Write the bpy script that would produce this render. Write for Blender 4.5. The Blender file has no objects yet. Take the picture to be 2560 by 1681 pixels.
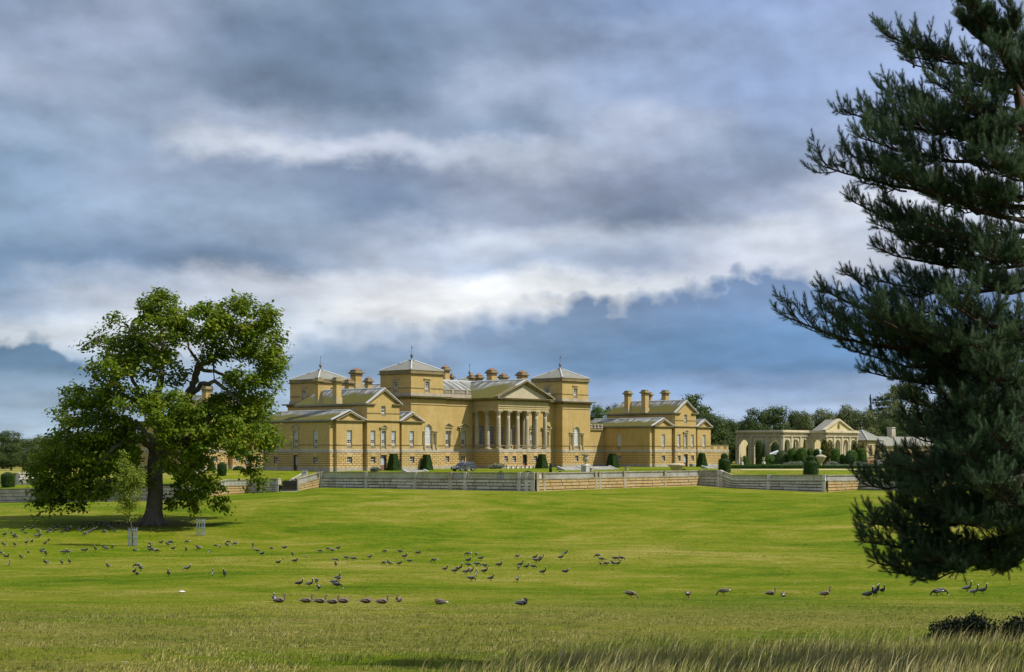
import bpy, math, random
import numpy as np
from mathutils import Vector, Matrix, noise as mnoise

random.seed(7)
rng = np.random.default_rng(7)
scene = bpy.context.scene
COL = scene.collection
F, HR = 3900.0, 1127.0          # focal length and horizon row of the photograph (2560 px wide)

# ------------------------------------------------------------------ camera
cam_d = bpy.data.cameras.new('camera')
cam_d.sensor_width = 36.0
cam_d.lens = F / 2560 * 36.0
cam_d.shift_y = (HR - 840.5) / 2560
cam_d.clip_start = 0.5
cam_d.clip_end = 9000
cam = bpy.data.objects.new('camera', cam_d)
COL.objects.link(cam)
cam.location = (0, 0, 0)
cam.rotation_euler = (math.pi / 2, 0, 0)
scene.camera = cam

# ------------------------------------------------------------------ sun + exposure
SUN = Vector((0.634, -0.150, 0.758)).normalized()
sl = bpy.data.lights.new('sun', 'SUN')
sl.energy = 4.6
sl.angle = math.radians(0.55)
sl.color = (1.0, 0.95, 0.86)
so = bpy.data.objects.new('sun', sl)
COL.objects.link(so)
so.rotation_euler = SUN.to_track_quat('Z', 'Y').to_euler()
scene.view_settings.view_transform = 'Standard'
scene.view_settings.look = 'None'
scene.view_settings.exposure = 0.0
scene.view_settings.gamma = 1.0
scene.view_settings.use_curve_mapping = False


# ------------------------------------------------------------------ node helper
class NT:
    def __init__(s, tree):
        s.t = tree
        s.n = tree.nodes
        s.l = tree.links
        s.two_d = False

    def new(s, k, **kw):
        nd = s.n.new(k)
        for a, b in kw.items():
            setattr(nd, a, b)
        return nd

    def put(s, sock, v):
        if v is None:
            return
        if isinstance(v, bpy.types.NodeSocket):
            s.l.new(v, sock)
        elif isinstance(v, (tuple, list)) and len(v) == 3 and len(sock.default_value) == 4:
            sock.default_value = (*v, 1)
        else:
            sock.default_value = v

    def m(s, op, a, b=None, c=None, clamp=False):
        nd = s.new('ShaderNodeMath', operation=op)
        nd.use_clamp = clamp
        for i, v in enumerate((a, b, c)):
            s.put(nd.inputs[i], v)
        return nd.outputs[0]

    def noise(s, vec, scale, detail=4, rough=0.55, dist=0.0, out='Fac'):
        nd = s.new('ShaderNodeTexNoise', noise_dimensions='2D' if s.two_d else '3D')
        s.put(nd.inputs['Vector'], vec)
        nd.inputs['Scale'].default_value = scale
        nd.inputs['Detail'].default_value = detail
        nd.inputs['Roughness'].default_value = rough
        nd.inputs['Distortion'].default_value = dist
        return nd.outputs[out]

    def mapv(s, vec, scale=(1, 1, 1), loc=(0, 0, 0), rot=(0, 0, 0)):
        nd = s.new('ShaderNodeMapping')
        s.put(nd.inputs['Vector'], vec)
        nd.inputs['Scale'].default_value = scale
        nd.inputs['Location'].default_value = loc
        nd.inputs['Rotation'].default_value = rot
        return nd.outputs[0]

    def mix(s, f, a, b, blend='MIX'):
        nd = s.new('ShaderNodeMix', data_type='RGBA', blend_type=blend)
        s.put(nd.inputs[0], f)
        s.put(nd.inputs[6], a)
        s.put(nd.inputs[7], b)
        return nd.outputs[2]

    def smooth(s, v, a, b, lo=0.0, hi=1.0):
        nd = s.new('ShaderNodeMapRange', interpolation_type='SMOOTHSTEP')
        s.put(nd.inputs['Value'], v)
        nd.inputs['From Min'].default_value = a
        nd.inputs['From Max'].default_value = b
        nd.inputs['To Min'].default_value = lo
        nd.inputs['To Max'].default_value = hi
        return nd.outputs[0]

    def ramp(s, f, stops, interp='LINEAR'):
        nd = s.new('ShaderNodeValToRGB')
        cr = nd.color_ramp
        cr.interpolation = interp
        while len(cr.elements) > 1:
            cr.elements.remove(cr.elements[-1])
        cr.elements[0].position = stops[0][0]
        cr.elements[0].color = (*stops[0][1], 1)
        for p, c in stops[1:]:
            e = cr.elements.new(p)
            e.color = (*c, 1)
        s.put(nd.inputs[0], f)
        return nd.outputs[0]

    def comb(s, x, y, z=0.0):
        nd = s.new('ShaderNodeCombineXYZ')
        s.put(nd.inputs[0], x)
        s.put(nd.inputs[1], y)
        s.put(nd.inputs[2], z)
        return nd.outputs[0]


def lin(c):
    return tuple(((v / 255) / 12.92) if v / 255 <= 0.04045 else ((v / 255 + 0.055) / 1.055) ** 2.4 for v in c)


# ------------------------------------------------------------------ world: Nishita sky under broken cloud
def build_world():
    w = bpy.data.worlds.new('World')
    scene.world = w
    w.use_nodes = True
    nt = NT(w.node_tree)
    nt.n.clear()
    nt.two_d = True
    out = nt.new('ShaderNodeOutputWorld')
    sky = nt.new('ShaderNodeTexSky', sky_type='NISHITA')
    sky.sun_disc = False
    sky.sun_elevation = math.asin(SUN.z)
    sky.sun_rotation = math.atan2(SUN.x, SUN.y)
    b1 = nt.new('ShaderNodeBackground')
    nt.l.new(sky.outputs[0], b1.inputs[0])
    b1.inputs[1].default_value = 0.10
    tc = nt.new('ShaderNodeTexCoord').outputs['Generated']
    sep = nt.new('ShaderNodeSeparateXYZ')
    nt.l.new(tc, sep.inputs[0])
    az = nt.m('ARCTAN2', sep.outputs[0], sep.outputs[1])
    el = nt.m('ARCSINE', sep.outputs[2])
    AZ0 = math.atan(1280 / F)                      # half width of the frame
    # cloud decks are seen foreshortened near the horizon: sample them on az / elevation
    base = nt.comb(az, nt.m('MULTIPLY', el, 1.7), 0.0)
    kz = nt.m('ADD', nt.m('ABSOLUTE', sep.outputs[2]), 0.14)
    proj = nt.comb(nt.m('DIVIDE', sep.outputs[0], kz), nt.m('DIVIDE', sep.outputs[1], kz), 0.0)
    w1 = nt.new('ShaderNodeTexNoise', noise_dimensions='2D')
    nt.put(w1.inputs['Vector'], base)
    w1.inputs['Scale'].default_value = 11.0
    w1.inputs['Detail'].default_value = 8
    w1.inputs['Roughness'].default_value = 0.58
    ws = nt.new('ShaderNodeSeparateColor')
    nt.l.new(w1.outputs['Color'], ws.inputs[0])
    wx = nt.m('SUBTRACT', ws.outputs[0], 0.5)
    wy = nt.m('SUBTRACT', ws.outputs[1], 0.5)
    azw = nt.m('MULTIPLY_ADD', wx, 0.085, az)
    elw = nt.m('MULTIPLY_ADD', wy, nt.smooth(el, 0.05, 0.22, 0.022, 0.052), el)
    # mirror-repeat sideways so that the same weather goes on all round
    u = nt.m('PINGPONG', nt.m('ADD', azw, AZ0 + 8 * AZ0), 2 * AZ0)
    u = nt.m('DIVIDE', u, 2 * AZ0)
    # the (8*AZ0) offset is four half periods, so u runs 0..1 across the frame
    xs = [0, 320, 640, 960, 1280, 1600, 1920, 2240, 2560]
    R = {
        -900: [(150, 160, 185)] * 9,
        -350: [(140, 152, 178), (128, 142, 172), (150, 160, 186), (130, 142, 170), (120, 132, 160), (138, 150, 180), (150, 166, 200), (140, 156, 192), (150, 162, 190)],
        0: [(122, 137, 166), (142, 151, 178), (126, 138, 165), (104, 118, 147), (112, 122, 152), (130, 150, 193), (140, 158, 202), (143, 160, 203), (146, 162, 203)],
        100: [(140, 152, 182), (152, 162, 190), (106, 118, 147), (104, 117, 146), (118, 128, 156), (152, 171, 210), (146, 166, 208), (148, 165, 206), (150, 166, 206)],
        200: [(155, 165, 190), (138, 149, 175), (112, 124, 151), (106, 118, 146), (150, 160, 186), (150, 168, 206), (140, 158, 200), (142, 160, 201), (148, 162, 202)],
        300: [(128, 142, 170), (140, 152, 178), (162, 172, 196), (130, 141, 167), (124, 136, 164), (178, 188, 213), (134, 150, 188), (144, 160, 199), (150, 165, 203)],
        370: [(142, 160, 188), (132, 146, 174), (196, 201, 214), (188, 194, 212), (176, 184, 204), (160, 170, 196), (134, 148, 180), (152, 166, 202), (158, 172, 206)],
        440: [(128, 155, 186), (142, 160, 188), (132, 148, 176), (112, 129, 158), (150, 162, 187), (134, 146, 174), (132, 146, 175), (176, 186, 210), (176, 188, 214)],
        520: [(132, 158, 188), (146, 168, 196), (142, 162, 190), (110, 130, 160), (152, 165, 190), (120, 136, 165), (160, 172, 198), (212, 217, 229), (205, 212, 226)],
        590: [(128, 153, 182), (128, 150, 180), (146, 166, 193), (158, 172, 197), (190, 199, 215), (176, 188, 210), (206, 213, 227), (190, 199, 218), (200, 208, 224)],
        650: [(104, 132, 165), (112, 137, 170), (118, 142, 174), (176, 187, 207), (170, 184, 208), (160, 175, 204), (206, 212, 227), (200, 206, 222), (196, 205, 222)],
        700: [(112, 140, 172), (168, 182, 204), (196, 202, 216), (214, 218, 227), (226, 229, 233), (222, 226, 233), (196, 204, 220), (176, 188, 212), (170, 182, 206)],
        770: [(142, 162, 190), (196, 202, 214), (178, 190, 208), (226, 228, 231), (230, 230, 230), (216, 220, 226), (180, 194, 216), (160, 176, 205), (160, 176, 205)],
        840: [(196, 205, 215), (205, 210, 218), (200, 208, 218), (190, 200, 216), (180, 194, 214), (160, 178, 206), (150, 172, 204), (150, 172, 204), (160, 176, 205)],
        950: [(138, 166, 194), (140, 166, 195), (148, 172, 200), (150, 175, 205), (140, 168, 204), (136, 166, 208), (128, 160, 206), (150, 174, 210), (160, 178, 210)],
        1050: [(160, 184, 206), (158, 182, 206), (160, 184, 208), (160, 184, 210), (164, 186, 214), (170, 188, 216), (172, 190, 218), (178, 194, 218), (180, 195, 218)],
        1150: [(184, 200, 214)] * 9,
    }
    def cal(c):
        l = sum(c) / 3
        k = 1.0 if l < 135 else max(0.25, 1 - (l - 135) / 60)
        return (c[0] + 7 * k, c[1] + 15 * k, c[2] + 15 * k)
    R = {r: ([cal(c) for c in cs] if r < 420 else cs) for r, cs in R.items()}
    R = {r: [tuple(v * 0.86 + (sum(c) / 3 + o_) * 0.14 for v, o_ in zip(c, (-6, 0, 8))) for c in cs] for r, cs in R.items()}
    rows = sorted(R, reverse=True)                  # from the horizon upwards

    def ela(r):
        return math.atan((HR - r) / F * 0.985)
    col = None
    for i, r in enumerate(rows):
        st = []
        for x, c in zip(xs, R[r]):
            p = (math.atan((x - 1280) / F) + AZ0) / (2 * AZ0)
            st.append((min(1, max(0, p)), lin(c)))
        rp = nt.ramp(u, st, 'EASE')
        if col is None:
            col = rp
        else:
            f = nt.smooth(elw, ela(rows[i - 1]), ela(r))
            col = nt.mix(f, col, rp)
    # fine fibrous / billowy detail
    # relief of the cloud billows: tops catch the light, bases stay grey
    elq = nt.m('MULTIPLY', nt.m('LOGARITHM', nt.m('MULTIPLY_ADD', nt.m('ABSOLUTE', el), 1 / 0.15, 1.0), 2.718281828), 0.62)
    pa = nt.comb(az, elq, 0.0)
    pb = nt.comb(nt.m('ADD', az, 0.006), nt.m('ADD', elq, 0.016), 0.0)
    d1 = nt.noise(pa, 8.0, 7, 0.50, 0.0)
    d1b = nt.noise(pb, 8.0, 7, 0.50, 0.0)
    rel = nt.m('MULTIPLY', nt.m('SUBTRACT', d1, d1b), 1.3)
    d2 = nt.noise(base, 5.5, 5, 0.55, 0.0)
    d3 = nt.noise(pa, 24, 6, 0.55, 0.0)
    det = nt.m('ADD', nt.m('ADD', rel, nt.m('MULTIPLY', nt.m('SUBTRACT', d3, 0.5), 0.18)), nt.m('ADD', nt.m('MULTIPLY', nt.m('SUBTRACT', d1, 0.5), 0.42), nt.m('MULTIPLY', nt.m('SUBTRACT', d2, 0.5), 0.50)))
    gain = nt.m('ADD', 1.13, det)
    gm = nt.new('ShaderNodeVectorMath', operation='SCALE')
    nt.put(gm.inputs[0], col)
    nt.put(gm.inputs['Scale'], gain)
    col = gm.outputs[0]
    # low cumulus bank with a crisp billowing edge
    edge_pts = [(0, 835), (90, 818), (150, 850), (230, 890), (330, 960), (560, 960), (690, 850), (800, 800), (950, 790), (1060, 780), (1160, 748), (1250, 738), (1380, 700), (1440, 690), (1520, 715), (1600, 690), (1700, 690), (1850, 660), (2000, 655), (2150, 668), (2560, 640)]
    st = []
    for x, r in edge_pts:
        p = (math.atan((x - 1280) / F) + AZ0) / (2 * AZ0)
        v = ela(r) / 0.2
        st.append((min(1, max(0, p)), (v, v, v)))
    u0 = nt.m('DIVIDE', nt.m('PINGPONG', nt.m('ADD', nt.m('MULTIPLY_ADD', wx, 0.03, az), 9 * AZ0), 2 * AZ0), 2 * AZ0)
    er = nt.m('MULTIPLY', nt.ramp(u0, st), 0.2)
    vo = nt.new('ShaderNodeTexVoronoi', feature='F1', voronoi_dimensions='2D')
    nt.put(vo.inputs['Vector'], nt.comb(nt.m('MULTIPLY_ADD', wx, 0.015, az), nt.m('MULTIPLY_ADD', el, 1.1, nt.m('MULTIPLY', er, 0.5)), 0.0))
    vo.inputs['Scale'].default_value = 58
    vo.inputs['Detail'].default_value = 1.5
    bil = nt.m('MULTIPLY', nt.m('SUBTRACT', 0.42, vo.outputs['Distance']), 0.011)
    bn = nt.m('MULTIPLY', nt.m('SUBTRACT', nt.noise(nt.comb(az, nt.m('MULTIPLY', el, 1.5), 0.0), 16, 7, 0.58), 0.5), 0.020)
    depth_in = nt.m('SUBTRACT', nt.m('ADD', nt.m('ADD', er, bil), bn), el)        # > 0 inside the bank
    soft = nt.smooth(nt.noise(base, 3.5, 3, 0.5), 0.38, 0.60, 0.0030, 0.022)
    bmask = nt.m('DIVIDE', nt.m('ADD', depth_in, 0.0008), soft, clamp=True)
    # body colour: by depth below the cloud top, and by bearing
    tint_l = nt.ramp(u0, [(0, lin((98, 132, 165))), (0.10, lin((96, 130, 164))), (0.25, lin((140, 166, 192))), (0.42, lin((132, 155, 186))), (0.55, lin((122, 148, 184))), (0.68, lin((116, 144, 184))), (0.85, lin((120, 147, 190))), (1, lin((130, 152, 190)))])
    tint_m = nt.ramp(u0, [(0, lin((112, 145, 176))), (0.25, lin((140, 168, 196))), (0.42, lin((134, 164, 198))), (0.55, lin((112, 148, 188))), (0.68, lin((102, 142, 186))), (0.85, lin((100, 140, 186))), (1, lin((120, 150, 190)))])
    body = nt.mix(nt.smooth(depth_in, 0.012, 0.048), tint_l, tint_m)
    gm2 = nt.new('ShaderNodeVectorMath', operation='SCALE')
    nt.put(gm2.inputs[0], body)
    nt.put(gm2.inputs['Scale'], nt.m('MULTIPLY_ADD', det, 0.8, 1.0))
    # the bank thins out into pale haze close to the horizon
    low = nt.smooth(nt.m('MULTIPLY_ADD', nt.m('SUBTRACT', d2, 0.5), 0.03, el), ela(965), ela(905))
    bmask = nt.m('MULTIPLY', bmask, nt.smooth(low, 0.0, 1.0, 0.18, 0.97))
    col = nt.mix(bmask, col, gm2.outputs[0])
    b2 = nt.new('ShaderNodeBackground')
    nt.put(b2.inputs[0], col)
    b2.inputs[1].default_value = 1.0
    ms = nt.new('ShaderNodeMixShader')
    ms.inputs[0].default_value = 0.93
    nt.l.new(b1.outputs[0], ms.inputs[1])
    nt.l.new(b2.outputs[0], ms.inputs[2])
    nt.l.new(ms.outputs[0], out.inputs[0])
    w.cycles.sampling_method = 'MANUAL'
    w.cycles.sample_map_resolution = 512


build_world()


# ------------------------------------------------------------------ materials
def mat_base(name):
    m = bpy.data.materials.new(name)
    m.use_nodes = True
    nt = NT(m.node_tree)
    b = nt.n['Principled BSDF']
    b.inputs['Specular IOR Level'].default_value = 0.25
    return m, nt, b


def simple(name, c, rough=0.8, metal=0.0, spec=0.25, var=0.15, scale=3.0, bump=0.0):
    m, nt, b = mat_base(name)
    tc = nt.new('ShaderNodeTexCoord').outputs['Object']
    n = nt.noise(tc, scale, 5)
    col = nt.mix(n, tuple(v * (1 - var) for v in c), tuple(min(1, v * (1 + var)) for v in c))
    nt.put(b.inputs['Base Color'], col)
    b.inputs['Roughness'].default_value = rough
    b.inputs['Metallic'].default_value = metal
    b.inputs['Specular IOR Level'].default_value = spec
    if bump:
        bp = nt.new('ShaderNodeBump')
        bp.inputs['Strength'].default_value = bump
        nt.put(bp.inputs['Height'], n)
        nt.l.new(bp.outputs[0], b.inputs['Normal'])
    return m


def stone_mat(name, c1, c2, stain, stain_amt=0.4, obj_rand=0.0, grime_scale=0.6, brick=False):
    m, nt, b = mat_base(name)
    tc = nt.new('ShaderNodeTexCoord').outputs['Object']
    geo = nt.new('ShaderNodeNewGeometry').outputs['Position']
    n1 = nt.noise(geo, 0.35, 6, 0.65)
    n2 = nt.noise(nt.mapv(geo, (1.0, 1.0, 2.6)), 3.5, 6, 0.7)
    col = nt.mix(nt.smooth(n1, 0.3, 0.7), c1, c2)
    col = nt.mix(nt.m('MULTIPLY', nt.smooth(n2, 0.38, 0.66), 0.62), col, tuple(v * 0.60 for v in c1))
    # rain streaks run down the walls
    n3 = nt.noise(nt.mapv(geo, (2.2, 2.2, 0.25)), grime_scale, 6, 0.62)
    col = nt.mix(nt.m('MULTIPLY', nt.smooth(n3, 0.5, 0.72), stain_amt), col, stain)
    n4 = nt.noise(geo, 9.0, 3, 0.7)
    if brick:
        # weathered courses of brick read as faint horizontal tone lines
        z = nt.new('ShaderNodeSeparateXYZ')
        nt.l.new(geo, z.inputs[0])
        wn = nt.new('ShaderNodeTexWhiteNoise', noise_dimensions='1D')
        nt.put(wn.inputs['W'], nt.m('FLOOR', nt.m('MULTIPLY', z.outputs[2], 3.6)))
        col = nt.mix(nt.m('MULTIPLY', wn.outputs['Value'], 0.30), col, tuple(v * 0.66 for v in c2))
    col = nt.mix(nt.m('MULTIPLY', n4, 0.28), col, tuple(v * 0.5 for v in c1))
    if obj_rand:
        oi = nt.new('ShaderNodeObjectInfo').outputs['Random']
        col = nt.mix(nt.m('MULTIPLY', oi, obj_rand), col, tuple(min(1, v * f) for v, f in zip(c2, (1.25, 1.28, 1.5))))
    nt.put(b.inputs['Base Color'], col)
    b.inputs['Roughness'].default_value = 0.9
    bp = nt.new('ShaderNodeBump')
    bp.inputs['Strength'].default_value = 0.5
    bp.inputs['Distance'].default_value = 0.05
    nt.put(bp.inputs['Height'], n4)
    nt.l.new(bp.outputs[0], b.inputs['Normal'])
    return m


def roof_mat(name, along):
    m, nt, b = mat_base(name)
    tc = nt.new('ShaderNodeTexCoord').outputs['Object']
    sc = (0.10, 1.5, 0.10) if along == 'v' else (1.5, 0.10, 0.10)
    st = nt.noise(nt.mapv(tc, sc), 1.3, 5, 0.62, 0.4)
    big = nt.noise(tc, 0.22, 5, 0.6)
    lead = nt.mix(nt.smooth(st, 0.42, 0.60), (0.10, 0.10, 0.085), (0.40, 0.40, 0.37))
    uv = nt.new('ShaderNodeAttribute', attribute_name='slope').outputs['Fac']     # 0 eave .. 1 ridge
    mossf = nt.m('SUBTRACT', nt.m('ADD', nt.m('MULTIPLY', st, 0.9), nt.m('MULTIPLY', big, 0.9)), nt.m('MULTIPLY', uv, 0.85))
    moss = nt.mix(nt.noise(tc, 2.5, 4), (0.075, 0.072, 0.010), (0.17, 0.15, 0.028))
    col = nt.mix(nt.smooth(mossf, 0.30, 0.50), lead, moss)
    nt.put(b.inputs['Base Color'], col)
    b.inputs['Roughness'].default_value = 0.75
    return m


def leaf_mat(name, c1, c2, trans=0.25, scale=0.6, c3=None):
    m, nt, b = mat_base(name)
    geo = nt.new('ShaderNodeNewGeometry').outputs['Position']
    at = nt.new('ShaderNodeAttribute', attribute_name='rnd').outputs['Fac']
    n = nt.noise(geo, scale, 3, 0.6)
    f = nt.m('ADD', nt.m('MULTIPLY', at, 0.6), nt.m('MULTIPLY', nt.smooth(n, 0.3, 0.7), 0.4), clamp=True)
    col = nt.mix(f, c1, c2)
    if c3:
        col = nt.mix(nt.smooth(at, 0.90, 1.0), col, c3)
    nt.put(b.inputs['Base Color'], col)
    b.inputs['Roughness'].default_value = 0.6
    b.inputs['Specular IOR Level'].default_value = 0.2
    tr = nt.new('ShaderNodeBsdfTranslucent')
    nt.put(tr.inputs[0], col)
    ms = nt.new('ShaderNodeMixShader')
    ms.inputs[0].default_value = trans
    nt.l.new(b.outputs[0], ms.inputs[1])
    nt.l.new(tr.outputs[0], ms.inputs[2])
    nt.l.new(ms.outputs[0], nt.n['Material Output'].inputs[0])
    return m


def glass_mat(name, c, rough=0.08):
    m, nt, b = mat_base(name)
    tc = nt.new('ShaderNodeNewGeometry').outputs['Position']
    n = nt.noise(tc, 1.2, 3)
    nt.put(b.inputs['Base Color'], nt.mix(n, tuple(v * 0.7 for v in c), c))
    b.inputs['Roughness'].default_value = rough
    b.inputs['Specular IOR Level'].default_value = 0.5
    return m


def grass_mat():
    m, nt, b = mat_base('grass')
    nt.two_d = True
    geo = nt.new('ShaderNodeNewGeometry').outputs['Position']
    n1 = nt.noise(nt.mapv(geo, (1.0, 1.0, 0)), 0.040, 7, 0.62, 0.6)
    n2 = nt.noise(nt.mapv(geo, (0.8, 1.0, 0), (31, 7, 0)), 0.22, 7, 0.70, 0.4)
    n3 = nt.noise(nt.mapv(geo, (1.0, 1.0, 0), (11, 3, 0)), 1.9, 8, 0.72)
    n4 = nt.noise(nt.mapv(geo, (1.0, 1.0, 0), (5, 13, 0)), 9.0, 6, 0.75)
    f = nt.m('ADD', nt.m('ADD', nt.m('MULTIPLY', n1, 0.34), nt.m('MULTIPLY', n2, 0.28)), nt.m('ADD', nt.m('MULTIPLY', n3, 0.24), nt.m('MULTIPLY', n4, 0.14)))
    col = nt.ramp(f, [(0.39, (0.058, 0.110, 0.001)), (0.45, (0.105, 0.168, 0.003)), (0.495, (0.155, 0.195, 0.007)),
                      (0.54, (0.215, 0.220, 0.020)), (0.60, (0.32, 0.285, 0.065))])
    # drier, browner sward on the near slope
    sp = nt.new('ShaderNodeSeparateXYZ')
    nt.l.new(geo, sp.inputs[0])
    near = nt.smooth(sp.outputs[1], 92.0, 52.0)
    dryp = nt.smooth(nt.noise(nt.mapv(geo, (0.5, 1.0, 0), (3, 9, 0)), 0.085, 5, 0.62, 0.8), 0.40, 0.58)
    dcol = nt.mix(nt.smooth(n3, 0.35, 0.65), (0.150, 0.155, 0.020), (0.29, 0.245, 0.068))
    col = nt.mix(nt.m('MULTIPLY', nt.m('MULTIPLY', near, dryp), 0.75), col, dcol)
    # far pasture turns straw coloured
    far = nt.smooth(sp.outputs[1], 380.0, 520.0)
    col = nt.mix(nt.m('MULTIPLY', far, 0.8), col, nt.mix(n2, (0.26, 0.24, 0.05), (0.36, 0.31, 0.10)))
    # worn brown soil round the foot of the big tree
    dx = nt.m('SUBTRACT', sp.outputs[0], -44.5)
    dy = nt.m('SUBTRACT', sp.outputs[1], 192.0)
    dd = nt.m('SQRT', nt.m('ADD', nt.m('MULTIPLY', dx, dx), nt.m('MULTIPLY', dy, dy)))
    wf = nt.m('MULTIPLY', nt.smooth(nt.m('MULTIPLY_ADD', n2, 6.0, dd), 13.0, 4.0), 0.8)
    col = nt.mix(wf, col, (0.11, 0.085, 0.03))
    # tiny pale specks: feathers, droppings, daisies
    v = nt.new('ShaderNodeTexVoronoi')
    nt.put(v.inputs['Vector'], nt.mapv(geo, (1, 1, 0)))
    v.inputs['Scale'].default_value = 0.62
    spk = nt.m('LESS_THAN', v.outputs['Distance'], 0.050)
    cs = nt.new('ShaderNodeSeparateColor')
    nt.l.new(v.outputs['Color'], cs.inputs[0])
    spk = nt.m('MULTIPLY', spk, nt.m('GREATER_THAN', cs.outputs[0], 0.80))
    col = nt.mix(spk, col, (0.62, 0.62, 0.55))
    nt.put(b.inputs['Base Color'], col)
    b.inputs['Roughness'].default_value = 0.95
    b.inputs['Specular IOR Level'].default_value = 0.05
    bp = nt.new('ShaderNodeBump')
    bp.inputs['Strength'].default_value = 0.9
    bp.inputs['Distance'].default_value = 0.10
    nt.put(bp.inputs['Height'], nt.m('ADD', n4, n3))
    nt.l.new(bp.outputs[0], b.inputs['Normal'])
    return m


def blade_mat(name, ca, cb, cc):
    m, nt, b = mat_base(name)
    geo = nt.new('ShaderNodeNewGeometry').outputs['Position']
    at = nt.new('ShaderNodeAttribute', attribute_name='rnd').outputs['Fac']
    n = nt.noise(geo, 0.22, 5, 0.6)
    f = nt.m('ADD', nt.m('MULTIPLY', at, 0.55), nt.m('MULTIPLY', nt.smooth(n, 0.36, 0.64), 0.45))
    nt.put(b.inputs['Base Color'], nt.ramp(f, [(0.15, ca), (0.5, cb), (0.85, cc)]))
    b.inputs['Roughness'].default_value = 0.7
    b.inputs['Specular IOR Level'].default_value = 0.15
    # thin blades stand in the sward: light them like the slope they grow on, and let light through
    nv = nt.new('ShaderNodeCombineXYZ')
    nv.inputs[0].default_value, nv.inputs[1].default_value, nv.inputs[2].default_value = 0.25, -0.25, 0.93
    g2 = nt.new('ShaderNodeNewGeometry')
    vm = nt.new('ShaderNodeVectorMath', operation='ADD')
    nt.l.new(nv.outputs[0], vm.inputs[0])
    sc_ = nt.new('ShaderNodeVectorMath', operation='SCALE')
    nt.l.new(g2.outputs['Normal'], sc_.inputs[0])
    sc_.inputs['Scale'].default_value = 0.35
    nt.l.new(sc_.outputs[0], vm.inputs[1])
    nn = nt.new('ShaderNodeVectorMath', operation='NORMALIZE')
    nt.l.new(vm.outputs[0], nn.inputs[0])
    nt.l.new(nn.outputs[0], b.inputs['Normal'])
    return m


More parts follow.
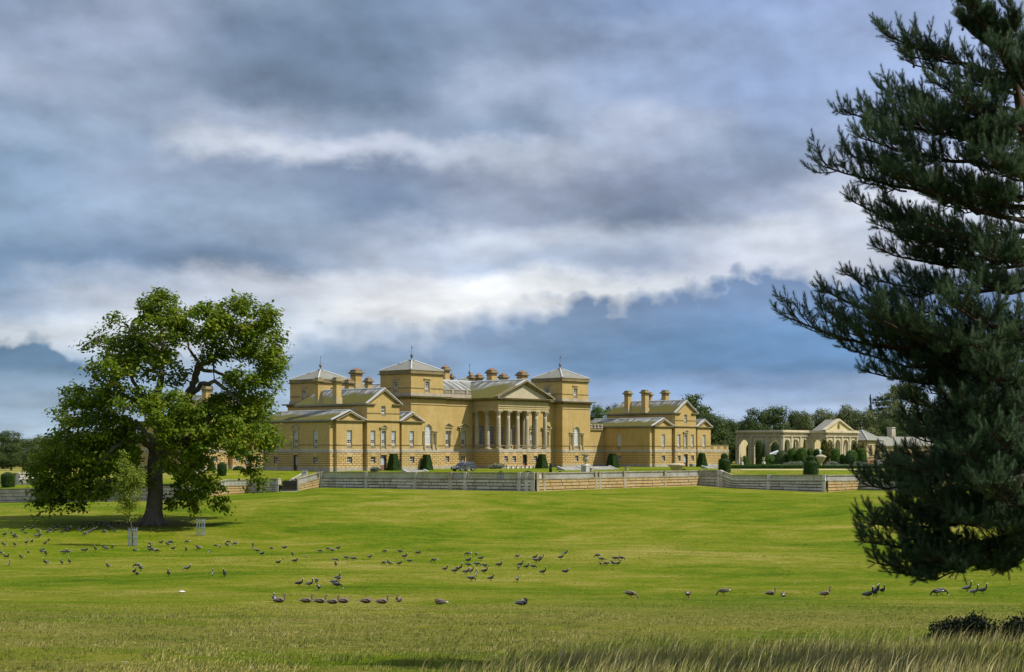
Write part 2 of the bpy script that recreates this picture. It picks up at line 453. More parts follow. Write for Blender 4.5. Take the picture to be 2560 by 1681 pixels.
M = {
    'grass': grass_mat(),
    'wall': stone_mat('yellow_brick', (0.53, 0.368, 0.125), (0.66, 0.475, 0.190), (0.30, 0.23, 0.11), 0.50, brick=True),
    'stone': stone_mat('yellow_stone', (0.58, 0.40, 0.14), (0.68, 0.49, 0.21), (0.40, 0.28, 0.11), 0.35, 0.30),
    'joint': stone_mat('stone_joint', (0.13, 0.075, 0.018), (0.17, 0.10, 0.03), (0.08, 0.05, 0.02), 0.3),
    'band': stone_mat('weathered_band_stone', (0.42, 0.37, 0.27), (0.58, 0.52, 0.42), (0.22, 0.17, 0.09), 0.6),
    'trim': stone_mat('trim_stone', (0.50, 0.40, 0.20), (0.60, 0.48, 0.27), (0.28, 0.21, 0.10), 0.5),
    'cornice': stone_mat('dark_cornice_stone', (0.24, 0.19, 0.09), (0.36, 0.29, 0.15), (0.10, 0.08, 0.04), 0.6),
    'column': stone_mat('column_stone', (0.48, 0.41, 0.26), (0.58, 0.51, 0.36), (0.26, 0.21, 0.12), 0.5),
    'pale': stone_mat('pale_tympanum_stone', (0.56, 0.48, 0.32), (0.66, 0.58, 0.42), (0.34, 0.26, 0.14), 0.5),
    'grey': stone_mat('weathered_shade_grey_stone', (0.46, 0.40, 0.30), (0.80, 0.73, 0.62), (0.11, 0.085, 0.045), 0.80, 0.30, 2.0),  # weathered grey; on the terrace wall the grey also paints in the shade
    'ochre': stone_mat('sunlit_ochre_stone', (0.50, 0.33, 0.12), (0.56, 0.42, 0.22), (0.20, 0.17, 0.12), 0.55, 0.25, 1.0),  # sunlit faces of the terrace wall, warm light put into the colour
    'wallcore': stone_mat('dark_wall_joint', (0.06, 0.05, 0.03), (0.10, 0.085, 0.05), (0.04, 0.035, 0.02), 0.4),
    'wallcap': stone_mat('mossy_coping', (0.30, 0.26, 0.15), (0.56, 0.51, 0.40), (0.12, 0.105, 0.05), 0.6),
    'balus': stone_mat('baluster_stone', (0.52, 0.50, 0.43), (0.72, 0.70, 0.64), (0.20, 0.18, 0.12), 0.5),
    'temple': stone_mat('orangery_stone', (0.60, 0.51, 0.33), (0.74, 0.66, 0.47), (0.26, 0.21, 0.13), 0.65),
    'temple_in': stone_mat('orangery_plaster', (0.70, 0.58, 0.28), (0.78, 0.68, 0.42), (0.40, 0.32, 0.15), 0.4),
    'roof_v': roof_mat('lead_roof_mossy', 'v'),
    'roof_u': roof_mat('lead_roof_mossy_cross', 'u'),
    'lead': simple('lead_sheet', (0.55, 0.55, 0.53), 0.5, var=0.2),
    'slate': simple('weathered_slate', (0.24, 0.235, 0.19), 0.7, var=0.35, scale=0.9),
    'white': simple('white_paint', (0.78, 0.78, 0.76), 0.5, var=0.06),
    'glass': glass_mat('dark_glass', (0.03, 0.035, 0.045)),
    'blind': glass_mat('blind_behind_glass', (0.52, 0.57, 0.60), 0.12),
    'blindw': glass_mat('pale_blind_behind_glass', (0.70, 0.74, 0.75), 0.12),
    'door': simple('door_wood', (0.26, 0.13, 0.07), 0.6),
    'doorw': simple('door_white', (0.66, 0.64, 0.62), 0.5),
    'pot': simple('terracotta', (0.62, 0.36, 0.24), 0.8),
    'soot': simple('soot_cap', (0.20, 0.15, 0.08), 0.9, var=0.4),
    'iron': simple('wrought_iron', (0.02, 0.02, 0.022), 0.5),
    'verdigris': simple('grey_metal', (0.16, 0.16, 0.15), 0.5),
    'galv': simple('galvanised_steel', (0.22, 0.26, 0.28), 0.6, 0.1, var=0.15),
    'bark': simple('beech_bark', (0.115, 0.098, 0.076), 0.9, var=0.5, scale=1.2, bump=0.6),
    'pbark': simple('pine_bark', (0.085, 0.050, 0.028), 0.9, var=0.5, scale=6, bump=0.5),
    'twig': simple('dark_twig', (0.045, 0.032, 0.020), 0.9, var=0.4, scale=6),
    'oak': leaf_mat('beech_leaf', (0.056, 0.118, 0.004), (0.225, 0.285, 0.012), 0.38, 0.33, (0.30, 0.29, 0.012)),
    'sapling': leaf_mat('young_leaf', (0.13, 0.19, 0.014), (0.31, 0.36, 0.05), 0.3, 1.0),
    'needle': leaf_mat('pine_needle', (0.026, 0.056, 0.022), (0.100, 0.158, 0.064), 0.20, 0.9, (0.07, 0.085, 0.016)),
    'far1': leaf_mat('distant_leaf', (0.032, 0.062, 0.014), (0.105, 0.145, 0.034), 0.26, 0.12),
    'far2': leaf_mat('distant_pale_leaf', (0.075, 0.105, 0.030), (0.19, 0.215, 0.075), 0.26, 0.12),
    'far3': leaf_mat('distant_cedar_leaf', (0.016, 0.034, 0.018), (0.045, 0.070, 0.032), 0.12, 0.12),
    'far4': leaf_mat('distant_bright_leaf', (0.05, 0.10, 0.010), (0.13, 0.20, 0.022), 0.25, 0.12),
    'yew': leaf_mat('yew_leaf', (0.012, 0.034, 0.003), (0.042, 0.092, 0.008), 0.05, 1.2),
    'box': leaf_mat('clipped_box_leaf', (0.030, 0.075, 0.004), (0.085, 0.155, 0.012), 0.08, 0.8),
    'climb': leaf_mat('climber_leaf', (0.06, 0.085, 0.008), (0.17, 0.18, 0.02), 0.2, 0.5),
    'silver': leaf_mat('silver_leaf', (0.14, 0.17, 0.10), (0.34, 0.37, 0.30), 0.15, 1.0),
    'gorse': leaf_mat('gorse_leaf', (0.006, 0.012, 0.004), (0.020, 0.032, 0.010), 0.05, 2.0),
    'blade': blade_mat('lawn_blade', (0.125, 0.190, 0.008), (0.235, 0.245, 0.026), (0.48, 0.41, 0.13)),
    'tall': blade_mat('tall_grass_blade', (0.12, 0.18, 0.014), (0.27, 0.26, 0.060), (0.50, 0.42, 0.16)),
    'tuft': blade_mat('lawn_tuft', (0.105, 0.155, 0.006), (0.150, 0.185, 0.014), (0.30, 0.28, 0.055)),
    'stem': blade_mat('seed_stem', (0.34, 0.29, 0.11), (0.48, 0.41, 0.18), (0.62, 0.54, 0.28)),
    'gravel': simple('gravel', (0.52, 0.42, 0.26), 0.95, var=0.2),
    'steps': stone_mat('step_stone', (0.38, 0.37, 0.33), (0.54, 0.53, 0.49), (0.3, 0.28, 0.22), 0.4),
    'g_black': simple('black_plumage', (0.012, 0.012, 0.014), 0.6, var=0.2),
    'g_white': simple('white_plumage', (0.72, 0.70, 0.66), 0.7, var=0.05),
    'g_grey': simple('grey_plumage', (0.060, 0.060, 0.068), 0.7, var=0.5, scale=14),
    'g_pale': simple('pale_belly_plumage', (0.15, 0.145, 0.14), 0.7, var=0.35, scale=10),
    'g_brown': simple('brown_plumage', (0.075, 0.058, 0.042), 0.7, var=0.6, scale=16),
    'g_buff': simple('buff_plumage', (0.20, 0.155, 0.115), 0.7, var=0.3, scale=12),
    'g_orange': simple('orange_bill', (0.55, 0.22, 0.08), 0.5, var=0.1),
    'carp': simple('dark_car_paint', (0.075, 0.078, 0.088), 0.25, 0.3, 0.6, var=0.1),
    'carg': glass_mat('car_glass', (0.03, 0.035, 0.04), 0.05),
    'chrome': simple('bright_metal', (0.6, 0.6, 0.62), 0.25, 0.9),
    'tyre': simple('tyre_rubber', (0.02, 0.02, 0.02), 0.85),
    'lamp': simple('headlamp_glass', (0.75, 0.77, 0.8), 0.15),
    'tent': simple('white_canvas', (0.82, 0.82, 0.82), 0.7, var=0.03),
}


# ------------------------------------------------------------------ mesh helpers
class MB:
    def __init__(s):
        s.v, s.f, s.m, s.slope = [], [], [], None

    def add(s, vs, fs, mi=0):
        o = len(s.v)
        s.v.extend([tuple(p) for p in vs])
        s.f.extend([tuple(i + o for i in f) for f in fs])
        s.m.extend([mi] * len(fs))

    def box(s, x0, x1, y0, y1, z0, z1, mi=0):
        s.add([(x0, y0, z0), (x1, y0, z0), (x1, y1, z0), (x0, y1, z0), (x0, y0, z1), (x1, y0, z1), (x1, y1, z1), (x0, y1, z1)],
              [(3, 2, 1, 0), (4, 5, 6, 7), (0, 1, 5, 4), (1, 2, 6, 5), (2, 3, 7, 6), (3, 0, 4, 7)], mi)

    def lathe(s, prof, n=12, c=(0, 0, 0), mi=0):
        vs, fs = [], []
        for r, z in prof:
            for k in range(n):
                a = 2 * math.pi * k / n
                vs.append((c[0] + r * math.cos(a), c[1] + r * math.sin(a), c[2] + z))
        for i in range(len(prof) - 1):
            for k in range(n):
                a, b2 = i * n + k, i * n + (k + 1) % n
                fs.append((a, b2, b2 + n, a + n))
        fs.append(tuple(range(n))[::-1])
        fs.append(tuple((len(prof) - 1) * n + k for k in range(n)))
        s.add(vs, fs, mi)

    def frustum(s, x0, x1, y0, y1, z0, X0, X1, Y0, Y1, z1, mi=0):
        s.add([(x0, y0, z0), (x1, y0, z0), (x1, y1, z0), (x0, y1, z0), (X0, Y0, z1), (X1, Y0, z1), (X1, Y1, z1), (X0, Y1, z1)],
              [(3, 2, 1, 0), (4, 5, 6, 7), (0, 1, 5, 4), (1, 2, 6, 5), (2, 3, 7, 6), (3, 0, 4, 7)], mi)

    def tube(s, pts, rads, n=6, mi=0):
        vs, fs = [], []
        P = [Vector(p) for p in pts]
        for i, p in enumerate(P):
            d = (P[min(i + 1, len(P) - 1)] - P[max(i - 1, 0)]).normalized()
            a = d.orthogonal().normalized() if i == 0 else (a - d * a.dot(d)).normalized()
            b2 = d.cross(a)
            for k in range(n):
                t = 2 * math.pi * k / n
                vs.append(p + (a * math.cos(t) + b2 * math.sin(t)) * rads[i])
        for i in range(len(P) - 1):
            for k in range(n):
                q, r = i * n + k, i * n + (k + 1) % n
                fs.append((q, r, r + n, q + n))
        fs.append(tuple(range(n))[::-1])
        fs.append(tuple((len(P) - 1) * n + k for k in range(n)))
        s.add(vs, fs, mi)

    def mesh(s, name, mats, smooth=False):
        me = bpy.data.meshes.new(name)
        me.from_pydata(s.v, [], s.f)
        for mm in (mats if isinstance(mats, (list, tuple)) else [mats]):
            me.materials.append(M[mm])
        me.polygons.foreach_set('material_index', s.m)
        if smooth:
            me.polygons.foreach_set('use_smooth', [True] * len(s.f))
        if s.slope is not None:
            a = me.attributes.new('slope', 'FLOAT', 'POINT')
            a.data.foreach_set('value', s.slope)
        me.update()
        return me

    def build(s, name, mats, parent=None, smooth=False, **kw):
        return mkobj(name, s.mesh(name, mats, smooth), parent, **kw)


def mkobj(name, me, parent=None, loc=(0, 0, 0), rot=(0, 0, 0), scale=(1, 1, 1), label=None, cat=None, group=None, kind=None):
    o = bpy.data.objects.new(name, me)
    COL.objects.link(o)
    o.parent = parent
    o.location = loc
    o.rotation_euler = rot
    o.scale = scale
    tag(o, label, cat, group, kind)
    return o


def tag(o, label=None, cat=None, group=None, kind=None):
    if label: o['label'] = label
    if cat: o['category'] = cat
    if group: o['group'] = group
    if kind: o['kind'] = kind
    return o


def thing(name, label, cat, loc=(0, 0, 0), rz=0.0, group=None):
    return mkobj(name, None, None, loc, (0, 0, rz), label=label, cat=cat, group=group)


def fast_mesh(name, V, Fc, mats, rnd=None, smooth=False, mi=None):
    """V (n,3) float array, Fc (m,k) int array of equal sized faces."""
    me = bpy.data.meshes.new(name)
    V = np.asarray(V, dtype=np.float32)
    Fc = np.asarray(Fc, dtype=np.int32)
    k = Fc.shape[1]
    me.vertices.add(len(V))
    me.vertices.foreach_set('co', V.ravel())
    me.loops.add(Fc.size)
    me.loops.foreach_set('vertex_index', Fc.ravel())
    me.polygons.add(len(Fc))
    me.polygons.foreach_set('loop_start', np.arange(0, Fc.size, k, dtype=np.int32))
    me.polygons.foreach_set('loop_total', np.full(len(Fc), k, dtype=np.int32))
    for mm in (mats if isinstance(mats, (list, tuple)) else [mats]):
        me.materials.append(M[mm])
    if mi is not None:
        me.polygons.foreach_set('material_index', np.asarray(mi, dtype=np.int32))
    if smooth:
        me.polygons.foreach_set('use_smooth', np.ones(len(Fc), dtype=bool))
    if rnd is not None:
        a = me.attributes.new('rnd', 'FLOAT', 'POINT')
        a.data.foreach_set('value', np.asarray(rnd, dtype=np.float32))
    me.update()
    me.validate()
    return me


# ------------------------------------------------------------------ terrain
# line of the garden wall: bearing column, distance, top row, bottom row (photograph pixels)
WL = [(-2500, 420, 1224, 1262), (-250, 330, 1226, 1258), (0, 306, 1224, 1256), (480, 263.5, 1217, 1250), (565, 268.5, 1199, 1237), (622, 272, 1199, 1233),
      (700, 266, 1197, 1229), (703, 266, 1197, 1229), (739, 268, 1197, 1229), (800, 272, 1180, 1219), (1338, 255, 1182, 1229),
      (1749, 288.8, 1176, 1214), (1802, 285.6, 1176, 1219), (1832, 283.8, 1187.6, 1221), (2066, 270.6, 1187.5, 1231),
      (2148, 278.8, 1187, 1225), (2300, 270.8, 1189, 1228), (2560, 301, 1185, 1219), (5500, 420, 1180, 1205)]
WX = np.array([w[0] for w in WL], float)
WYd = np.array([w[1] for w in WL], float)
WT = np.array([-(w[2] - HR) * w[1] / F for w in WL])
WB = np.array([-(w[3] - HR) * w[1] / F for w in WL])
PY = np.array([0, 8, 20, 32, 45, 60, 76, 100, 130, 155, 175, 192, 205, 220, 235], float)
PZ = -np.array([1.75, 2.35, 3.35, 4.40, 5.35, 6.35, 7.35, 8.55, 9.65, 10.05, 10.0, 9.15, 8.7, 8.2, 7.7])


def pix(X, Y):
    return 1280 + F * X / Y


def smooth01(t):
    t = np.clip(t, 0, 1)
    return t * t * (3 - 2 * t)


def ground_z(X, Y):
    X = np.asarray(X, float)
    Y = np.asarray(Y, float)
    Ys = np.maximum(Y, 1.0)
    az = np.clip(np.arctan2(X, Ys), -1.0, 1.0)
    px = 1280 + F * np.tan(az)
    # along a radius Y = r cos(az); the wall is met at Yw(px)
    Yw = np.interp(px, WX, WYd)
    zb = np.interp(px, WX, WB)
    zt = np.interp(px, WX, WT)
    # lower lawn
    zn = np.interp(np.minimum(Y, 235), PY, PZ)
    k = smooth01((Y - 195) / np.maximum(Yw - 2.0 - 195, 1))
    zl = zn * (1 - k) + zb * k
    roll = 0.28 * np.sin(X * 0.045 + 1.0) * np.sin(Y * 0.055) + 0.10 * np.sin(X * 0.13 + Y * 0.09)
    zl = zl + roll * smooth01((Y - 40) / 60) * (1 - smooth01((Y - 205) / 50))
    # terrace behind the wall
    bal = smooth01((px - 470) / 60)                       # balustrade only on the terrace part
    zt0 = zt - 1.15 * bal - 0.05
    zh = -3.79 * smooth01((px - 430) / 110) + (1 - smooth01((px - 430) / 110)) * (-7.4)
    k2 = smooth01((Y - Yw - 3) / 20.0)
    zr = zt0 * (1 - k2) + zh * k2
    zfar = -7.6
    k3 = smooth01((Y - 520) / 200)
    zr = zr * (1 - k3) + zfar * k3
    return np.where(Y < Yw, zl, zr), Yw


def gz(X, Y):
    return float(ground_z(X, Y)[0])


def at(x, row, ymin=25.0, ymax=262.0):
    """point of the lawn seen at (x,row)"""
    Ys = np.linspace(ymin, ymax, 3000)
    Xs = (x - 1280) / F * Ys
    z = ground_z(Xs, Ys)[0]
    rr = HR - F * z / Ys
    i = int(np.argmin(np.abs(rr - row)))
    return Vector((Xs[i], Ys[i], z[i]))


def P3(x, row, Y):
    return Vector(((x - 1280) / F * Y, Y, (HR - row) / F * Y))


def build_ground():
    az = np.concatenate([np.linspace(-math.pi, -0.45, 60)[:-1], np.linspace(-0.45, 0.45, 560), np.linspace(0.45, math.pi, 60)[1:]])
    base = np.concatenate([np.linspace(0.4, 30, 24), np.linspace(31, 215, 120)])
    tail_k = np.linspace(0, 1, 16)[1:]
    far = np.concatenate([np.linspace(8, 120, 24), np.linspace(150, 500, 16), np.array([700, 1000, 1600, 2600, 4500])])
    rows = []
    for a in az:
        ac = max(-1.0, min(1.0, a))
        ca = math.cos(ac)
        if abs(a) > 1.0:
            ca = math.cos(1.0)
        px = 1280 + F * math.tan(ac)
        Yw = float(np.interp(px, WX, WYd))
        Yr = np.concatenate([base, 215 + (Yw - 0.35 - 215) * tail_k, [Yw + 0.35, Yw + 3, Yw + 5.5], Yw + far])
        r = Yr / ca
        rows.append(np.stack([np.sin(a) * r, np.cos(a) * r, Yr, np.full(len(r), ac)], 1))
    A = np.array(rows)                                # (na, nr, 4)
    X, Y = A[..., 0], A[..., 1]
    Yeff = A[..., 2]
    Xeff = np.tan(A[..., 3]) * Yeff
    Z = ground_z(Xeff, Yeff)[0]
    # gentle small scale unevenness of the sward
    V = np.stack([X, Y, Z], -1)
    na, nr = X.shape
    idx = np.arange(na * nr).reshape(na, nr)
    Fc = np.stack([idx[:-1, :-1], idx[1:, :-1], idx[1:, 1:], idx[:-1, 1:]], -1).reshape(-1, 4)[:, ::-1]
    me = fast_mesh('lawn', V.reshape(-1, 3), Fc, 'grass', smooth=True)
    mkobj('lawn', me, kind='structure')


build_ground()

# ------------------------------------------------------------------ the country house
TH = math.radians(47.5)
CT, ST = math.cos(TH), math.sin(TH)
ZB = -3.79
Y0 = 320.0
X0 = (1027.6 - 1280) / F * Y0
house = thing('country_house', 'vast yellow brick Palladian country house with corner towers and columned portico behind the terrace wall', 'country house', (X0, Y0, ZB), TH)


def U(x, v):
    """facade coordinate u of the photo column x on the plane v"""
    k = (x - 1280) / F
    return (k * (Y0 + v * CT) - X0 + v * ST) / (CT - k * ST)


def Vv(x, u):
    k = (x - 1280) / F
    return (X0 + u * CT - k * (Y0 + u * ST)) / (ST + k * CT)


def toW(u, v):
    return X0 + u * CT - v * ST, Y0 + u * ST + v * CT


def Hh(row, u, v):
    return (HR - row) / F * toW(u, v)[1] - ZB


class Face:
    def __init__(s, p0, t, L):
        s.p = Vector(p0)
        s.t = Vector(t)
        s.n = Vector((s.t.y, -s.t.x))
        s.L = L

    def pt(s, a, z, d=0.0):
        q = s.p + s.t * a + s.n * d
        return (q.x, q.y, z)

    def rot(s):
        return math.atan2(s.t.y, s.t.x)


def wall_mesh(mb, fc, z0, z1, ops, reveal=0.4, mi=0):
    """wall with real openings (and reveals); ops = (a0,a1,z0,z1,arch)"""
    xs = sorted({0.0, fc.L} | {o[0] for o in ops} | {o[1] for o in ops})
    zs = sorted({z0, z1} | {o[2] for o in ops} | {o[3] for o in ops})
    xs = [x for x in xs if -1e-6 <= x <= fc.L + 1e-6]
    zs = [z for z in zs if z0 - 1e-6 <= z <= z1 + 1e-6]
    for i in range(len(xs) - 1):
        for j in range(len(zs) - 1):
            cx, cz = (xs[i] + xs[i + 1]) / 2, (zs[j] + zs[j + 1]) / 2
            if any(o[0] < cx < o[1] and o[2] < cz < o[3] for o in ops):
                continue
            mb.add([fc.pt(xs[i], zs[j]), fc.pt(xs[i + 1], zs[j]), fc.pt(xs[i + 1], zs[j + 1]), fc.pt(xs[i], zs[j + 1])], [(0, 1, 2, 3)], mi)
    for o in ops:
        a0, a1, b0, b1, arch = o
        if b1 > z1 + 1e-6 or b0 < z0 - 1e-6:
            continue
        if arch:
            r = (a1 - a0) / 2
            ca, cz = (a0 + a1) / 2, b1 - r
            n = 10
            arc = [(ca - r * math.cos(math.pi * k / n), cz + r * math.sin(math.pi * k / n)) for k in range(n + 1)]
            half = n // 2
            mb.add([fc.pt(a0, b1)] + [fc.pt(*p) for p in arc[:half + 1]], [tuple([0] + list(range(half + 1, 0, -1)))[::-1]], mi)
            mb.add([fc.pt(a1, b1)] + [fc.pt(*p) for p in arc[half:]], [tuple([0] + list(range(1, half + 2)))[::-1]], mi)
            path = [(a0, b0)] + arc + [(a1, b0)]
        else:
            path = [(a0, b0), (a0, b1), (a1, b1), (a1, b0)]
        path.append(path[0])
        for (p, q) in zip(path[:-1], path[1:]):
            mb.add([fc.pt(*p), fc.pt(*q), fc.pt(q[0], q[1], -reveal), fc.pt(p[0], p[1], -reveal)], [(0, 3, 2, 1)], mi)


_win = {}


def window_meshes(w, h, nx, nz, arch, style):
    key = (round(w, 2), round(h, 2), nx, nz, arch, style)
    if key in _win:
        return _win[key]
    f, g = MB(), MB()
    t = 0.11 if w > 0.8 else 0.075
    b = 0.045
    # frame (local: x along wall, y inwards, z up; origin bottom centre)
    f.box(-w / 2, -w / 2 + t, -0.03, 0.06, 0, h - (w / 2 if arch else 0))
    f.box(w / 2 - t, w / 2, -0.03, 0.06, 0, h - (w / 2 if arch else 0))
    f.box(-w / 2 + t, w / 2 - t, -0.04, 0.06, 0, t * 1.2)
    top = h - (w / 2 if arch else 0)
    if arch:
        n = 10
        r0, r1 = w / 2, w / 2 - t
        for k in range(n):
            a, c = math.pi * k / n, math.pi * (k + 1) / n
            vs = []
            for y in (-0.03, 0.06):
                for (r, an) in ((r0, a), (r0, c), (r1, c), (r1, a)):
                    vs.append((r * math.cos(an), y, top + r * math.sin(an)))
            f.add(vs, [(0, 1, 2, 3)[::-1], (4, 5, 6, 7), (0, 4, 5, 1), (2, 6, 7, 3)])
        f.box(-w / 2 + t, w / 2 - t, -0.02, 0.05, top - 0.04, top + 0.04)
        for k in (1, 2, 3):
            a = math.pi * k / 4
            d = Vector((math.cos(a), 0, math.sin(a)))
            f.tube([Vector((0, 0, top)) + d * 0.05, Vector((0, 0, top)) + d * (r1)], [0.025, 0.025], 4)
    else:
        f.box(-w / 2 + t, w / 2 - t, -0.03, 0.06, h - t, h)
    for i in range(1, nx):
        x = -w / 2 + w * i / nx
        f.box(x - b / 2, x + b / 2, -0.02, 0.04, t, top - 0.02)
    for j in range(1, nz):
        z = top * j / nz
        bb = b * (1.7 if j == nz // 2 else 1)
        f.box(-w / 2 + t, w / 2 - t, -0.025, 0.045, z - bb / 2, z + bb / 2)
    # panes: each light its own slightly uneven sheet of glass
    blind_from = {'half': 0.34, 'full': 0.0, 'dark': 2.0, 'top': 0.45, 'white': 0.0}[style]
    for i in range(nx):
        for j in range(nz):
            xa, xb = -w / 2 + w * i / nx, -w / 2 + w * (i + 1) / nx
            za, zb = top * j / nz, top * (j + 1) / nz
            dark = (j + 0.5) / nz < blind_from
            e = 0.012 * math.sin(i * 3.1 + j * 1.7 + w * 9)
            g.add([(xa, 0.05 + e, za), (xb, 0.05 - e, za), (xb, 0.05 + e, zb), (xa, 0.05 - e, zb)], [(0, 1, 2, 3)], 0 if dark else 1)
    if arch:
        n = 10
        vs = [(0, 0.05, top)] + [(w / 2 * math.cos(math.pi * k / n), 0.05, top + w / 2 * math.sin(math.pi * k / n)) for k in range(n + 1)]
        g.add(vs, [(0, k, k + 1) for k in range(1, n + 1)], 0 if style == 'dark' else 1)
    r = (f.mesh('window', 'white'), g.mesh('pane', ['glass', 'blindw' if style == 'white' else 'blind']))
    _win[key] = r
    return r


_apr = {}


def add_window(fc, a, z, w, h, nx=3, nz=6, arch=False, style='half', d=-0.27, apron=None, parent=None):
    fm, gm = window_meshes(w, h, nx, nz, arch, style)
    o = mkobj('window', fm, parent or house, fc.pt(a, z, d), (0, 0, fc.rot()))
    mkobj('pane', gm, o)
    if apron:
        k = (round(w, 2), round(apron, 2))
        if k not in _apr:
            mb = MB()
            mb.box(-w / 2, w / 2, -0.24, 0.0, -apron, -apron + 0.14)
            mb.box(-w / 2, w / 2, -0.20, -0.08, -0.30, -0.20)
            mb.box(-w / 2, w / 2, -0.06, 0.02, -apron + 0.14, -0.02, 1)
            n = max(3, int(w / 0.20))
            for i in range(n):
                x = -w / 2 + w * (i + 0.5) / n
                mb.box(x - 0.045, x + 0.045, -0.19, -0.10, -apron + 0.14, -0.30)
            mb.box(-w / 2, w / 2, -0.17, -0.12, -apron * 0.62, -apron * 0.62 + 0.05)
            _apr[k] = mb.mesh('apron_balustrade', ['band', 'wall'])
        mkobj('apron_balustrade', _apr[k], o)
    return o


def surround(fc, a, z0, z1, w, ped=True, big=False, parent=None):
    """stone architrave with a little pediment"""
    mb = MB()
    e = 0.20 if not big else 0.34
    p = 0.12 if not big else 0.30
    mb.box(a - w / 2 - e, a - w / 2, 0, p, z0, z1 + e)
    mb.box(a + w / 2, a + w / 2 + e, 0, p, z0, z1 + e)
    mb.box(a - w / 2, a + w / 2, 0, p, z1, z1 + e)
    if big:
        mb.box(a - w / 2 - e - .08, a - w / 2 - e + .22, p, p + .12, z1 + e - .9, z1 + e)
        mb.box(a + w / 2 + e - .22, a + w / 2 + e + .08, p, p + .12, z1 + e - .9, z1 + e)
    hw = w / 2 + e + (0.22 if not big else 0.5)
    zt = z1 + e + (0.22 if not big else 0.35)
    mb.box(a - w / 2 - e, a + w / 2 + e, 0, p - 0.02, z1 + e, zt)
    mb.box(a - hw, a + hw, 0, p + 0.22, zt, zt + 0.16)
    if ped:
        hh = hw * 0.44
        q = 0.13 if not big else 0.2
        for s in (-1, 1):
            vs = []
            for dd in (0, p + 0.22):
                vs += [(a + s * hw, dd, zt + 0.16), (a, dd, zt + 0.16 + hh), (a, dd, zt + 0.16 + hh + q), (a + s * (hw + .05), dd, zt + 0.16 + q * .6)]
            fs = [(0, 1, 2, 3), (4, 7, 6, 5), (0, 4, 5, 1), (1, 5, 6, 2), (2, 6, 7, 3), (3, 7, 4, 0)]
            mb.add(vs, fs)
        mb.add([(a - hw, 0.10, zt + .16), (a + hw, 0.10, zt + .16), (a, 0.10, zt + .16 + hh)], [(0, 1, 2)])
    vs = []
    for (x, d, z) in mb.v:
        vs.append(fc.pt(x, z, d))
    mb.v = vs
    return mb.build('window_surround', 'trim', parent or house)


def mould(mb, pts, z0, z1, proj, closed=False, mi=0, h0=0.0):
    """horizontal moulding following plan polyline pts (outside on the right hand of travel)"""
    n = len(pts)
    P = [Vector(p) for p in pts]
    off = []
    for i in range(n):
        if closed:
            a, b, c = P[i - 1], P[i], P[(i + 1) % n]
        else:
            a, b, c = P[max(0, i - 1)], P[i], P[min(n - 1, i + 1)]
        d1 = (b - a)
        d2 = (c - b)
        if d1.length < 1e-6: d1 = d2
        if d2.length < 1e-6: d2 = d1
        d1.normalize(); d2.normalize()
        n1, n2 = Vector((d1.y, -d1.x)), Vector((d2.y, -d2.x))
        bis = (n1 + n2)
        bis = bis / max(1e-6, bis.dot(n1))
        off.append(bis)
    vs = []
    for i in range(n):
        p, q = P[i] + off[i] * proj, P[i] - off[i] * 0.05
        vs += [(q.x, q.y, z0), (p.x, p.y, z0), (p.x, p.y, z1), (q.x, q.y, z1)]
    fs = []
    rngi = range(n if closed else n - 1)
    for i in rngi:
        a, b = 4 * i, 4 * ((i + 1) % n)
        for k in range(4):
            fs.append((a + k, b + k, b + (k + 1) % 4, a + (k + 1) % 4))
    if not closed:
        fs += [(0, 1, 2, 3), (4 * n - 1, 4 * n - 2, 4 * n - 3, 4 * n - 4)]
    mb.add(vs, fs, mi)


def dentils(mb, pts, z0, z1, p0, p1, wdt, gap, mi=0, closed=False):
    P = list(pts) + ([pts[0]] if closed else [])
    for a, b in zip(P[:-1], P[1:]):
        A, B = Vector(a), Vector(b)
        L = (B - A).length
        if L < 0.3: continue
        t = (B - A) / L
        nn = Vector((t.y, -t.x))
        n = int(L / (wdt + gap))
        for i in range(n):
            s = (i + 0.5) * L / n
            c = A + t * s
            q = [c - t * wdt / 2 + nn * p0, c + t * wdt / 2 + nn * p0, c + t * wdt / 2 + nn * p1, c - t * wdt / 2 + nn * p1]
            mb.add([(w.x, w.y, z) for z in (z0, z1) for w in q], [(3, 2, 1, 0)[::-1], (4, 5, 6, 7)[::-1], (0, 1, 5, 4)[::-1], (1, 2, 6, 5)[::-1], (2, 3, 7, 6)[::-1], (3, 0, 4, 7)[::-1]], mi)


# ---- rusticated basement stones
STONE_COUNT = [0]
_sb = MB()
_sb.add([(-.5, 0, -.5), (.5, 0, -.5), (.5, 0, .5), (-.5, 0, .5), (-.47, -1, -.44), (.47, -1, -.44), (.47, -1, .44), (-.47, -1, .44)],
        [(4, 5, 6, 7), (0, 1, 5, 4), (1, 2, 6, 5), (2, 3, 7, 6), (3, 0, 4, 7)])
stone_me = _sb.mesh('stone_block', 'stone')


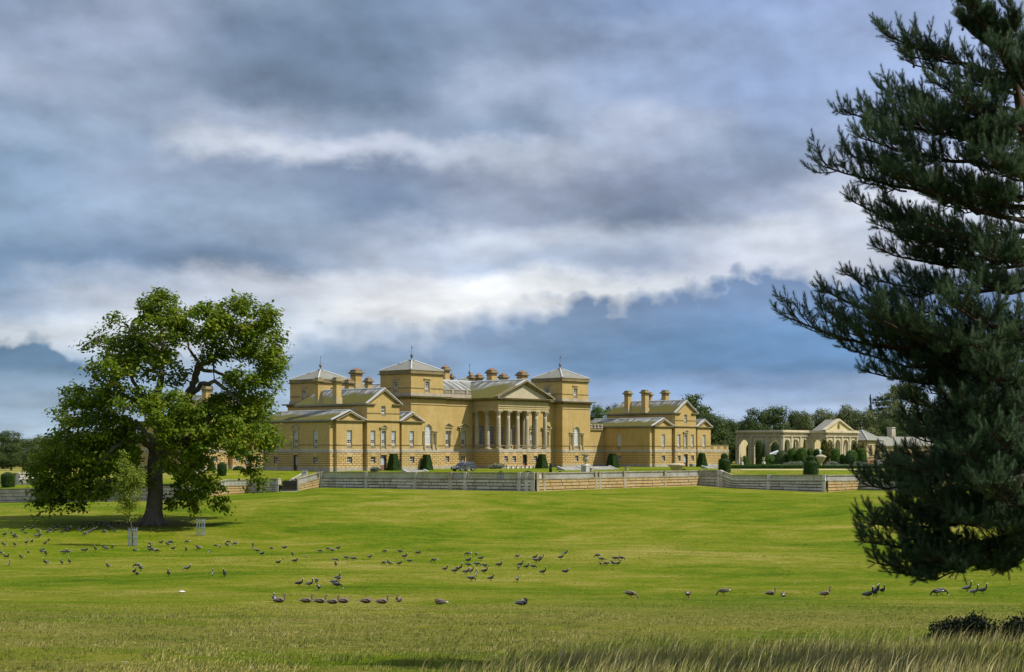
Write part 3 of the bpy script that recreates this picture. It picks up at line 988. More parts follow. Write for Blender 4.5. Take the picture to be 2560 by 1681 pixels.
def rustic(fc, z0, z1, ops, individual=False, nc=7, bl=1.12, parent=None):
    parent = parent or house
    ch = (z1 - z0) / nc
    mb = MB()
    for j in range(nc):
        za, zb = z0 + j * ch, z0 + (j + 1) * ch
        zc = (za + zb) / 2
        cuts = [(o[0], o[1]) for o in ops if o[2] - 0.01 < zc < o[3] + 0.25]
        segs = [(0.0, fc.L)]
        for c in cuts:
            ns = []
            for s in segs:
                if c[1] <= s[0] or c[0] >= s[1]: ns.append(s)
                else:
                    if c[0] > s[0]: ns.append((s[0], c[0]))
                    if c[1] < s[1]: ns.append((c[1], s[1]))
            segs = ns
        off = (0.5 if j % 2 else 0.0) * bl
        for s in segs:
            n0 = int(math.floor((s[0] - off) / bl))
            x = s[0]
            while x < s[1] - 0.05:
                n0 += 1
                e = min(s[1], n0 * bl + off)
                if e - x > 0.12:
                    jt = 0.035
                    a, w, h = (x + e) / 2, (e - x) - 2 * jt, ch - 2 * jt
                    pr = 0.055 + 0.012 * random.random()
                    if individual and STONE_COUNT[0] < 296:
                        mkobj('stone_block', stone_me, parent, fc.pt(a, zc, 0.0), (0, 0, fc.rot()), (w, pr, h))
                        STONE_COUNT[0] += 1
                    else:
                        q = [fc.pt(a + sx * w / 2, zc + sz * h / 2, 0) for sx, sz in ((-1, -1), (1, -1), (1, 1), (-1, 1))]
                        q += [fc.pt(a + sx * (w / 2 - .03), zc + sz * (h / 2 - .025), pr) for sx, sz in ((-1, -1), (1, -1), (1, 1), (-1, 1))]
                        mb.add(q, [(4, 5, 6, 7), (0, 1, 5, 4), (1, 2, 6, 5), (2, 3, 7, 6), (3, 0, 4, 7)])
                x = max(e, x + 0.01)
    # keystones over the openings
    for o in ops:
        if o[3] < z1:
            c, w = (o[0] + o[1]) / 2, (o[1] - o[0])
            zt = min(z1 - 0.02, o[3] + 0.80)
            for k in (-1, 0, 1):
                bw = w / 3 * 0.9
                q = []
                for d in (0.0, 0.10):
                    q += [fc.pt(c + k * w / 3 - bw / 2, o[3] + 0.02, d), fc.pt(c + k * w / 3 + bw / 2, o[3] + 0.02, d),
                          fc.pt(c + k * w / 2.4 + bw * .62, zt, d), fc.pt(c + k * w / 2.4 - bw * .62, zt, d)]
                mb.add(q, [(4, 5, 6, 7), (0, 1, 5, 4), (1, 2, 6, 5), (2, 3, 7, 6), (3, 0, 4, 7)])
    if mb.f:
        mb.build('rusticated_stones', 'stone', parent, kind='stuff')


# heights above the terrace
PL, BB, BT, SS, W0, W1 = 0.58, 3.40, 4.08, 4.90, 5.02, 7.62
EA, EB, AA, AB = 9.55, 12.75, 11.2, 15.55
MC0, MC1, MT = 13.45, 14.35, 15.05
TW, TP, TA = 19.65, 20.45, 22.8


def storey_ops(fc, wins, bas):
    pass


def plain_face(fc, top, wins=(), base=(), extra=(), individual=False, name='wall', label=None, skip_low=False):
    """one wall face: plinth, rustic basement, band, piano nobile.
    wins: (a, w, style, ped) ; base: (a, w, kind) kind = 'win'|'door' ; extra: (a,w,z0,z1,nx,nz,arch,style,apron)"""
    ops = []
    for (a, w, st, ped) in wins:
        ops.append((a - w / 2, a + w / 2, BT + 0.06, W1, False))
    bops = []
    for (a, w, kd) in base:
        if kd == 'win': bops.append((a - w / 2, a + w / 2, 1.52, 2.64, False))
        else: bops.append((a - w / 2, a + w / 2, 0.02, 2.95, True))
    eo = []
    for e in extra:
        a, w, z0, z1, nx, nz, arch, st, apron = e
        eo.append((a - w / 2, a + w / 2, z0 - (apron or 0), z1, arch))
    mb = MB()
    wall_mesh(mb, fc, BT, top, ops + eo)
    mb.build(name, 'wall', house, label=label)
    if not skip_low:
        mb = MB()
        wall_mesh(mb, fc, 0, BB, bops, 0.45)
        mb.build('basement_wall', 'joint', house)
        rustic(fc, PL, BB, bops, individual)
        # plinth and band
        mb = MB()
        segs = [(0, fc.L)]
        for o in bops:
            if o[2] < 0.3:
                s = segs.pop()
                segs += [(s[0], o[0]), (o[1], s[1])]
        for s in segs:
            q = [fc.pt(s[0] - .08, -0.6), fc.pt(s[1] + .08, -0.6)]
            a, b = s[0], s[1]
            mb.add([fc.pt(a, -.8, 0.10), fc.pt(b, -.8, 0.10), fc.pt(b, PL, 0.10), fc.pt(a, PL, 0.10), fc.pt(a, PL + .05, 0.0), fc.pt(b, PL + .05, 0.0),
                    fc.pt(a, -.8, -.1), fc.pt(b, -.8, -.1)],
                   [(0, 1, 2, 3), (3, 2, 5, 4), (6, 0, 3, 4), (1, 7, 5, 2)])
        mb.build('plinth', 'band', house)
    mb = MB()
    q = []
    for (z, d) in ((BB, 0), (BB, .14), (BB + .10, .16), (BB + .12, .08), (BT - .12, .08), (BT, .03), (BT, 0)):
        q += [fc.pt(-.0, z, d), fc.pt(fc.L, z, d)]
    fs = [(2 * i, 2 * i + 1, 2 * i + 3, 2 * i + 2) for i in range(6)]
    fs.append(tuple(2 * i for i in range(6, -1, -1)))
    fs.append(tuple(2 * i + 1 for i in range(7)))
    mb.add(q, fs)
    mb.build('band_course', 'band', house)
    # sill string, broken at the windows
    mb = MB()
    cuts = sorted([(a - w / 2, a + w / 2) for (a, w, _, _) in wins] + [(e[0] - e[1] / 2, e[0] + e[1] / 2) for e in extra if e[2] - (e[8] or 0) < SS < e[3]])
    x = 0
    for c in cuts + [(fc.L, fc.L)]:
        if c[0] - x > 0.05:
            mb.add([fc.pt(p, z, d) for d in (0, .09) for z in (SS - .10, SS + .04) for p in (x, c[0])],
                   [(4, 5, 7, 6), (0, 1, 5, 4), (2, 6, 7, 3), (0, 4, 6, 2), (1, 3, 7, 5)])
        x = c[1]
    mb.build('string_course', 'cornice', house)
    for (a, w, st, ped) in wins:
        add_window(fc, a, W0, w, W1 - W0, 3, 6, False, st, apron=W0 - BT - .08)
        if ped:
            surround(fc, a, BT + .06, W1, w)
    for (a, w, kd) in base:
        if kd == 'win':
            add_window(fc, a, 1.52, w, 1.12, 2, 2, False, 'dark')
        else:
            mb = MB()
            r = w / 2
            vs = [fc.pt(a - r, .02, -.40), fc.pt(a + r, .02, -.40), fc.pt(a + r, 1.0, -.40), fc.pt(a - r, 1.0, -.40)]
            mb.add(vs, [(0, 1, 2, 3)], 0)
            arc = [fc.pt(a + r * math.cos(math.pi * k / 10), 2.95 - r + r * math.sin(math.pi * k / 10), -.40) for k in range(11)]
            mb.add([fc.pt(a - r, 1.0, -.40), fc.pt(a + r, 1.0, -.40)] + arc, [tuple(range(13))], 1)
            mb.box
            mb.build('door', ['door', 'glass' if kd == 'doord' else 'blind'], house)
    for e in extra:
        a, w, z0, z1, nx, nz, arch, st, apron = e
        add_window(fc, a, z0, w, z1 - z0, nx, nz, arch, st, apron=apron)


def gable_roof(u0, u1, v0, v1, ze, za, ov=0.45, name='roof', hip_back=0.0):
    """ridge runs along v (gable to the front)"""
    uc = (u0 + u1) / 2
    mb = MB()
    a0, a1 = u0 - ov, u1 + ov
    b0, b1 = v0 - ov, v1 + ov
    slope = []
    n = 2
    zr = za + 0.22
    r0, r1 = b0, b1 - hip_back
    V = [(a0, b0, ze), (uc, r0, zr), (uc, r1, zr), (a0, b1, ze), (a1, b0, ze), (a1, b1, ze),
         (a0, b0, ze - .22), (a0, b1, ze - .22), (a1, b0, ze - .22), (a1, b1, ze - .22), (uc, r0, zr - .28)]
    Fs = [(0, 1, 2, 3), (4, 5, 2, 1), (3, 2, 5), (6, 0, 3, 7), (8, 9, 5, 4)]
    mb.add(V, Fs)
    mb.slope = [0, 1, 1, 0, 0, 0, 0, 0, 0, 0, 1]
    roof = mb.build(name, 'roof_v', house)
    # lead rolls: ridge and verges
    rl = MB()
    rl.tube([(uc, r0, zr + .02), (uc, r1, zr + .02)], [.16, .16], 6)
    rl.build('ridge_roll', 'lead', roof)
    vg = MB()
    for a in (a0, a1):
        for (p, q) in (((a, b0 - .02, ze), (uc, b0 - .02, zr)),):
            A, B = Vector(p), Vector(q)
            vg.add([A + Vector((0, -.03, .07)), B + Vector((0, -.03, .07)), B + Vector((0, .55, .07)), A + Vector((0, .55, .07)),
                    A + Vector((0, -.03, -.10)), B + Vector((0, -.03, -.10))], [(0, 1, 2, 3) if a == a0 else (3, 2, 1, 0), (0, 1, 5, 4)])
    vg.build('verge_flashing', 'lead', roof)
    eb = MB()
    eb.box(a0 - .06, a0 + .02, b0, b1, ze - .26, ze + .05)
    eb.box(a1 - .02, a1 + .06, b0, b1, ze - .26, ze + .05)
    eb.build('gutter', 'slate', roof)
    return roof


def gable_front(fc, ze, za, op=None, returns=True, closed=False):
    """triangular gable wall with raking cornice on face fc"""
    mb = MB()
    c = fc.L / 2
    if op:
        a, w, z0, z1 = op
    mb.add([fc.pt(0, ze), fc.pt(fc.L, ze), fc.pt(c, za)], [(0, 1, 2)])
    mb.build('gable_wall', 'wall', house)
    mb = MB()
    hw = fc.L / 2 + .45
    sl = (za - ze) / (fc.L / 2)
    for s in (-1, 1):
        vs = []
        for d in (-.05, .42):
            vs += [fc.pt(c + s * hw, ze - .28 + (-.0), d), fc.pt(c, za - .32 + .2, d), fc.pt(c, za + .17, d), fc.pt(c + s * hw, ze - .02, d)]
        mb.add(vs, [(0, 1, 2, 3), (4, 5, 6, 7)[::-1], (0, 4, 5, 1), (1, 5, 6, 2), (2, 6, 7, 3), (3, 7, 4, 0)])
        # dentil blocks under the rake
        n = int(hw / 0.55)
        for i in range(n):
            t = (i + .6) / n
            x = c + s * hw * (1 - t)
            z = ze - .28 + (za - .12 - ze + .28) * t - .20
            mb.add([fc.pt(x + p, z + q, d) for d in (0, .25) for (p, q) in ((-.11, 0), (.11, 0), (.11, .2), (-.11, .2))],
                   [(4, 5, 6, 7), (0, 1, 5, 4), (1, 2, 6, 5), (2, 3, 7, 6), (3, 0, 4, 7)])
    for (x0, x1) in (((-.45, fc.L + .45),) if closed else ((-.45, 1.9), (fc.L - 1.9, fc.L + .45))):
        for (za_, zb_, d) in ((ze - .42, ze - .22, .25), (ze - .22, ze - .02, .42)):
            mb.add([fc.pt(x, z, dd) for dd in (-.05, d) for (x, z) in ((x0, za_), (x1, za_), (x1, zb_), (x0, zb_))],
                   [(4, 5, 6, 7), (0, 1, 5, 4), (1, 2, 6, 5), (2, 3, 7, 6), (3, 0, 4, 7)])
    mb.build('raking_cornice', 'cornice', house)


def chimney(u, v, w, d, z0, z1, pots=0, label=None):
    mb = MB()
    mb.box(u - w / 2 - .12, u + w / 2 + .12, v - d / 2 - .12, v + d / 2 + .12, z0 - .5, z0 + .7, 1)
    mb.box(u - w / 2, u + w / 2, v - d / 2, v + d / 2, z0 + .7, z1 - .95)
    ch = mb.build('chimney', ['wall', 'trim'], house, label=label)
    mb = MB()
    mb.box(u - w / 2 - .07, u + w / 2 + .07, v - d / 2 - .07, v + d / 2 + .07, z1 - 1.35, z1 - 1.2)
    mb.box(u - w / 2 - .12, u + w / 2 + .12, v - d / 2 - .12, v + d / 2 + .12, z1 - .95, z1 - .8)
    mb.box(u - w / 2 - .40, u + w / 2 + .40, v - d / 2 - .40, v + d / 2 + .40, z1 - .80, z1 - .62)
    mb.frustum(u - w / 2 - .28, u + w / 2 + .28, v - d / 2 - .28, v + d / 2 + .28, z1 - .62, u - w / 2 - .0, u + w / 2 + .0, v - d / 2 - .0, v + d / 2 + .0, z1 - .2)
    mb.box(u - w / 2 + .02, u + w / 2 - .02, v - d / 2 + .02, v + d / 2 - .02, z1 - .2, z1)
    mb.build('chimney_cap', 'soot' if pots else 'cornice', ch)
    for i in range(pots):
        m2 = MB()
        x = u - w / 2 + w * (i + .5) / pots
        m2.lathe([(.17, z1 - .05), (.14, z1 + .32), (.18, z1 + .36)], 8, (x, v, 0))
        m2.build('chimney_pot', 'pot', ch)
    return ch


def weathervane(u, v, z):
    mb = MB()
    mb.box(u - .45, u + .45, v - .45, v + .45, z - .35, z + .02)
    mb.lathe([(.16, 0), (.12, .35), (.30, .75), (.34, .95), (.20, 1.15), (.07, 1.3), (.05, 1.5)], 10, (u, v, z))
    mb.tube([(u, v, z + 1.4), (u, v, z + 3.0)], [.05, .035], 6)
    wv = mb.build('weathervane', 'verdigris', house)
    m2 = MB()
    d = Vector((-.6, -.8))
    s = [(-.25, .0), (-.25, .28), (.5, .34), (1.15, .22), (1.0, .1), (1.15, 0)]
    vs = [(u + d.x * a + e * .6, v + d.y * a - e * .8, z + 2.45 + b) for e in (-.03, .03) for (a, b) in s]
    m2.add(vs, [tuple(range(6)), tuple(range(11, 5, -1))] + [(i, (i + 1) % 6, 6 + (i + 1) % 6, 6 + i) for i in range(6)])
    m2.tube([(u - d.x * .8, v - d.y * .8, z + 2.6), (u, v, z + 2.6)], [.02, .04], 4)
    m2.build('vane_flag', 'verdigris', wv)


def lead_hips(u0, u1, v0, v1, z0, za, roof):
    c = ((u0 + u1) / 2, (v0 + v1) / 2, za + .03)
    mb = MB()
    for p in ((u0, v0), (u1, v0), (u1, v1), (u0, v1)):
        mb.tube([(p[0], p[1], z0 + .04), c], [.17, .15], 6)
    mb.build('hip_roll', 'lead', roof)


def tower(u0, v0, dz=0.0, w=9.27, label=None):
    e = 0.32
    # lower body
    ua, ub, va, vb = u0 - e, u0 + w + e, v0 - e, v0 + w + e
    Lf = ub - ua
    front = Face((ua, va), (1, 0), Lf)
    left = Face((ua, vb), (0, -1), Lf)
    right = Face((ub, va), (0, 1), Lf)
    c = Lf / 2
    top = MC0 + dz
    for fc, is_front in ((front, True), (left, False), (right, False)):
        if is_front:
            # venetian window: arched light between two narrow side lights
            aw, sw, so = 1.85, 0.62, 1.78
            plain_face(fc, top, (), ((c, 1.05, 'win'),),
                       ((c, aw, W0, 9.25, 3, 6, True, 'white', W0 - BT - .08), (c - so, sw, W0, 7.35, 1, 5, False, 'dark', W0 - BT - .08),
                        (c + so, sw, W0, 7.35, 1, 5, False, 'dark', W0 - BT - .08)), individual=(u0 < 10 and v0 < 5), label=label)
            mb = MB()
            for s in (-1, 1):
                for xx in (1.17, 2.33):
                    mb.lathe([(.17, BT + .7), (.17, BT + .8), (.13, BT + .9), (.11, 7.1), (.16, 7.3)], 10, fc.pt(c + s * xx, 0, .08))
                a, b = c + s * 1.02, c + s * 2.62
                a, b = min(a, b), max(a, b)
                for (za, zb, d) in ((7.36, 7.75, .12), (7.75, 7.95, .35), (BT, BT + .72, .0)):
                    mb.add([fc.pt(x, z, dd) for dd in (-.0, d) for (x, z) in ((a, za), (b, za), (b, zb), (a, zb))],
                           [(4, 5, 6, 7), (0, 1, 5, 4), (1, 2, 6, 5), (2, 3, 7, 6), (3, 0, 4, 7)])
                for xx in (1.17, 2.33):
                    mb.add([fc.pt(c + s * xx + p, z, dd) for dd in (0, .25) for (p, z) in ((-.16, BT), (.16, BT), (.16, SS), (-.16, SS))],
                           [(4, 5, 6, 7), (0, 1, 5, 4), (1, 2, 6, 5), (2, 3, 7, 6), (3, 0, 4, 7)])
            # archivolt
            n = 12
            r0, r1 = aw / 2, aw / 2 + .28
            zc = 9.25 - aw / 2
            for k in range(n):
                a, b = math.pi * k / n, math.pi * (k + 1) / n
                vs = [fc.pt(c + r * math.cos(t), zc + r * math.sin(t), d) for d in (0, .14) for (r, t) in ((r0, a), (r0, b), (r1, b), (r1, a))]
                mb.add(vs, [(4, 5, 6, 7)[::-1], (0, 4, 5, 1), (2, 6, 7, 3), (1, 5, 6, 2), (3, 7, 4, 0)])
            mb.build('window_surround', 'trim', house)
        else:
            plain_face(fc, top, (), ())
    # entablature
    ring = [(ua, va), (ub, va), (ub, vb), (ua, vb)]
    mb = MB()
    mb.box(ua - .06, ub + .06, va - .06, vb + .06, MC0 + dz, MC1 + dz)
    mb.build('frieze', 'wall', house)
    mb = MB()
    mould(mb, ring, MC0 - .12 + dz, MC0 + .06 + dz, .14, True)
    mb.build('architrave', 'trim', house)
    mb = MB()
    mould(mb, ring, MC1 + dz, MC1 + .14 + dz, .25, True)
    dentils(mb, ring, MC1 + .14 + dz, MC1 + .40 + dz, 0, .62, .26, .34, closed=True)
    mould(mb, ring, MC1 + .40 + dz, MT - .12 + dz, .95, True)
    mould(mb, ring, MT - .12 + dz, MT + dz, 1.05, True)
    mb.add([(ua - 1, va - 1, MT + dz - .02), (ub + 1, va - 1, MT + dz - .02), (ub + 1, vb + 1, MT + dz - .02), (ua - 1, vb + 1, MT + dz - .02)], [(0, 1, 2, 3)])
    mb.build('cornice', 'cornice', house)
    # attic stage
    A = [(u0, v0), (u0 + w, v0), (u0 + w, v0 + w), (u0, v0 + w)]
    mb = MB()
    mould(mb, A, MT + dz, MT + .62 + dz, .16, True)
    mb.build('attic_base', 'band', house)
    for fc in (Face((u0, v0), (1, 0), w), Face((u0, v0 + w), (0, -1), w), Face((u0 + w, v0), (0, 1), w), Face((u0 + w, v0 + w), (-1, 0), w)):
        mb = MB()
        aw, z0, z1 = 1.3, 16.72 + dz, 18.15 + dz
        wall_mesh(mb, fc, MT + dz, TW + dz, [(w / 2 - aw / 2, w / 2 + aw / 2, 15.75 + dz, z1, False)])
        mb.build('attic_wall', 'wall', house)
        add_window(fc, w / 2, z0, aw, z1 - z0, 3, 3, False, 'dark', apron=.95)
        mb = MB()
        for (x0, x1, za, zb, d) in ((w / 2 - aw / 2 - .2, w / 2 - aw / 2, z0 - .95, z1 + .2, .07), (w / 2 + aw / 2, w / 2 + aw / 2 + .2, z0 - .95, z1 + .2, .07),
                                    (w / 2 - aw / 2, w / 2 + aw / 2, z1, z1 + .2, .07), (w / 2 - aw / 2 - .4, w / 2 + aw / 2 + .4, z1 + .42, z1 + .6, .28)):
            mb.add([fc.pt(x, z, dd) for dd in (0, d) for (x, z) in ((x0, za), (x1, za), (x1, zb), (x0, zb))],
                   [(4, 5, 6, 7), (0, 1, 5, 4), (1, 2, 6, 5), (2, 3, 7, 6), (3, 0, 4, 7)])
        mb.build('window_surround', 'trim', house)
        mb = MB()
        for (x0, x1) in ((0, w / 2 - aw / 2 - .2), (w / 2 + aw / 2 + .2, w)):
            mb.add([fc.pt(x, z, dd) for dd in (0, .09) for (x, z) in ((x0, z0 - .10), (x1, z0 - .10), (x1, z0 + .06), (x0, z0 + .06))],
                   [(4, 5, 6, 7), (0, 1, 5, 4), (1, 2, 6, 5), (2, 3, 7, 6), (3, 0, 4, 7)])
        mb.build('string_course', 'cornice', house)
    mb = MB()
    mould(mb, A, TW - .15 + dz, TW + dz, .10, True)
    mould(mb, A, TW + dz, TW + .16 + dz, .42, True)
    mould(mb, A, TW + .16 + dz, TP - .14 + dz, .12, True)
    mould(mb, A, TP - .14 + dz, TP + dz, .20, True)
    mb.build('attic_cornice', 'cornice', house)
    mb = MB()
    c = (u0 + w / 2, v0 + w / 2, TA + dz)
    q = .15
    mb.add([(u0 - q, v0 - q, TP + dz), (u0 + w + q, v0 - q, TP + dz), (u0 + w + q, v0 + w + q, TP + dz), (u0 - q, v0 + w + q, TP + dz), c],
           [(0, 1, 4), (1, 2, 4), (2, 3, 4), (3, 0, 4)])
    r = mb.build('roof', 'slate', house)
    lead_hips(u0 - q, u0 + w + q, v0 - q, v0 + w + q, TP + dz, TA + dz, r)
    weathervane(c[0], c[1], c[2])


D2, W_, D3 = 47.58, 9.27, 29.2
tower(0, 0, label='front left corner tower wall')
tower(D2, 0, label='front right corner tower wall')
tower(0, D3, -1.0, 9.5)
tower(D2, D3, -0.8)

# ---- centre range between the towers
VC = 2.1
UA, UB = W_ + .32, D2 - .32
UCEN = (0 + D2 + W_) / 2
PU0 = U(1181.0, VC)                                   # left flank of the portico at the wall
PHW = UCEN - PU0
PV = Vv(1241.3, UCEN - PHW)                           # plane of the front columns
PU1 = UCEN + PHW
uw1, uw2 = U(1118.0, VC), U(1157.3, VC)
uw3, uw4 = 2 * UCEN - uw2, 2 * UCEN - uw1
print('portico', PU0, PU1, PV, uw1, uw2)
for (a, b, ws) in ((UA, PU0, (uw1, uw2)), (PU1, UB, (uw3, uw4))):
    fc = Face((a, VC), (1, 0), b - a)
    plain_face(fc, MC0, (), tuple((w_ - a, 1.05, 'win') for w_ in ws),
               tuple((w_ - a, 1.5, W0, 8.0, 3, 5, False, 'half', W0 - BT - .08) for w_ in ws), individual=(a < 20))
    for w_ in ws:
        surround(fc, w_ - a, W0 - .1, 8.0, 1.5, big=True)
# portico back wall, set back behind the flank walls
VR = VC + 1.9
fc = Face((PU0, VR), (1, 0), PU1 - PU0)
arch_c = [fc.L * (i + .5) / 5 for i in range(5)]
mb = MB()
wall_mesh(mb, fc, BT, MC0, [(a - .75, a + .75, BT + .9, 9.3, True) for a in arch_c])
mb.build('wall', 'wall', house, label='wall with arched openings behind the columns')
for i, a in enumerate(arch_c):
    add_window(fc, a, BT + .9, 1.5, 9.3 - BT - .9, 3, 7, True, 'dark')
for i, a in enumerate(arch_c):
    mb = MB()
    n = 10
    for k in range(n):
        t0, t1 = math.pi * k / n, math.pi * (k + 1) / n
        vs = [fc.pt(a + r * math.cos(t), 8.55 + r * math.sin(t), d) for d in (0, .10) for (r, t) in ((.75, t0), (.75, t1), (1.0, t1), (1.0, t0))]
        mb.add(vs, [(4, 5, 6, 7)[::-1], (0, 4, 5, 1), (2, 6, 7, 3)])
    for (x0, x1) in ((a - 1.28, a - .78), (a + .78, a + 1.28)):
        mb.add([fc.pt(x, z, dd) for dd in (0, .14) for (x, z) in ((x0, 8.30), (x1, 8.30), (x1, 8.52), (x0, 8.52))],
               [(4, 5, 6, 7), (0, 1, 5, 4), (1, 2, 6, 5), (2, 3, 7, 6), (3, 0, 4, 7)])
    mb.build('arch_moulding', 'trim', house)
for (p, t) in (((PU1, VC), (0, 1)), ((PU0, VR), (0, -1))):
    f2 = Face(p, t, VR - VC)
    # returns face into the porch
    mb = MB()
    mb.add([(p[0], VC, BT), (p[0], VR, BT), (p[0], VR, MC0), (p[0], VC, MC0)], [(0, 1, 2, 3)])
    mb.build('return_wall', 'wall', house)
# podium
pf = Face((PU0, PV - .75), (1, 0), PU1 - PU0)
NB = PU1 - PU0
plain_face(pf, BT + .01, (), ((NB * .13, 1.05, 'win'), (NB * .29, 1.05, 'win'), (NB * .5, 1.3, 'doord'), (NB * .71, 1.05, 'win'), (NB * .87, 1.05, 'win')), individual=True)
plain_face(Face((PU0, VC), (0, -1), VC - PV + .75), BT + .01, (), ())
plain_face(Face((PU1, PV - .75), (0, 1), VC - PV + .75), BT + .01, (), ())
mb = MB()
mb.box(PU0 - .05, PU1 + .05, PV - .80, VR, BT - .05, BT + .02)
mb.build('portico_floor', 'band', house)

# columns
capz = 12.35
colh = capz - BT - .02


def column_mesh():
    sh = MB()
    r = .50
    sh.lathe([(r * 1.0, .42), (r * 1.0, .5), (r * .99, 2.4), (r * .94, 4.4), (r * .86, 6.4), (r * .83, colh - 1.05)], 20)
    ba = MB()
    ba.box(-r * 1.42, r * 1.42, -r * 1.42, r * 1.42, 0, .16)
    ba.lathe([(r * 1.38, .16), (r * 1.42, .22), (r * 1.30, .30), (r * 1.14, .33), (r * 1.22, .38), (r * 1.06, .44)], 20)
    ca = MB()
    z = colh - 1.05
    ca.lathe([(r * .86, z), (r * .92, z + .03), (r * .84, z + .07), (r * .84, z + .35), (r * .95, z + .55), (r * 1.15, z + .83)], 16)
    for ring, (nn, z0, hh, rr) in enumerate(((8, z + .06, .34, r * .86), (8, z + .34, .34, r * .92))):
        for k in range(nn):
            a = 2 * math.pi * (k + .5 * ring) / nn
            d = Vector((math.cos(a), math.sin(a), 0))
            t = Vector((-d.y, d.x, 0))
            w = .15
            p = [d * rr - t * w, d * rr + t * w, d * (rr + .10) + t * w * .8, d * (rr + .10) - t * w * .8, d * (rr + .20) + t * w * .3, d * (rr + .20) - t * w * .3]
            hs = [0, 0, hh * .8, hh * .8, hh * .68, hh * .68]
            ca.add([(q.x, q.y, z0 + h) for q, h in zip(p, hs)], [(0, 1, 2, 3), (3, 2, 4, 5)])
    for sx in (-1, 1):
        for sy in (-1, 1):
            q = Vector((sx, sy)).normalized()
            ca.lathe([(.02, z + .60), (.13, z + .64), (.16, z + .74), (.10, z + .84)], 8, (q.x * r * 1.5, q.y * r * 1.5, 0))
    ca.box(-r * 1.28, r * 1.28, -r * 1.28, r * 1.28, z + .86, colh)
    return sh.mesh('column', 'column', True), ba.mesh('column_base', 'column'), ca.mesh('capital', 'column')


cm = column_mesh()
CI = .62
cu = [PU0 + CI + (PU1 - PU0 - 2 * CI) * i / 5 for i in range(6)]
cols = [(u, PV) for u in cu]
vm = PV + (VC - PV) * .46
for u in (cu[0], cu[5]):
    cols += [(u, vm), (u, PV + (VC - PV) * .90)]
for (u, v) in cols:
    o = mkobj('column', cm[0], house, (u, v, BT + .02))
    mkobj('column_base', cm[1], o)
    mkobj('capital', cm[2], o)
# entablature of the portico + centre range
pr = [(PU0, VC), (PU0, PV - .48), (PU1, PV - .48), (PU1, VC)]
mb = MB()
b_ = .96
mb.box(PU0 + .02, PU1 - .02, PV - .46, PV + b_ - .48, capz + .003, MC1)
mb.box(PU0 + .02, PU0 + b_, PV + b_ - .48, VC + .3, capz + .003, MC1)
mb.box(PU1 - b_, PU1 - .02, PV + b_ - .48, VC + .3, capz + .003, MC1)
mb.box(PU0 + b_, PU1 - b_, PV + b_ - .48, VR + .2, MC1 - .5, MC1 - .1)
mb.build('portico_entablature', 'trim', house)
mb = MB()
mould(mb, pr, capz + .45, capz + .58, .06)
mould(mb, pr, capz + .92, capz + 1.06, .12)
mb.build('architrave', 'trim', house)
mb = MB()
mould(mb, [(UA, VC), (PU0, VC)], MC0 - .12, MC0 + .06, .14)
mould(mb, [(PU1, VC), (UB, VC)], MC0 - .12, MC0 + .06, .14)
mb.build('architrave', 'trim', house)
mb = MB()
mb.box(UA - .1, PU0 - .01, VC - .04, VC + 2, MC0 + .002, MC1)
mb.box(PU1 + .01, UB + .1, VC - .04, VC + 2, MC0 + .002, MC1)
mb.build('frieze', 'wall', house)
line = [(UA, VC), (PU0, VC), (PU0, PV - .48), (PU1, PV - .48), (PU1, VC), (UB, VC)]
mb = MB()
mould(mb, line, MC1, MC1 + .14, .25)
dentils(mb, line, MC1 + .14, MC1 + .40, 0, .62, .26, .34)
mould(mb, line, MC1 + .40, MT - .12, .93)
mould(mb, line, MT - .12, MT - .01, 1.03)
mb.box(PU0 - .5, PU1 + .5, PV - 1.0, VC + 2, MT - .16, MT - .03)
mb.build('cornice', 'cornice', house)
# roof parapet balustrades beside the pediment
for (a, b) in ((UA + .1, PU0 - .4), (PU1 + .4, UB - .1)):
    mb = MB()
    mb.box(a, b, VC - .05, VC + .35, MT - .02, MT + .75)
    mb.box(a, b, VC - .08, VC + .38, MT + 1.65, MT + 1.82)
    n = int((b - a) / .36)
    for i in range(n):
        x = a + (b - a) * (i + .5) / n
        if i % 12 == 0:
            mb.box(x - .22, x + .22, VC - .07, VC + .36, MT + .75, MT + 1.65)
        else:
            mb.lathe([(.07, 0), (.12, .25), (.06, .6), (.08, .9)], 6, (x, VC + .15, MT + .75))
    mb.build('roof_balustrade', 'band', house)
# pediment
ped_z = MT + (Hh(952, UCEN, PV) - MT)
hw = PHW + 1.0
tf = Face((PU0 - 1.0, PV - .55), (1, 0), 2 * hw)
mb = MB()
mb.add([tf.pt(.8, MT - .03, 0), tf.pt(2 * hw - .8, MT - .03, 0), tf.pt(hw, ped_z - .35, 0)], [(0, 1, 2)])
mb.build('pediment', 'pale', house, label='plain pale stone triangle of the portico gable')
mb = MB()
for s in (-1, 1):
    for (d0, d1, o0, o1) in ((-.05, .62, -.62, -.28), (-.05, .95, -.28, .12)):
        vs = []
        for d in (d0, d1):
            vs += [tf.pt(hw + s * (hw - .0), MT - .03 + max(0, o0), d), tf.pt(hw, ped_z + o0, d), tf.pt(hw, ped_z + o1, d), tf.pt(hw + s * (hw + .1), MT - .03 + max(.05, o1 + .2), d)]
        mb.add(vs, [(0, 1, 2, 3), (4, 5, 6, 7)[::-1], (0, 4, 5, 1), (1, 5, 6, 2), (2, 6, 7, 3), (3, 7, 4, 0)])
    n = 17
    for i in range(n):
        t = (i + .8) / (n + .6)
        x = hw + s * hw * (1 - t)
        z = MT + (ped_z - .62 - MT) * t - .26
        if z < MT - .02: continue
        mb.add([tf.pt(x + p, z + q, d) for d in (0, .5) for (p, q) in ((-.13, 0), (.13, 0), (.13, .3), (-.13, .3))],
               [(4, 5, 6, 7), (0, 1, 5, 4), (1, 2, 6, 5), (2, 3, 7, 6), (3, 0, 4, 7)])
mb.build('raking_cornice', 'cornice', house)
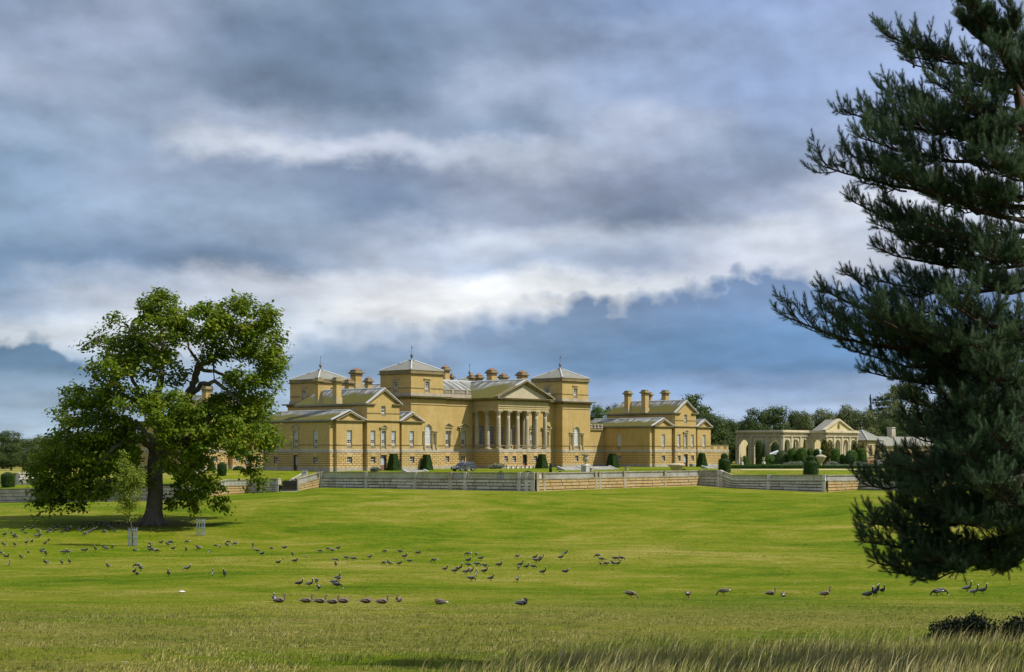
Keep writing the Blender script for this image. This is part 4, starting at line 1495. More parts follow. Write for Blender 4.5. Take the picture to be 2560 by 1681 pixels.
# portico roof with its ridge running back into the main roof
RZ = ped_z + .12
mb = MB()
zb, ve = MT - .01, VC + 13
mb.add([(PU0 - 1.1, PV - 1.5, zb), (UCEN, PV - 1.5, RZ), (UCEN, ve, RZ), (PU0 - 1.1, ve, zb), (PU1 + 1.1, PV - 1.5, zb), (PU1 + 1.1, ve, zb)], [(0, 1, 2, 3), (4, 5, 2, 1)])
mb.slope = [.1, .8, .8, .1, .1, .8]
pr_ = mb.build('portico_roof', 'roof_v', house)
mb = MB()
for s in (-1, 1):
    A = Vector((UCEN + s * (PHW + 1.1), PV - 1.5, zb))
    B = Vector((UCEN, PV - 1.5, RZ))
    mb.add([A + Vector((0, 0, .1)), B + Vector((0, 0, .1)), B + Vector((0, .9, .1)), A + Vector((0, .9, .1)), A + Vector((0, 0, -.1)), B + Vector((0, 0, -.1))],
           [(0, 1, 2, 3) if s < 0 else (3, 2, 1, 0), (0, 1, 5, 4)])
mb.tube([(UCEN, PV - 1.5, RZ + .05), (UCEN, ve - 5, RZ + .05)], [.2, .2], 6)
mb.build('verge_flashing', 'lead', pr_)
# main roofs: long front roof parallel to the facade, side roofs, back
MR0 = MT + .4


def ridge_roof_u(u0, u1, v0, v1, z0, z1, hip=5.0):
    vc = (v0 + v1) / 2
    mb = MB()
    mb.add([(u0, v0, z0), (u1, v0, z0), (u1 - hip, vc, z1), (u0 + hip, vc, z1), (u0, v1, z0), (u1, v1, z0)],
           [(0, 1, 2, 3), (5, 4, 3, 2), (4, 0, 3), (1, 5, 2)])
    mb.slope = [.45, .45, 1.2, 1.2, .45, .45]
    r = mb.build('roof', 'roof_u', house)
    mb = MB()
    mb.tube([(u0 + hip, vc, z1 + .05), (u1 - hip, vc, z1 + .05)], [.18, .18], 6)
    for a in ((u0, v0, u0 + hip), (u1, v0, u1 - hip)):
        mb.tube([(a[0], a[1], z0 + .05), (a[2], vc, z1 + .05)], [.16, .16], 6)
    mb.build('ridge_roll', 'lead', r)


def ridge_roof_v(u0, u1, v0, v1, z0, z1, hip=5.0):
    uc = (u0 + u1) / 2
    mb = MB()
    mb.add([(u0, v0, z0), (u0, v1, z0), (uc, v1 - hip, z1), (uc, v0 + hip, z1), (u1, v0, z0), (u1, v1, z0)],
           [(0, 3, 2, 1), (4, 5, 2, 3), (0, 4, 3), (1, 2, 5)])
    mb.slope = [.45, .45, 1.2, 1.2, .45, .45]
    r = mb.build('roof', 'roof_v', house)
    mb = MB()
    mb.tube([(uc, v0 + hip, z1 + .05), (uc, v1 - hip, z1 + .05)], [.18, .18], 6)
    mb.build('ridge_roll', 'lead', r)


ridge_roof_u(W_ - 1, D2 + 1, VC + .8, VC + 16, MR0, Hh(954, 20, 9) + .2, 6)
ridge_roof_v(.6, 13, 5, D3 + 3, MR0, Hh(958, 5, 18) - .3, 5)
ridge_roof_v(D2 - 4, D2 + W_ - .6, 5, D3 + 3, MR0, MR0 + 3.4, 5)
# body of the block (flanks and rear)
plain_face(Face((.3, D3), (0, -1), D3 - W_ - .4), MC0, tuple((a, 1.3, 'half', False) for a in (3.5, 8, 12.5, 17)), ())
plain_face(Face((D2 + W_ - .3, W_ + .4), (0, 1), D3 - W_ - .4), MC0, tuple((a, 1.3, 'half', False) for a in (3.5, 8, 12.5, 17)), ())
mb = MB()
mb.box(.35, D2 + W_ - .35, W_ + .4, D3 + 6, BT, MC1)
mb.build('rear_wall', 'wall', house)
mb = MB()
for (u, s) in ((.3, -1), (D2 + W_ - .3, 1)):
    mb.box(u - .9 if s < 0 else u, u if s < 0 else u + .9, W_ + .3, D3, MC1 + .3, MT)
    mb.box(u - .3 if s < 0 else u, u if s < 0 else u + .3, W_ + .3, D3, MC1, MC1 + .3)
mb.build('cornice', 'cornice', house)

# chimneys of the main block: photo column range, top row, depth v
for (x0, x1, rt, v, pots, zb_) in ((876, 905.5, 925, 17, 3, 17.5), (912, 930, 946, 8, 2, 16), (862, 884, 950, 12, 2, 16), (1103, 1124, 918, 15, 4, 17.5), (1125.5, 1134, 936, 19, 2, 17),
                                   (1172, 1186, 938, 20, 3, 17.5), (1187, 1207, 938, 19.5, 4, 17.5), (1216.5, 1242, 925, 16, 5, 18), (1247.5, 1270, 937, 20, 4, 17.5), (1292, 1319, 931, 17, 5, 17)):
    xc = (x0 + x1) / 2
    u = U(xc, v)
    w = (x1 - x0) / (F / toW(u, v)[1]) / (CT + ST) * 1.0
    chimney(u, v, w * 1.05, w * .95, zb_, Hh(rt, u, v), pots)

# ---- wings
WV = -10.5                                             # plane of the recessed slivers
WL0 = U(824.1, WV)
WLEN = 19.6


def wing(du, dv, label, individual=False, style='half', side_wins=(4.0, 9.8, 15.6), right_door=True):
    """a five part pavilion: low gable, tall gable, low gable; long flank to the left"""
    u0 = WL0 + du
    v0 = WV + dv
    tot = 23.1
    ax0, ax1 = u0 + 1.1, u0 + 7.6
    bx0, bx1 = u0 + 8.5, u0 + 16.9
    cx0, cx1 = u0 + 17.6, u0 + tot
    back = v0 + WLEN
    # left flank (seen in shade)
    fl = Face((u0, back), (0, -1), WLEN)
    n = len(side_wins)
    mid = n // 2
    plain_face(fl, EA, tuple((a, 1.3, style, (i == mid and n == 3)) for i, a in enumerate(side_wins)),
               tuple((a, 1.1, 'win' if not (i == mid and n == 3) else 'door') for i, a in enumerate(side_wins)), label=label + ' long left wall')
    plain_face(Face((u0, v0), (1, 0), 1.1), EA, (), ())
    # pavilion A
    plain_face(Face((ax0, v0), (0, -1), .62), EA, (), ())
    fa = Face((ax0, v0 - .62), (1, 0), ax1 - ax0)
    plain_face(fa, EA, ((fa.L / 2, 1.3, style, False),), ((fa.L / 2, 1.1, 'win'),), individual=individual)
    gable_front(fa, EA, AA - .25, closed=True)
    plain_face(Face((ax1, v0 - .62), (0, 1), .62), EA, (), ())
    plain_face(Face((ax1, v0), (1, 0), bx0 - ax1), EA, (), ())
    gable_roof(u0 + .05, ax1 + .55, v0 - .62, back, EA, AA - .05, .4, name='roof')
    # tall middle
    plain_face(Face((bx0, v0), (0, -1), .95), EA, (), ())
    fb = Face((bx0, v0 - .95), (1, 0), bx1 - bx0)
    L = fb.L
    plain_face(fb, EB, ((L * .18, 1.2, style, False), (L * .5, 1.2, style, True), (L * .82, 1.2, style, False)), ((L * .18, 1.05, 'win'), (L * .5, 1.45, 'door'), (L * .82, 1.05, 'win')),
               ((L * .5, 1.1, 11.0, 12.35, 3, 2, False, 'dark', .75),), individual=individual)
    gable_front(fb, EB, AB - .25)
    mb = MB()
    for (a, b) in ((0, L * .5 - .55), (L * .5 + .55, L)):
        mb.add([fb.pt(x, z, dd) for dd in (0, .09) for (x, z) in ((a, 10.86), (b, 10.86), (b, 11.0), (a, 11.0))],
               [(4, 5, 6, 7), (0, 1, 5, 4), (1, 2, 6, 5), (2, 3, 7, 6), (3, 0, 4, 7)])
    for (z0, z1, d) in ((EA - .30, EA - .12, .15), (EA - .12, EA + .02, .30)):
        mb.add([fb.pt(x, z, dd) for dd in (0, d) for (x, z) in ((-.2, z0), (L + .2, z0), (L + .2, z1), (-.2, z1))],
               [(4, 5, 6, 7), (0, 1, 5, 4), (1, 2, 6, 5), (2, 3, 7, 6), (3, 0, 4, 7)])
    mb.build('string_course', 'cornice', house)
    fs = Face((bx0 + .02, back + .02), (0, -1), back - v0 + .95)
    ops = [(2.6, 3.8, 10.75, 12.0, False), (8.2, 10.6, 10.6, 11.9, True), (15.6, 16.8, 10.75, 12.0, False)]
    mb = MB()
    wall_mesh(mb, fs, 9.0, EB, ops)
    mb.build('upper_wall', 'wall', house)
    add_window(fs, 3.2, 10.75, 1.2, 1.25, 2, 2, False, 'full')
    add_window(fs, 16.2, 10.75, 1.2, 1.25, 3, 2, False, 'full')
    add_window(fs, 9.4, 10.6, 2.4, 1.3, 3, 1, True, 'dark')
    fr = Face((bx1 - .02, v0 - .95), (0, 1), back - v0 + .95)
    mb = MB()
    wall_mesh(mb, fr, BB, EB, [])
    mb.build('upper_wall', 'wall', house)
    gable_roof(bx0, bx1, v0 - .95, back, EB, AB - .05, .45, hip_back=2.0)
    mb = MB()
    mould(mb, [(bx0, back), (bx0, v0 - .95)], EB - .34, EB - .2, .2)
    dentils(mb, [(bx0, back), (bx0, v0 - .8)], EB - .48, EB - .34, 0, .18, .2, .3)
    mould(mb, [(u0, back), (u0, v0)], EA - .36, EA - .2, .2)
    dentils(mb, [(u0, back), (u0, v0)], EA - .52, EA - .36, 0, .18, .2, .3)
    mb.build('eaves_cornice', 'cornice', house)
    # pavilion C
    plain_face(Face((bx1, v0 - .1), (1, 0), cx0 - bx1), EA, (), ())
    plain_face(Face((cx0, v0), (0, -1), .85), EA, (), ())
    fcc = Face((cx0, v0 - .85), (1, 0), cx1 - cx0)
    plain_face(fcc, EA, ((fcc.L / 2, 1.2, style, False),), ((fcc.L / 2, 1.05, 'win'),), individual=individual)
    gable_front(fcc, EA, AA - .35, closed=True)
    plain_face(Face((cx1, v0 - .85), (0, 1), WLEN + .85), EA, (), ())
    gable_roof(cx0 - .3, cx1, v0 - .85, back, EA, AA - .15, .4)
    mb = MB()
    mb.box(u0 + .1, cx1 - .1, back - .3, back, 0, EA)
    mb.build('rear_wall', 'wall', house)


wing(0, 0, 'left front wing', individual=True)
DR = U(1624.5, WV) - WL0
wing(DR, 0, 'right front wing', style='full', side_wins=(2.0, 4.6, 10.5))
wing(0, 41.5, 'rear left wing')

# wing chimneys
for (x0, x1, rt, v, zb_) in ((786.3, 806.5, 944.5, -3.6, 13.2), (831.5, 853.5, 944.2, -6.6, 13.2)):
    u = U((x0 + x1) / 2, v)
    w = (x1 - x0) / (F / toW(u, v)[1]) / (CT + ST)
    chimney(u, v, w * 1.05, w * .95, zb_, Hh(rt, u, v), 0)
for (x0, x1, rt, v, zb_) in ((1560.5, 1579, 977.5, .5, 13.3), (1603, 1621.5, 975, -2.8, 13.3), (1622, 1630.5, 980.5, 6, 13.6), (1654, 1672.5, 976, 1.5, 14.2)):
    u = U((x0 + x1) / 2, v)
    w = (x1 - x0) / (F / toW(u, v)[1]) / (CT + ST)
    chimney(u, v, w * 1.05, w * .95, zb_, Hh(rt, u, v), 0)
for (x0, x1, rt, v, zb_) in ((508, 526, 965, 38, 13), (542, 560, 988, 36, 13)):
    u = U((x0 + x1) / 2, v)
    chimney(u, v, 1.5, 1.4, zb_, Hh(rt, u, v), 0)

# ---- links between tower and wings
VL = 3.2
lu0, lu1 = D2 + W_ + .3, WL0 + DR
fc = Face((lu0, VL), (1, 0), lu1 - lu0)
plain_face(fc, 8.7, ((2.3, 1.3, 'half', False),), ((2.6, 1.35, 'door'),))
mb = MB()
mould(mb, [(lu0, VL), (lu1, VL)], 8.6, 8.95, .35)
mb.box(lu0, lu1, VL + .02, VL + 6, 8.6, 8.94)
mb.build('eaves_cornice', 'cornice', house)
mb = MB()
for i in range(7):
    x = lu0 + .8 + i * (lu1 - lu0 - 1.6) / 6
    mb.lathe([(.30, 0), (.42, .25), (.25, .5), (.38, .85), (.15, 1.1)], 8, (x, VL + .1, 8.95))
mb.build('scroll_parapet', 'band', house)
ll0 = WL0 + 23.1
fc = Face((ll0 - .5, VL), (1, 0), 8.6)
plain_face(fc, 8.7, ((4, 1.3, 'half', False),), ())
mb = MB()
mb.box(ll0 - .5, ll0 + 8.1, VL + .02, VL + 6, 8.6, 8.94)
mb.build('eaves_cornice', 'cornice', house)

# ------------------------------------------------------------------ garden wall running right from the house
gw0 = WL0 + DR + 23.1
gfc_w = thing('garden_wall', 'yellow rusticated garden wall running from the right wing to the arcaded orangery', 'wall', (*toW(gw0, WV + 2), ZB), TH)
save_house = house
house = gfc_w
gL = 11.6
gf = Face((0, 0), (1, 0), gL)
mb = MB()
wall_mesh(mb, gf, 0, BB, [], .3)
mb.box(0, gL, .02, .6, -.5, BB)
mb.build('wall_core', 'joint', house)
rustic(gf, PL, BB, [], False, parent=gfc_w)
mb = MB()
mb.box(0, gL, -.12, .7, BB, BT)
mb.box(0, gL, -.12, .02, -.5, PL)
mb.build('band_course', 'band', house)
mb = MB()
mb.box(0, gL, 0.0, .5, BT + .002, BT + .95)
mb.build('parapet', 'wall', house)
mb = MB()
mb.box(-.05, gL, -.12, .62, BT + .95, BT + 1.12)
for k in range(4):
    mb.box(1.3 + k * 2.8, 2.3 + k * 2.8, -.06, -.003, BT + .2, BT + .8)
mb.build('coping', 'cornice', house)
house = save_house
scene.cycles.max_bounces = 4
scene.cycles.diffuse_bounces = 2
scene.cycles.glossy_bounces = 2
scene.cycles.transmission_bounces = 2


def ter(x, Y, dz=0.0):
    X = (x - 1280) / F * Y
    return Vector((X, Y, gz(X, Y) + dz))


# ------------------------------------------------------------------ terrace wall with balustrade
twall = thing('terrace_wall', 'long weathered stone terrace wall with balustrade crossing in front of the house', 'wall', (0, 0, 0))
WSEG = [(480, 565, 'ochre', 1), (565, 622, 'ochre', 1), (622, 700, 'grey', 1), (739, 800, 'ochre', 1), (800, 1338, 'grey', 1), (1338, 1749, 'ochre', 1),  # colour follows the light: grey on shaded faces, ochre on sunlit ones
        (1749, 1802, 'grey', 2), (1802, 1832, 'grey', 1), (1832, 2066, 'grey', 1), (2066, 2148, 'ochre', 1), (2148, 2300, 'grey', 1), (2300, 2560, 'ochre', 1),
        (2560, 3400, 'grey', 1), (0, 480, 'grey', 0), (-250, 0, 'grey', 0), (-1400, -250, 'grey', 0)]
PIERS = [482, 624, 700, 740, 800, 918, 1041, 1129, 1166, 1300, 1318, 1338, 1356, 1480, 1490, 1551, 1655, 1749, 1802, 1924, 2062, 2147, 2300, 2430, 2560]
wb = [0]
_b2 = MB()
_b2.add([(-.5, 0, -.5), (.5, 0, -.5), (.5, 0, .5), (-.5, 0, .5), (-.485, -1, -.42), (.485, -1, -.42), (.485, -1, .42), (-.485, -1, .42)],
        [(4, 5, 6, 7), (0, 1, 5, 4), (1, 2, 6, 5), (2, 3, 7, 6), (3, 0, 4, 7)])
blk = {'grey': _b2.mesh('wall_stone', 'grey'), 'ochre': _b2.mesh('wall_stone', 'ochre')}


def wv_at(x):
    Y = float(np.interp(x, WX, WYd))
    return Vector(((x - 1280) / F * Y, Y)), float(np.interp(x, WX, WT)), float(np.interp(x, WX, WB))


bal_mb, = (MB(),)
stuff_blocks = {'grey': MB(), 'ochre': MB()}
for (xa, xb, mt, sty) in WSEG:
    A, ta, ba_ = wv_at(xa)
    B, tb, bb_ = wv_at(xb)
    L = (B - A).length
    t = (B - A) / L
    n = Vector((t.y, -t.x))

    def wp(s, f, d, lift=0.0):
        """s along, f: 0 bottom .. 1 balustrade base, d outward"""
        q = A + t * s + n * d
        k = s / L
        top = ta + (tb - ta) * k
        bot = ba_ + (bb_ - ba_) * k - 0.35
        base = top - (1.15 if sty == 1 else (1.15 if sty == 2 else 0.05))
        return (q.x, q.y, bot + (base - bot) * f + lift)
    core = MB()
    core.add([wp(0, 0, .30), wp(L, 0, .30), wp(L, 1, .22), wp(0, 1, .22), wp(0, 0, -.35), wp(L, 0, -.35), wp(L, 1, -.35), wp(0, 1, -.35)],
             [(0, 1, 2, 3), (7, 6, 5, 4), (3, 2, 6, 7), (0, 3, 7, 4), (1, 5, 6, 2)])
    core.build('wall_core', 'joint' if mt == 'ochre' else 'wallcore', twall)
    nc = 4
    for j in range(nc):
        s = 0.0
        rl = random.Random(int(xa * 7 + j))
        while s < L - .05:
            e = min(L, s + rl.uniform(1.3, 3.4))
            if L - e < .5: e = L
            f0, f1 = j / nc, (j + 1) / nc
            a = wp(s, f0, 0), wp(e, f0, 0), wp(e, f1, 0), wp(s, f1, 0)
            slope = abs((ta - tb)) / L + abs(ba_ - bb_) / L
            pr = .10 + .03 * rl.random() + .05 * (nc - j) / nc
            h = (a[3][2] - a[0][2])
            if wb[0] < 290 and slope < .05 and 620 < (xa + xb) / 2 < 2300:
                c = wp((s + e) / 2, (f0 + f1) / 2, .22)
                mkobj('wall_stone', blk[mt], twall, c, (0, 0, math.atan2(t.y, t.x)), (e - s - .05, pr, h - .09))
                wb[0] += 1
            else:
                q = [wp(s + .015, f0, .2, .03), wp(e - .015, f0, .2, .03), wp(e - .015, f1, .2, -.03), wp(s + .015, f1, .2, -.03)]
                q += [wp(s + .04, f0, .22 + pr, .05), wp(e - .04, f0, .22 + pr, .05), wp(e - .04, f1, .22 + pr, -.05), wp(s + .04, f1, .22 + pr, -.05)]
                stuff_blocks[mt].add(q, [(4, 5, 6, 7), (0, 1, 5, 4), (1, 2, 6, 5), (2, 3, 7, 6), (3, 0, 4, 7)])
            s = e
    cap = MB()

    def slab(z0, z1, d0, d1, s0=0.0, s1=None, mbx=cap):
        s1 = L if s1 is None else s1
        v = []
        for (s_, dd, zz) in ((s0, d1, z0), (s1, d1, z0), (s1, d1, z1), (s0, d1, z1), (s0, d0, z0), (s1, d0, z0), (s1, d0, z1), (s0, d0, z1)):
            v.append(wp(s_, 1, dd, zz))
        mbx.add(v, [(0, 1, 2, 3), (7, 6, 5, 4), (3, 2, 6, 7), (0, 4, 5, 1), (0, 3, 7, 4), (1, 5, 6, 2)])
    slab(0.0, .18, -.30, .42)
    if sty == 1:
        slab(.98, 1.16, -.20, .22)
        nb = int(L / .27)
        for i in range(nb):
            s = (i + .5) * L / nb
            x, y, z = wp(s, 1, .01, .18)
            bal_mb.lathe([(.11, 0), (.11, .07), (.07, .11), (.13, .32), (.11, .48), (.07, .66), (.11, .73), (.11, .80)], 6, (x, y, z))
    if sty == 2:
        slab(.18, .98, -.15, .16)
        slab(.98, 1.16, -.22, .26)
    cap.build('coping', 'wallcap', twall)
    if sty:
        for px_ in PIERS:
            if xa - .1 <= px_ <= xb + .1:
                # distance along the segment
                P, _, _ = wv_at(px_)
                s = min(L - .3, max(.3, (P - A).dot(t)))
                pm = MB()
                w2 = .27
                slab(-.0, 1.02, -.22, .36, s - w2, s + w2, pm)
                slab(1.02, 1.19, -.26, .40, s - w2 - .05, s + w2 + .05, pm)
                q = [wp(s - w2, 0, .40), wp(s + w2, 0, .40), wp(s + w2, 1, .37), wp(s - w2, 1, .37), wp(s - w2, 0, 0), wp(s + w2, 0, 0), wp(s + w2, 1, 0), wp(s - w2, 1, 0)]
                pm.add(q, [(0, 1, 2, 3), (0, 3, 7, 4), (1, 5, 6, 2)])
                pm.build('pier', 'grey' if mt == 'grey' else 'wallcap', twall)
bal_mb.build('balusters', 'balus', twall, smooth=True, kind='stuff')
for k, mbx in stuff_blocks.items():
    mbx.build('wall_stones', k, twall, kind='stuff')

# plain panels beside two of the corners
for (xa, xb) in ((1130, 1165), (1302, 1336), (1340, 1355), (1481, 1489)):
    A, ta, _ = wv_at(xa)
    B, tb, _ = wv_at(xb)
    t = (B - A).normalized()
    n = Vector((t.y, -t.x))
    pm = MB()
    q = []
    for (P, z, d) in ((A, ta - 1.0, .2), (B, tb - 1.0, .2), (B, tb - .12, .2), (A, ta - .12, .2), (A, ta - 1.0, -.1), (B, tb - 1.0, -.1), (B, tb - .12, -.1), (A, ta - .12, -.1)):
        w = P + n * d
        q.append((w.x, w.y, z))
    pm.add(q, [(0, 1, 2, 3), (7, 6, 5, 4), (3, 2, 6, 7)])
    pm.build('panel', 'grey', twall)

# gate with its steps, between two piers
A, ta, ba_ = wv_at(705)
B, tb, bb_ = wv_at(737)
L = (B - A).length
gate = thing('garden_gate', 'black wrought iron gate closing the gap in the balustrade at the foot of its ramp', 'gate', (A.x + (B - A).normalized().y * .75, A.y - (B - A).normalized().x * .75, bb_ + .3), math.atan2((B - A).y, (B - A).x))
mb = MB()
Hg = 1.75
for z in (.1, 1.0, Hg - .1):
    mb.box(0, L, -.03, .03, z, z + .05)
mb.box(-.0, .06, -.03, .03, 0, Hg)
mb.box(L - .06, L, -.03, .03, 0, Hg)
mb.build('gate_frame', 'iron', gate)
for i in range(13):
    m2 = MB()
    x = L * (i + .5) / 13
    m2.tube([(x, 0, .1), (x, 0, Hg + .1 * math.sin(i * math.pi / 12))], [.045, .04], 5)
    m2.tube([(x - .07, 0, 1.1), (x + .07, 0, 1.3), (x - .06, 0, 1.5)], [.04, .04, .04], 4)
    m2.build('bar', 'iron', gate)
gs = thing('gate_steps', 'worn grey stone steps below the wrought iron gate', 'steps', (A.x, A.y, bb_ - .4), math.atan2((B - A).y, (B - A).x))
for i in range(4):
    m2 = MB()
    m2.box(-.4, L + .4, -1.4 + i * .38, .8, i * .17, (i + 1) * .17)
    m2.build('step', 'steps', gs)
# dark panel that paints in the shade of the recess behind the gate
m2 = MB()
m2.box(-.2, L + .2, -.50, -.36, -1, 1.55)
rw = thing('gate_recess_shade', 'dark panel standing for the shade of the recess behind the iron gate', 'wall', (A.x, A.y, bb_ + .3), math.atan2((B - A).y, (B - A).x))
m2.build('recess_shade_panel', 'wallcore', rw)
# second ramped balustrade behind the gate
rb = thing('ramp_balustrade', 'short sloping balustrade with grey pier behind the iron gate', 'balustrade', ter(748, 276))
P, Q = P3(722, 1203, 276) - rb.location, P3(757, 1183, 279) - rb.location
m2 = MB()
d = (Q - P)
m2.tube([P, Q], [.12, .12], 4)
m2.tube([P - Vector((0, 0, .9)), Q - Vector((0, 0, .9))], [.14, .14], 4)
m2.build('rail', 'balus', rb)
for i in range(9):
    m2 = MB()
    q = P + d * (i + .5) / 9
    m2.lathe([(.07, -.85), (.1, -.6), (.05, -.3), (.07, -.05)], 6, q)
    m2.build('baluster', 'balus', rb)
m2 = MB()
m2.box(Q.x, Q.x + .75, Q.y - .35, Q.y + .35, -1.6, Q.z + .25)
m2.box(Q.x - .08, Q.x + .83, Q.y - .43, Q.y + .43, Q.z + .25, Q.z + .40)
m2.build('pier', 'balus', rb)

# distant balustrade on the left
lb = thing('lower_balustrade', 'distant pale balustrade on the far left lawn beside the round yew', 'balustrade', ter(40, 345))
P, Q = P3(-120, 1200, 345) - lb.location, P3(330, 1200, 330) - lb.location
m2 = MB()
t = (Q - P).normalized()
for z0, z1, w in ((-1.15, -.95, .3), (-.1, .1, .25)):
    n = Vector((-t.y, t.x, 0)) * w
    m2.add([P - n + Vector((0, 0, z0)), Q - n + Vector((0, 0, z0)), Q + n + Vector((0, 0, z0)), P + n + Vector((0, 0, z0)),
            P - n + Vector((0, 0, z1)), Q - n + Vector((0, 0, z1)), Q + n + Vector((0, 0, z1)), P + n + Vector((0, 0, z1))], [(3, 2, 1, 0), (4, 5, 6, 7), (0, 1, 5, 4), (2, 3, 7, 6)])
m2.build('rail', 'balus', lb)
m2 = MB()
nn = int((Q - P).length / .33)
for i in range(nn):
    m2.lathe([(.07, -.95), (.11, -.7), (.05, -.4), (.07, -.1)], 5, P + (Q - P) * (i + .5) / nn)
m2.build('balusters', 'balus', lb, kind='stuff')
p = ter(62, 352)
sb = thing('stone_plinth', 'long grey stone block standing on the left lawn behind the low balustrade', 'stone block', (p.x, p.y, p.z), TH)
m2 = MB()
m2.box(-1.9, 3.2, -.8, .8, 0, 2.2)
m2.build('block', 'grey', sb)
m2 = MB()
m2.box(-2.1, 3.4, -1.0, 1.0, 2.2, 2.4)
m2.build('coping', 'balus', sb)


# ------------------------------------------------------------------ garden steps, benches, urns
def steps(label, x0, x1, Y, n=5, run=.40, rise=.12, group='flights of stone garden steps'):
    a = ter(x0, Y)
    Wd = (x1 - x0) / (F / Y) / (CT)
    o = thing('garden_steps', label, 'steps', (a.x, a.y, a.z), TH, group)
    for i in range(n):
        m = MB()
        m.box(0, Wd, i * run, i * run + run + .02, -.5, .02 + (i + 1) * rise)
        m.build('step', 'steps', o)
    for s in (-.55, Wd + .05):
        m = MB()
        m.add([(s, -.3, .05), (s + .5, -.3, .05), (s + .5, n * run, n * rise + .2), (s, n * run, n * rise + .2), (s, -.3, -.4), (s + .5, -.3, -.4), (s + .5, n * run, -.4), (s, n * run, -.4)],
              [(0, 1, 2, 3), (4, 5, 1, 0), (0, 3, 7, 4), (1, 5, 6, 2)])
        m.build('kerb', 'steps', o)


steps('wide white stone garden steps at the foot of the right tower', 1416, 1462, 300)
steps('white stone steps right of the tall urn in front of the link', 1478, 1545, 309)
steps('pale stone steps peeping over the balustrade below the left wing yew', 1022, 1066, 283, 3)
steps('pale stone steps beside the flat-topped yew at the right end of the house', 1772, 1800, 330, 4)


def bench(label, x, Y, Lb=5.5):
    a = ter(x, Y)
    o = thing('stone_bench', label, 'bench', (a.x, a.y, a.z), TH, 'stone benches before the portico')
    m = MB()
    m.box(-Lb / 2, Lb / 2, -.3, .3, .5, .62)
    m.build('seat', 'pot', o)
    for i in range(4):
        m = MB()
        x_ = -Lb / 2 + .4 + (Lb - .8) * i / 3
        m.box(x_ - .2, x_ + .2, -.22, .22, -.05, .5)
        m.build('leg', 'white', o)


bench('long pinkish stone bench left of the portico basement door', 1287, 331)
bench('shorter view of a pinkish stone bench between the portico door and the yew', 1330, 336, 4.6)


def urn(label, x, Y, h, ped, cat='urn', group='stone urns in the terrace garden', rb=1.0, planted=False):
    a = ter(x, Y)
    o = thing('garden_urn', label, cat, a, TH, group)
    m = MB()
    w = ped * .36
    m.box(-w, w, -w, w, -.1, ped * .82)
    m.frustum(-w * 1.15, w * 1.15, -w * 1.15, w * 1.15, ped * .82, -w * .5, w * .5, -w * .5, w * .5, ped)
    m.build('pedestal', 'balus', o)
    m = MB()
    k = h
    m.lathe([(.16 * k * rb, ped), (.10 * k, ped + .08 * k), (.10 * k, ped + .16 * k), (.28 * k * rb, ped + .34 * k), (.34 * k * rb, ped + .55 * k), (.25 * k * rb, ped + .72 * k),
             (.26 * k * rb, ped + .82 * k), (.42 * k * rb, ped + .94 * k), (.40 * k * rb, ped + k)], 16)
    m.build('urn_bowl', 'column', o, smooth=True)
    return o


urn('tall carved stone urn on a square pedestal in front of the right tower', 1464.5, 281, 1.75, 1.7)
urn('small carved urn just right of the tall pedestal urn', 1478, 276, 1.0, .5)
urn('small carved vase on the lawn between the yew pyramid and the huge basin', 1566, 285, 1.0, .5)
urn('little pale urn in front of the parked car', 1170, 272, .9, .5)
urn('white urn on a plinth nearest the garden wall in the parterre', 1854, 395, 1.1, 1.0)
urn('white urn on a plinth at the middle of the parterre', 1909, 395, 1.1, 1.0)
urn('tall white stone finial urn at the right end of the parterre', 2198, 350, 1.5, 1.8)


def basin(label, x, Y, R, h):
    a = ter(x, Y)
    o = thing('stone_basin', label, 'fountain', a, 0)
    m = MB()
    m.lathe([(R * .35, -.2), (R * .36, .1), (R * .22, .25), (R * .20, h * .35), (R * .45, h * .5)], 20)
    m.build('basin_foot', 'column', o, smooth=True)
    m = MB()
    m.lathe([(R * .40, h * .45), (R * .62, h * .56), (R * .72, h * .72), (R * .98, h * .84), (R * 1.0, h * .90), (R * .90, h * .93), (R * .55, h * 1.0), (R * .2, h * 1.05)], 28)
    m.build('basin_bowl', 'column', o, smooth=True)


basin('huge shallow stone fountain basin on a stem in front of the right wing', 1691, 291, 1.65, 2.3)
basin('round tazza fountain on a baluster stem beside the dark yew in the parterre', 2052, 340, 1.2, 2.8)


# ------------------------------------------------------------------ foliage
def cards(C, N, size, r, asp=1.0, jit=.6):
    """leaf quads centred at C with normals ~N"""
    n = len(C)
    N = N + r.normal(0, jit, (n, 3))
    N /= np.linalg.norm(N, axis=1, keepdims=True) + 1e-9
    A = np.cross(N, r.normal(0, 1, (n, 3)))
    A /= np.linalg.norm(A, axis=1, keepdims=True) + 1e-9
    B = np.cross(N, A)
    s = size * r.uniform(.6, 1.3, (n, 1))
    A = A * s * .5
    B = B * s * .5 * asp
    V = np.stack([C - A * .5 - B, C + A * .9 - B * .1, C + A * .4 + B, C - A * .8 + B * .2], 1).reshape(-1, 3)
    Fc = np.arange(4 * n).reshape(n, 4)
    return V, Fc


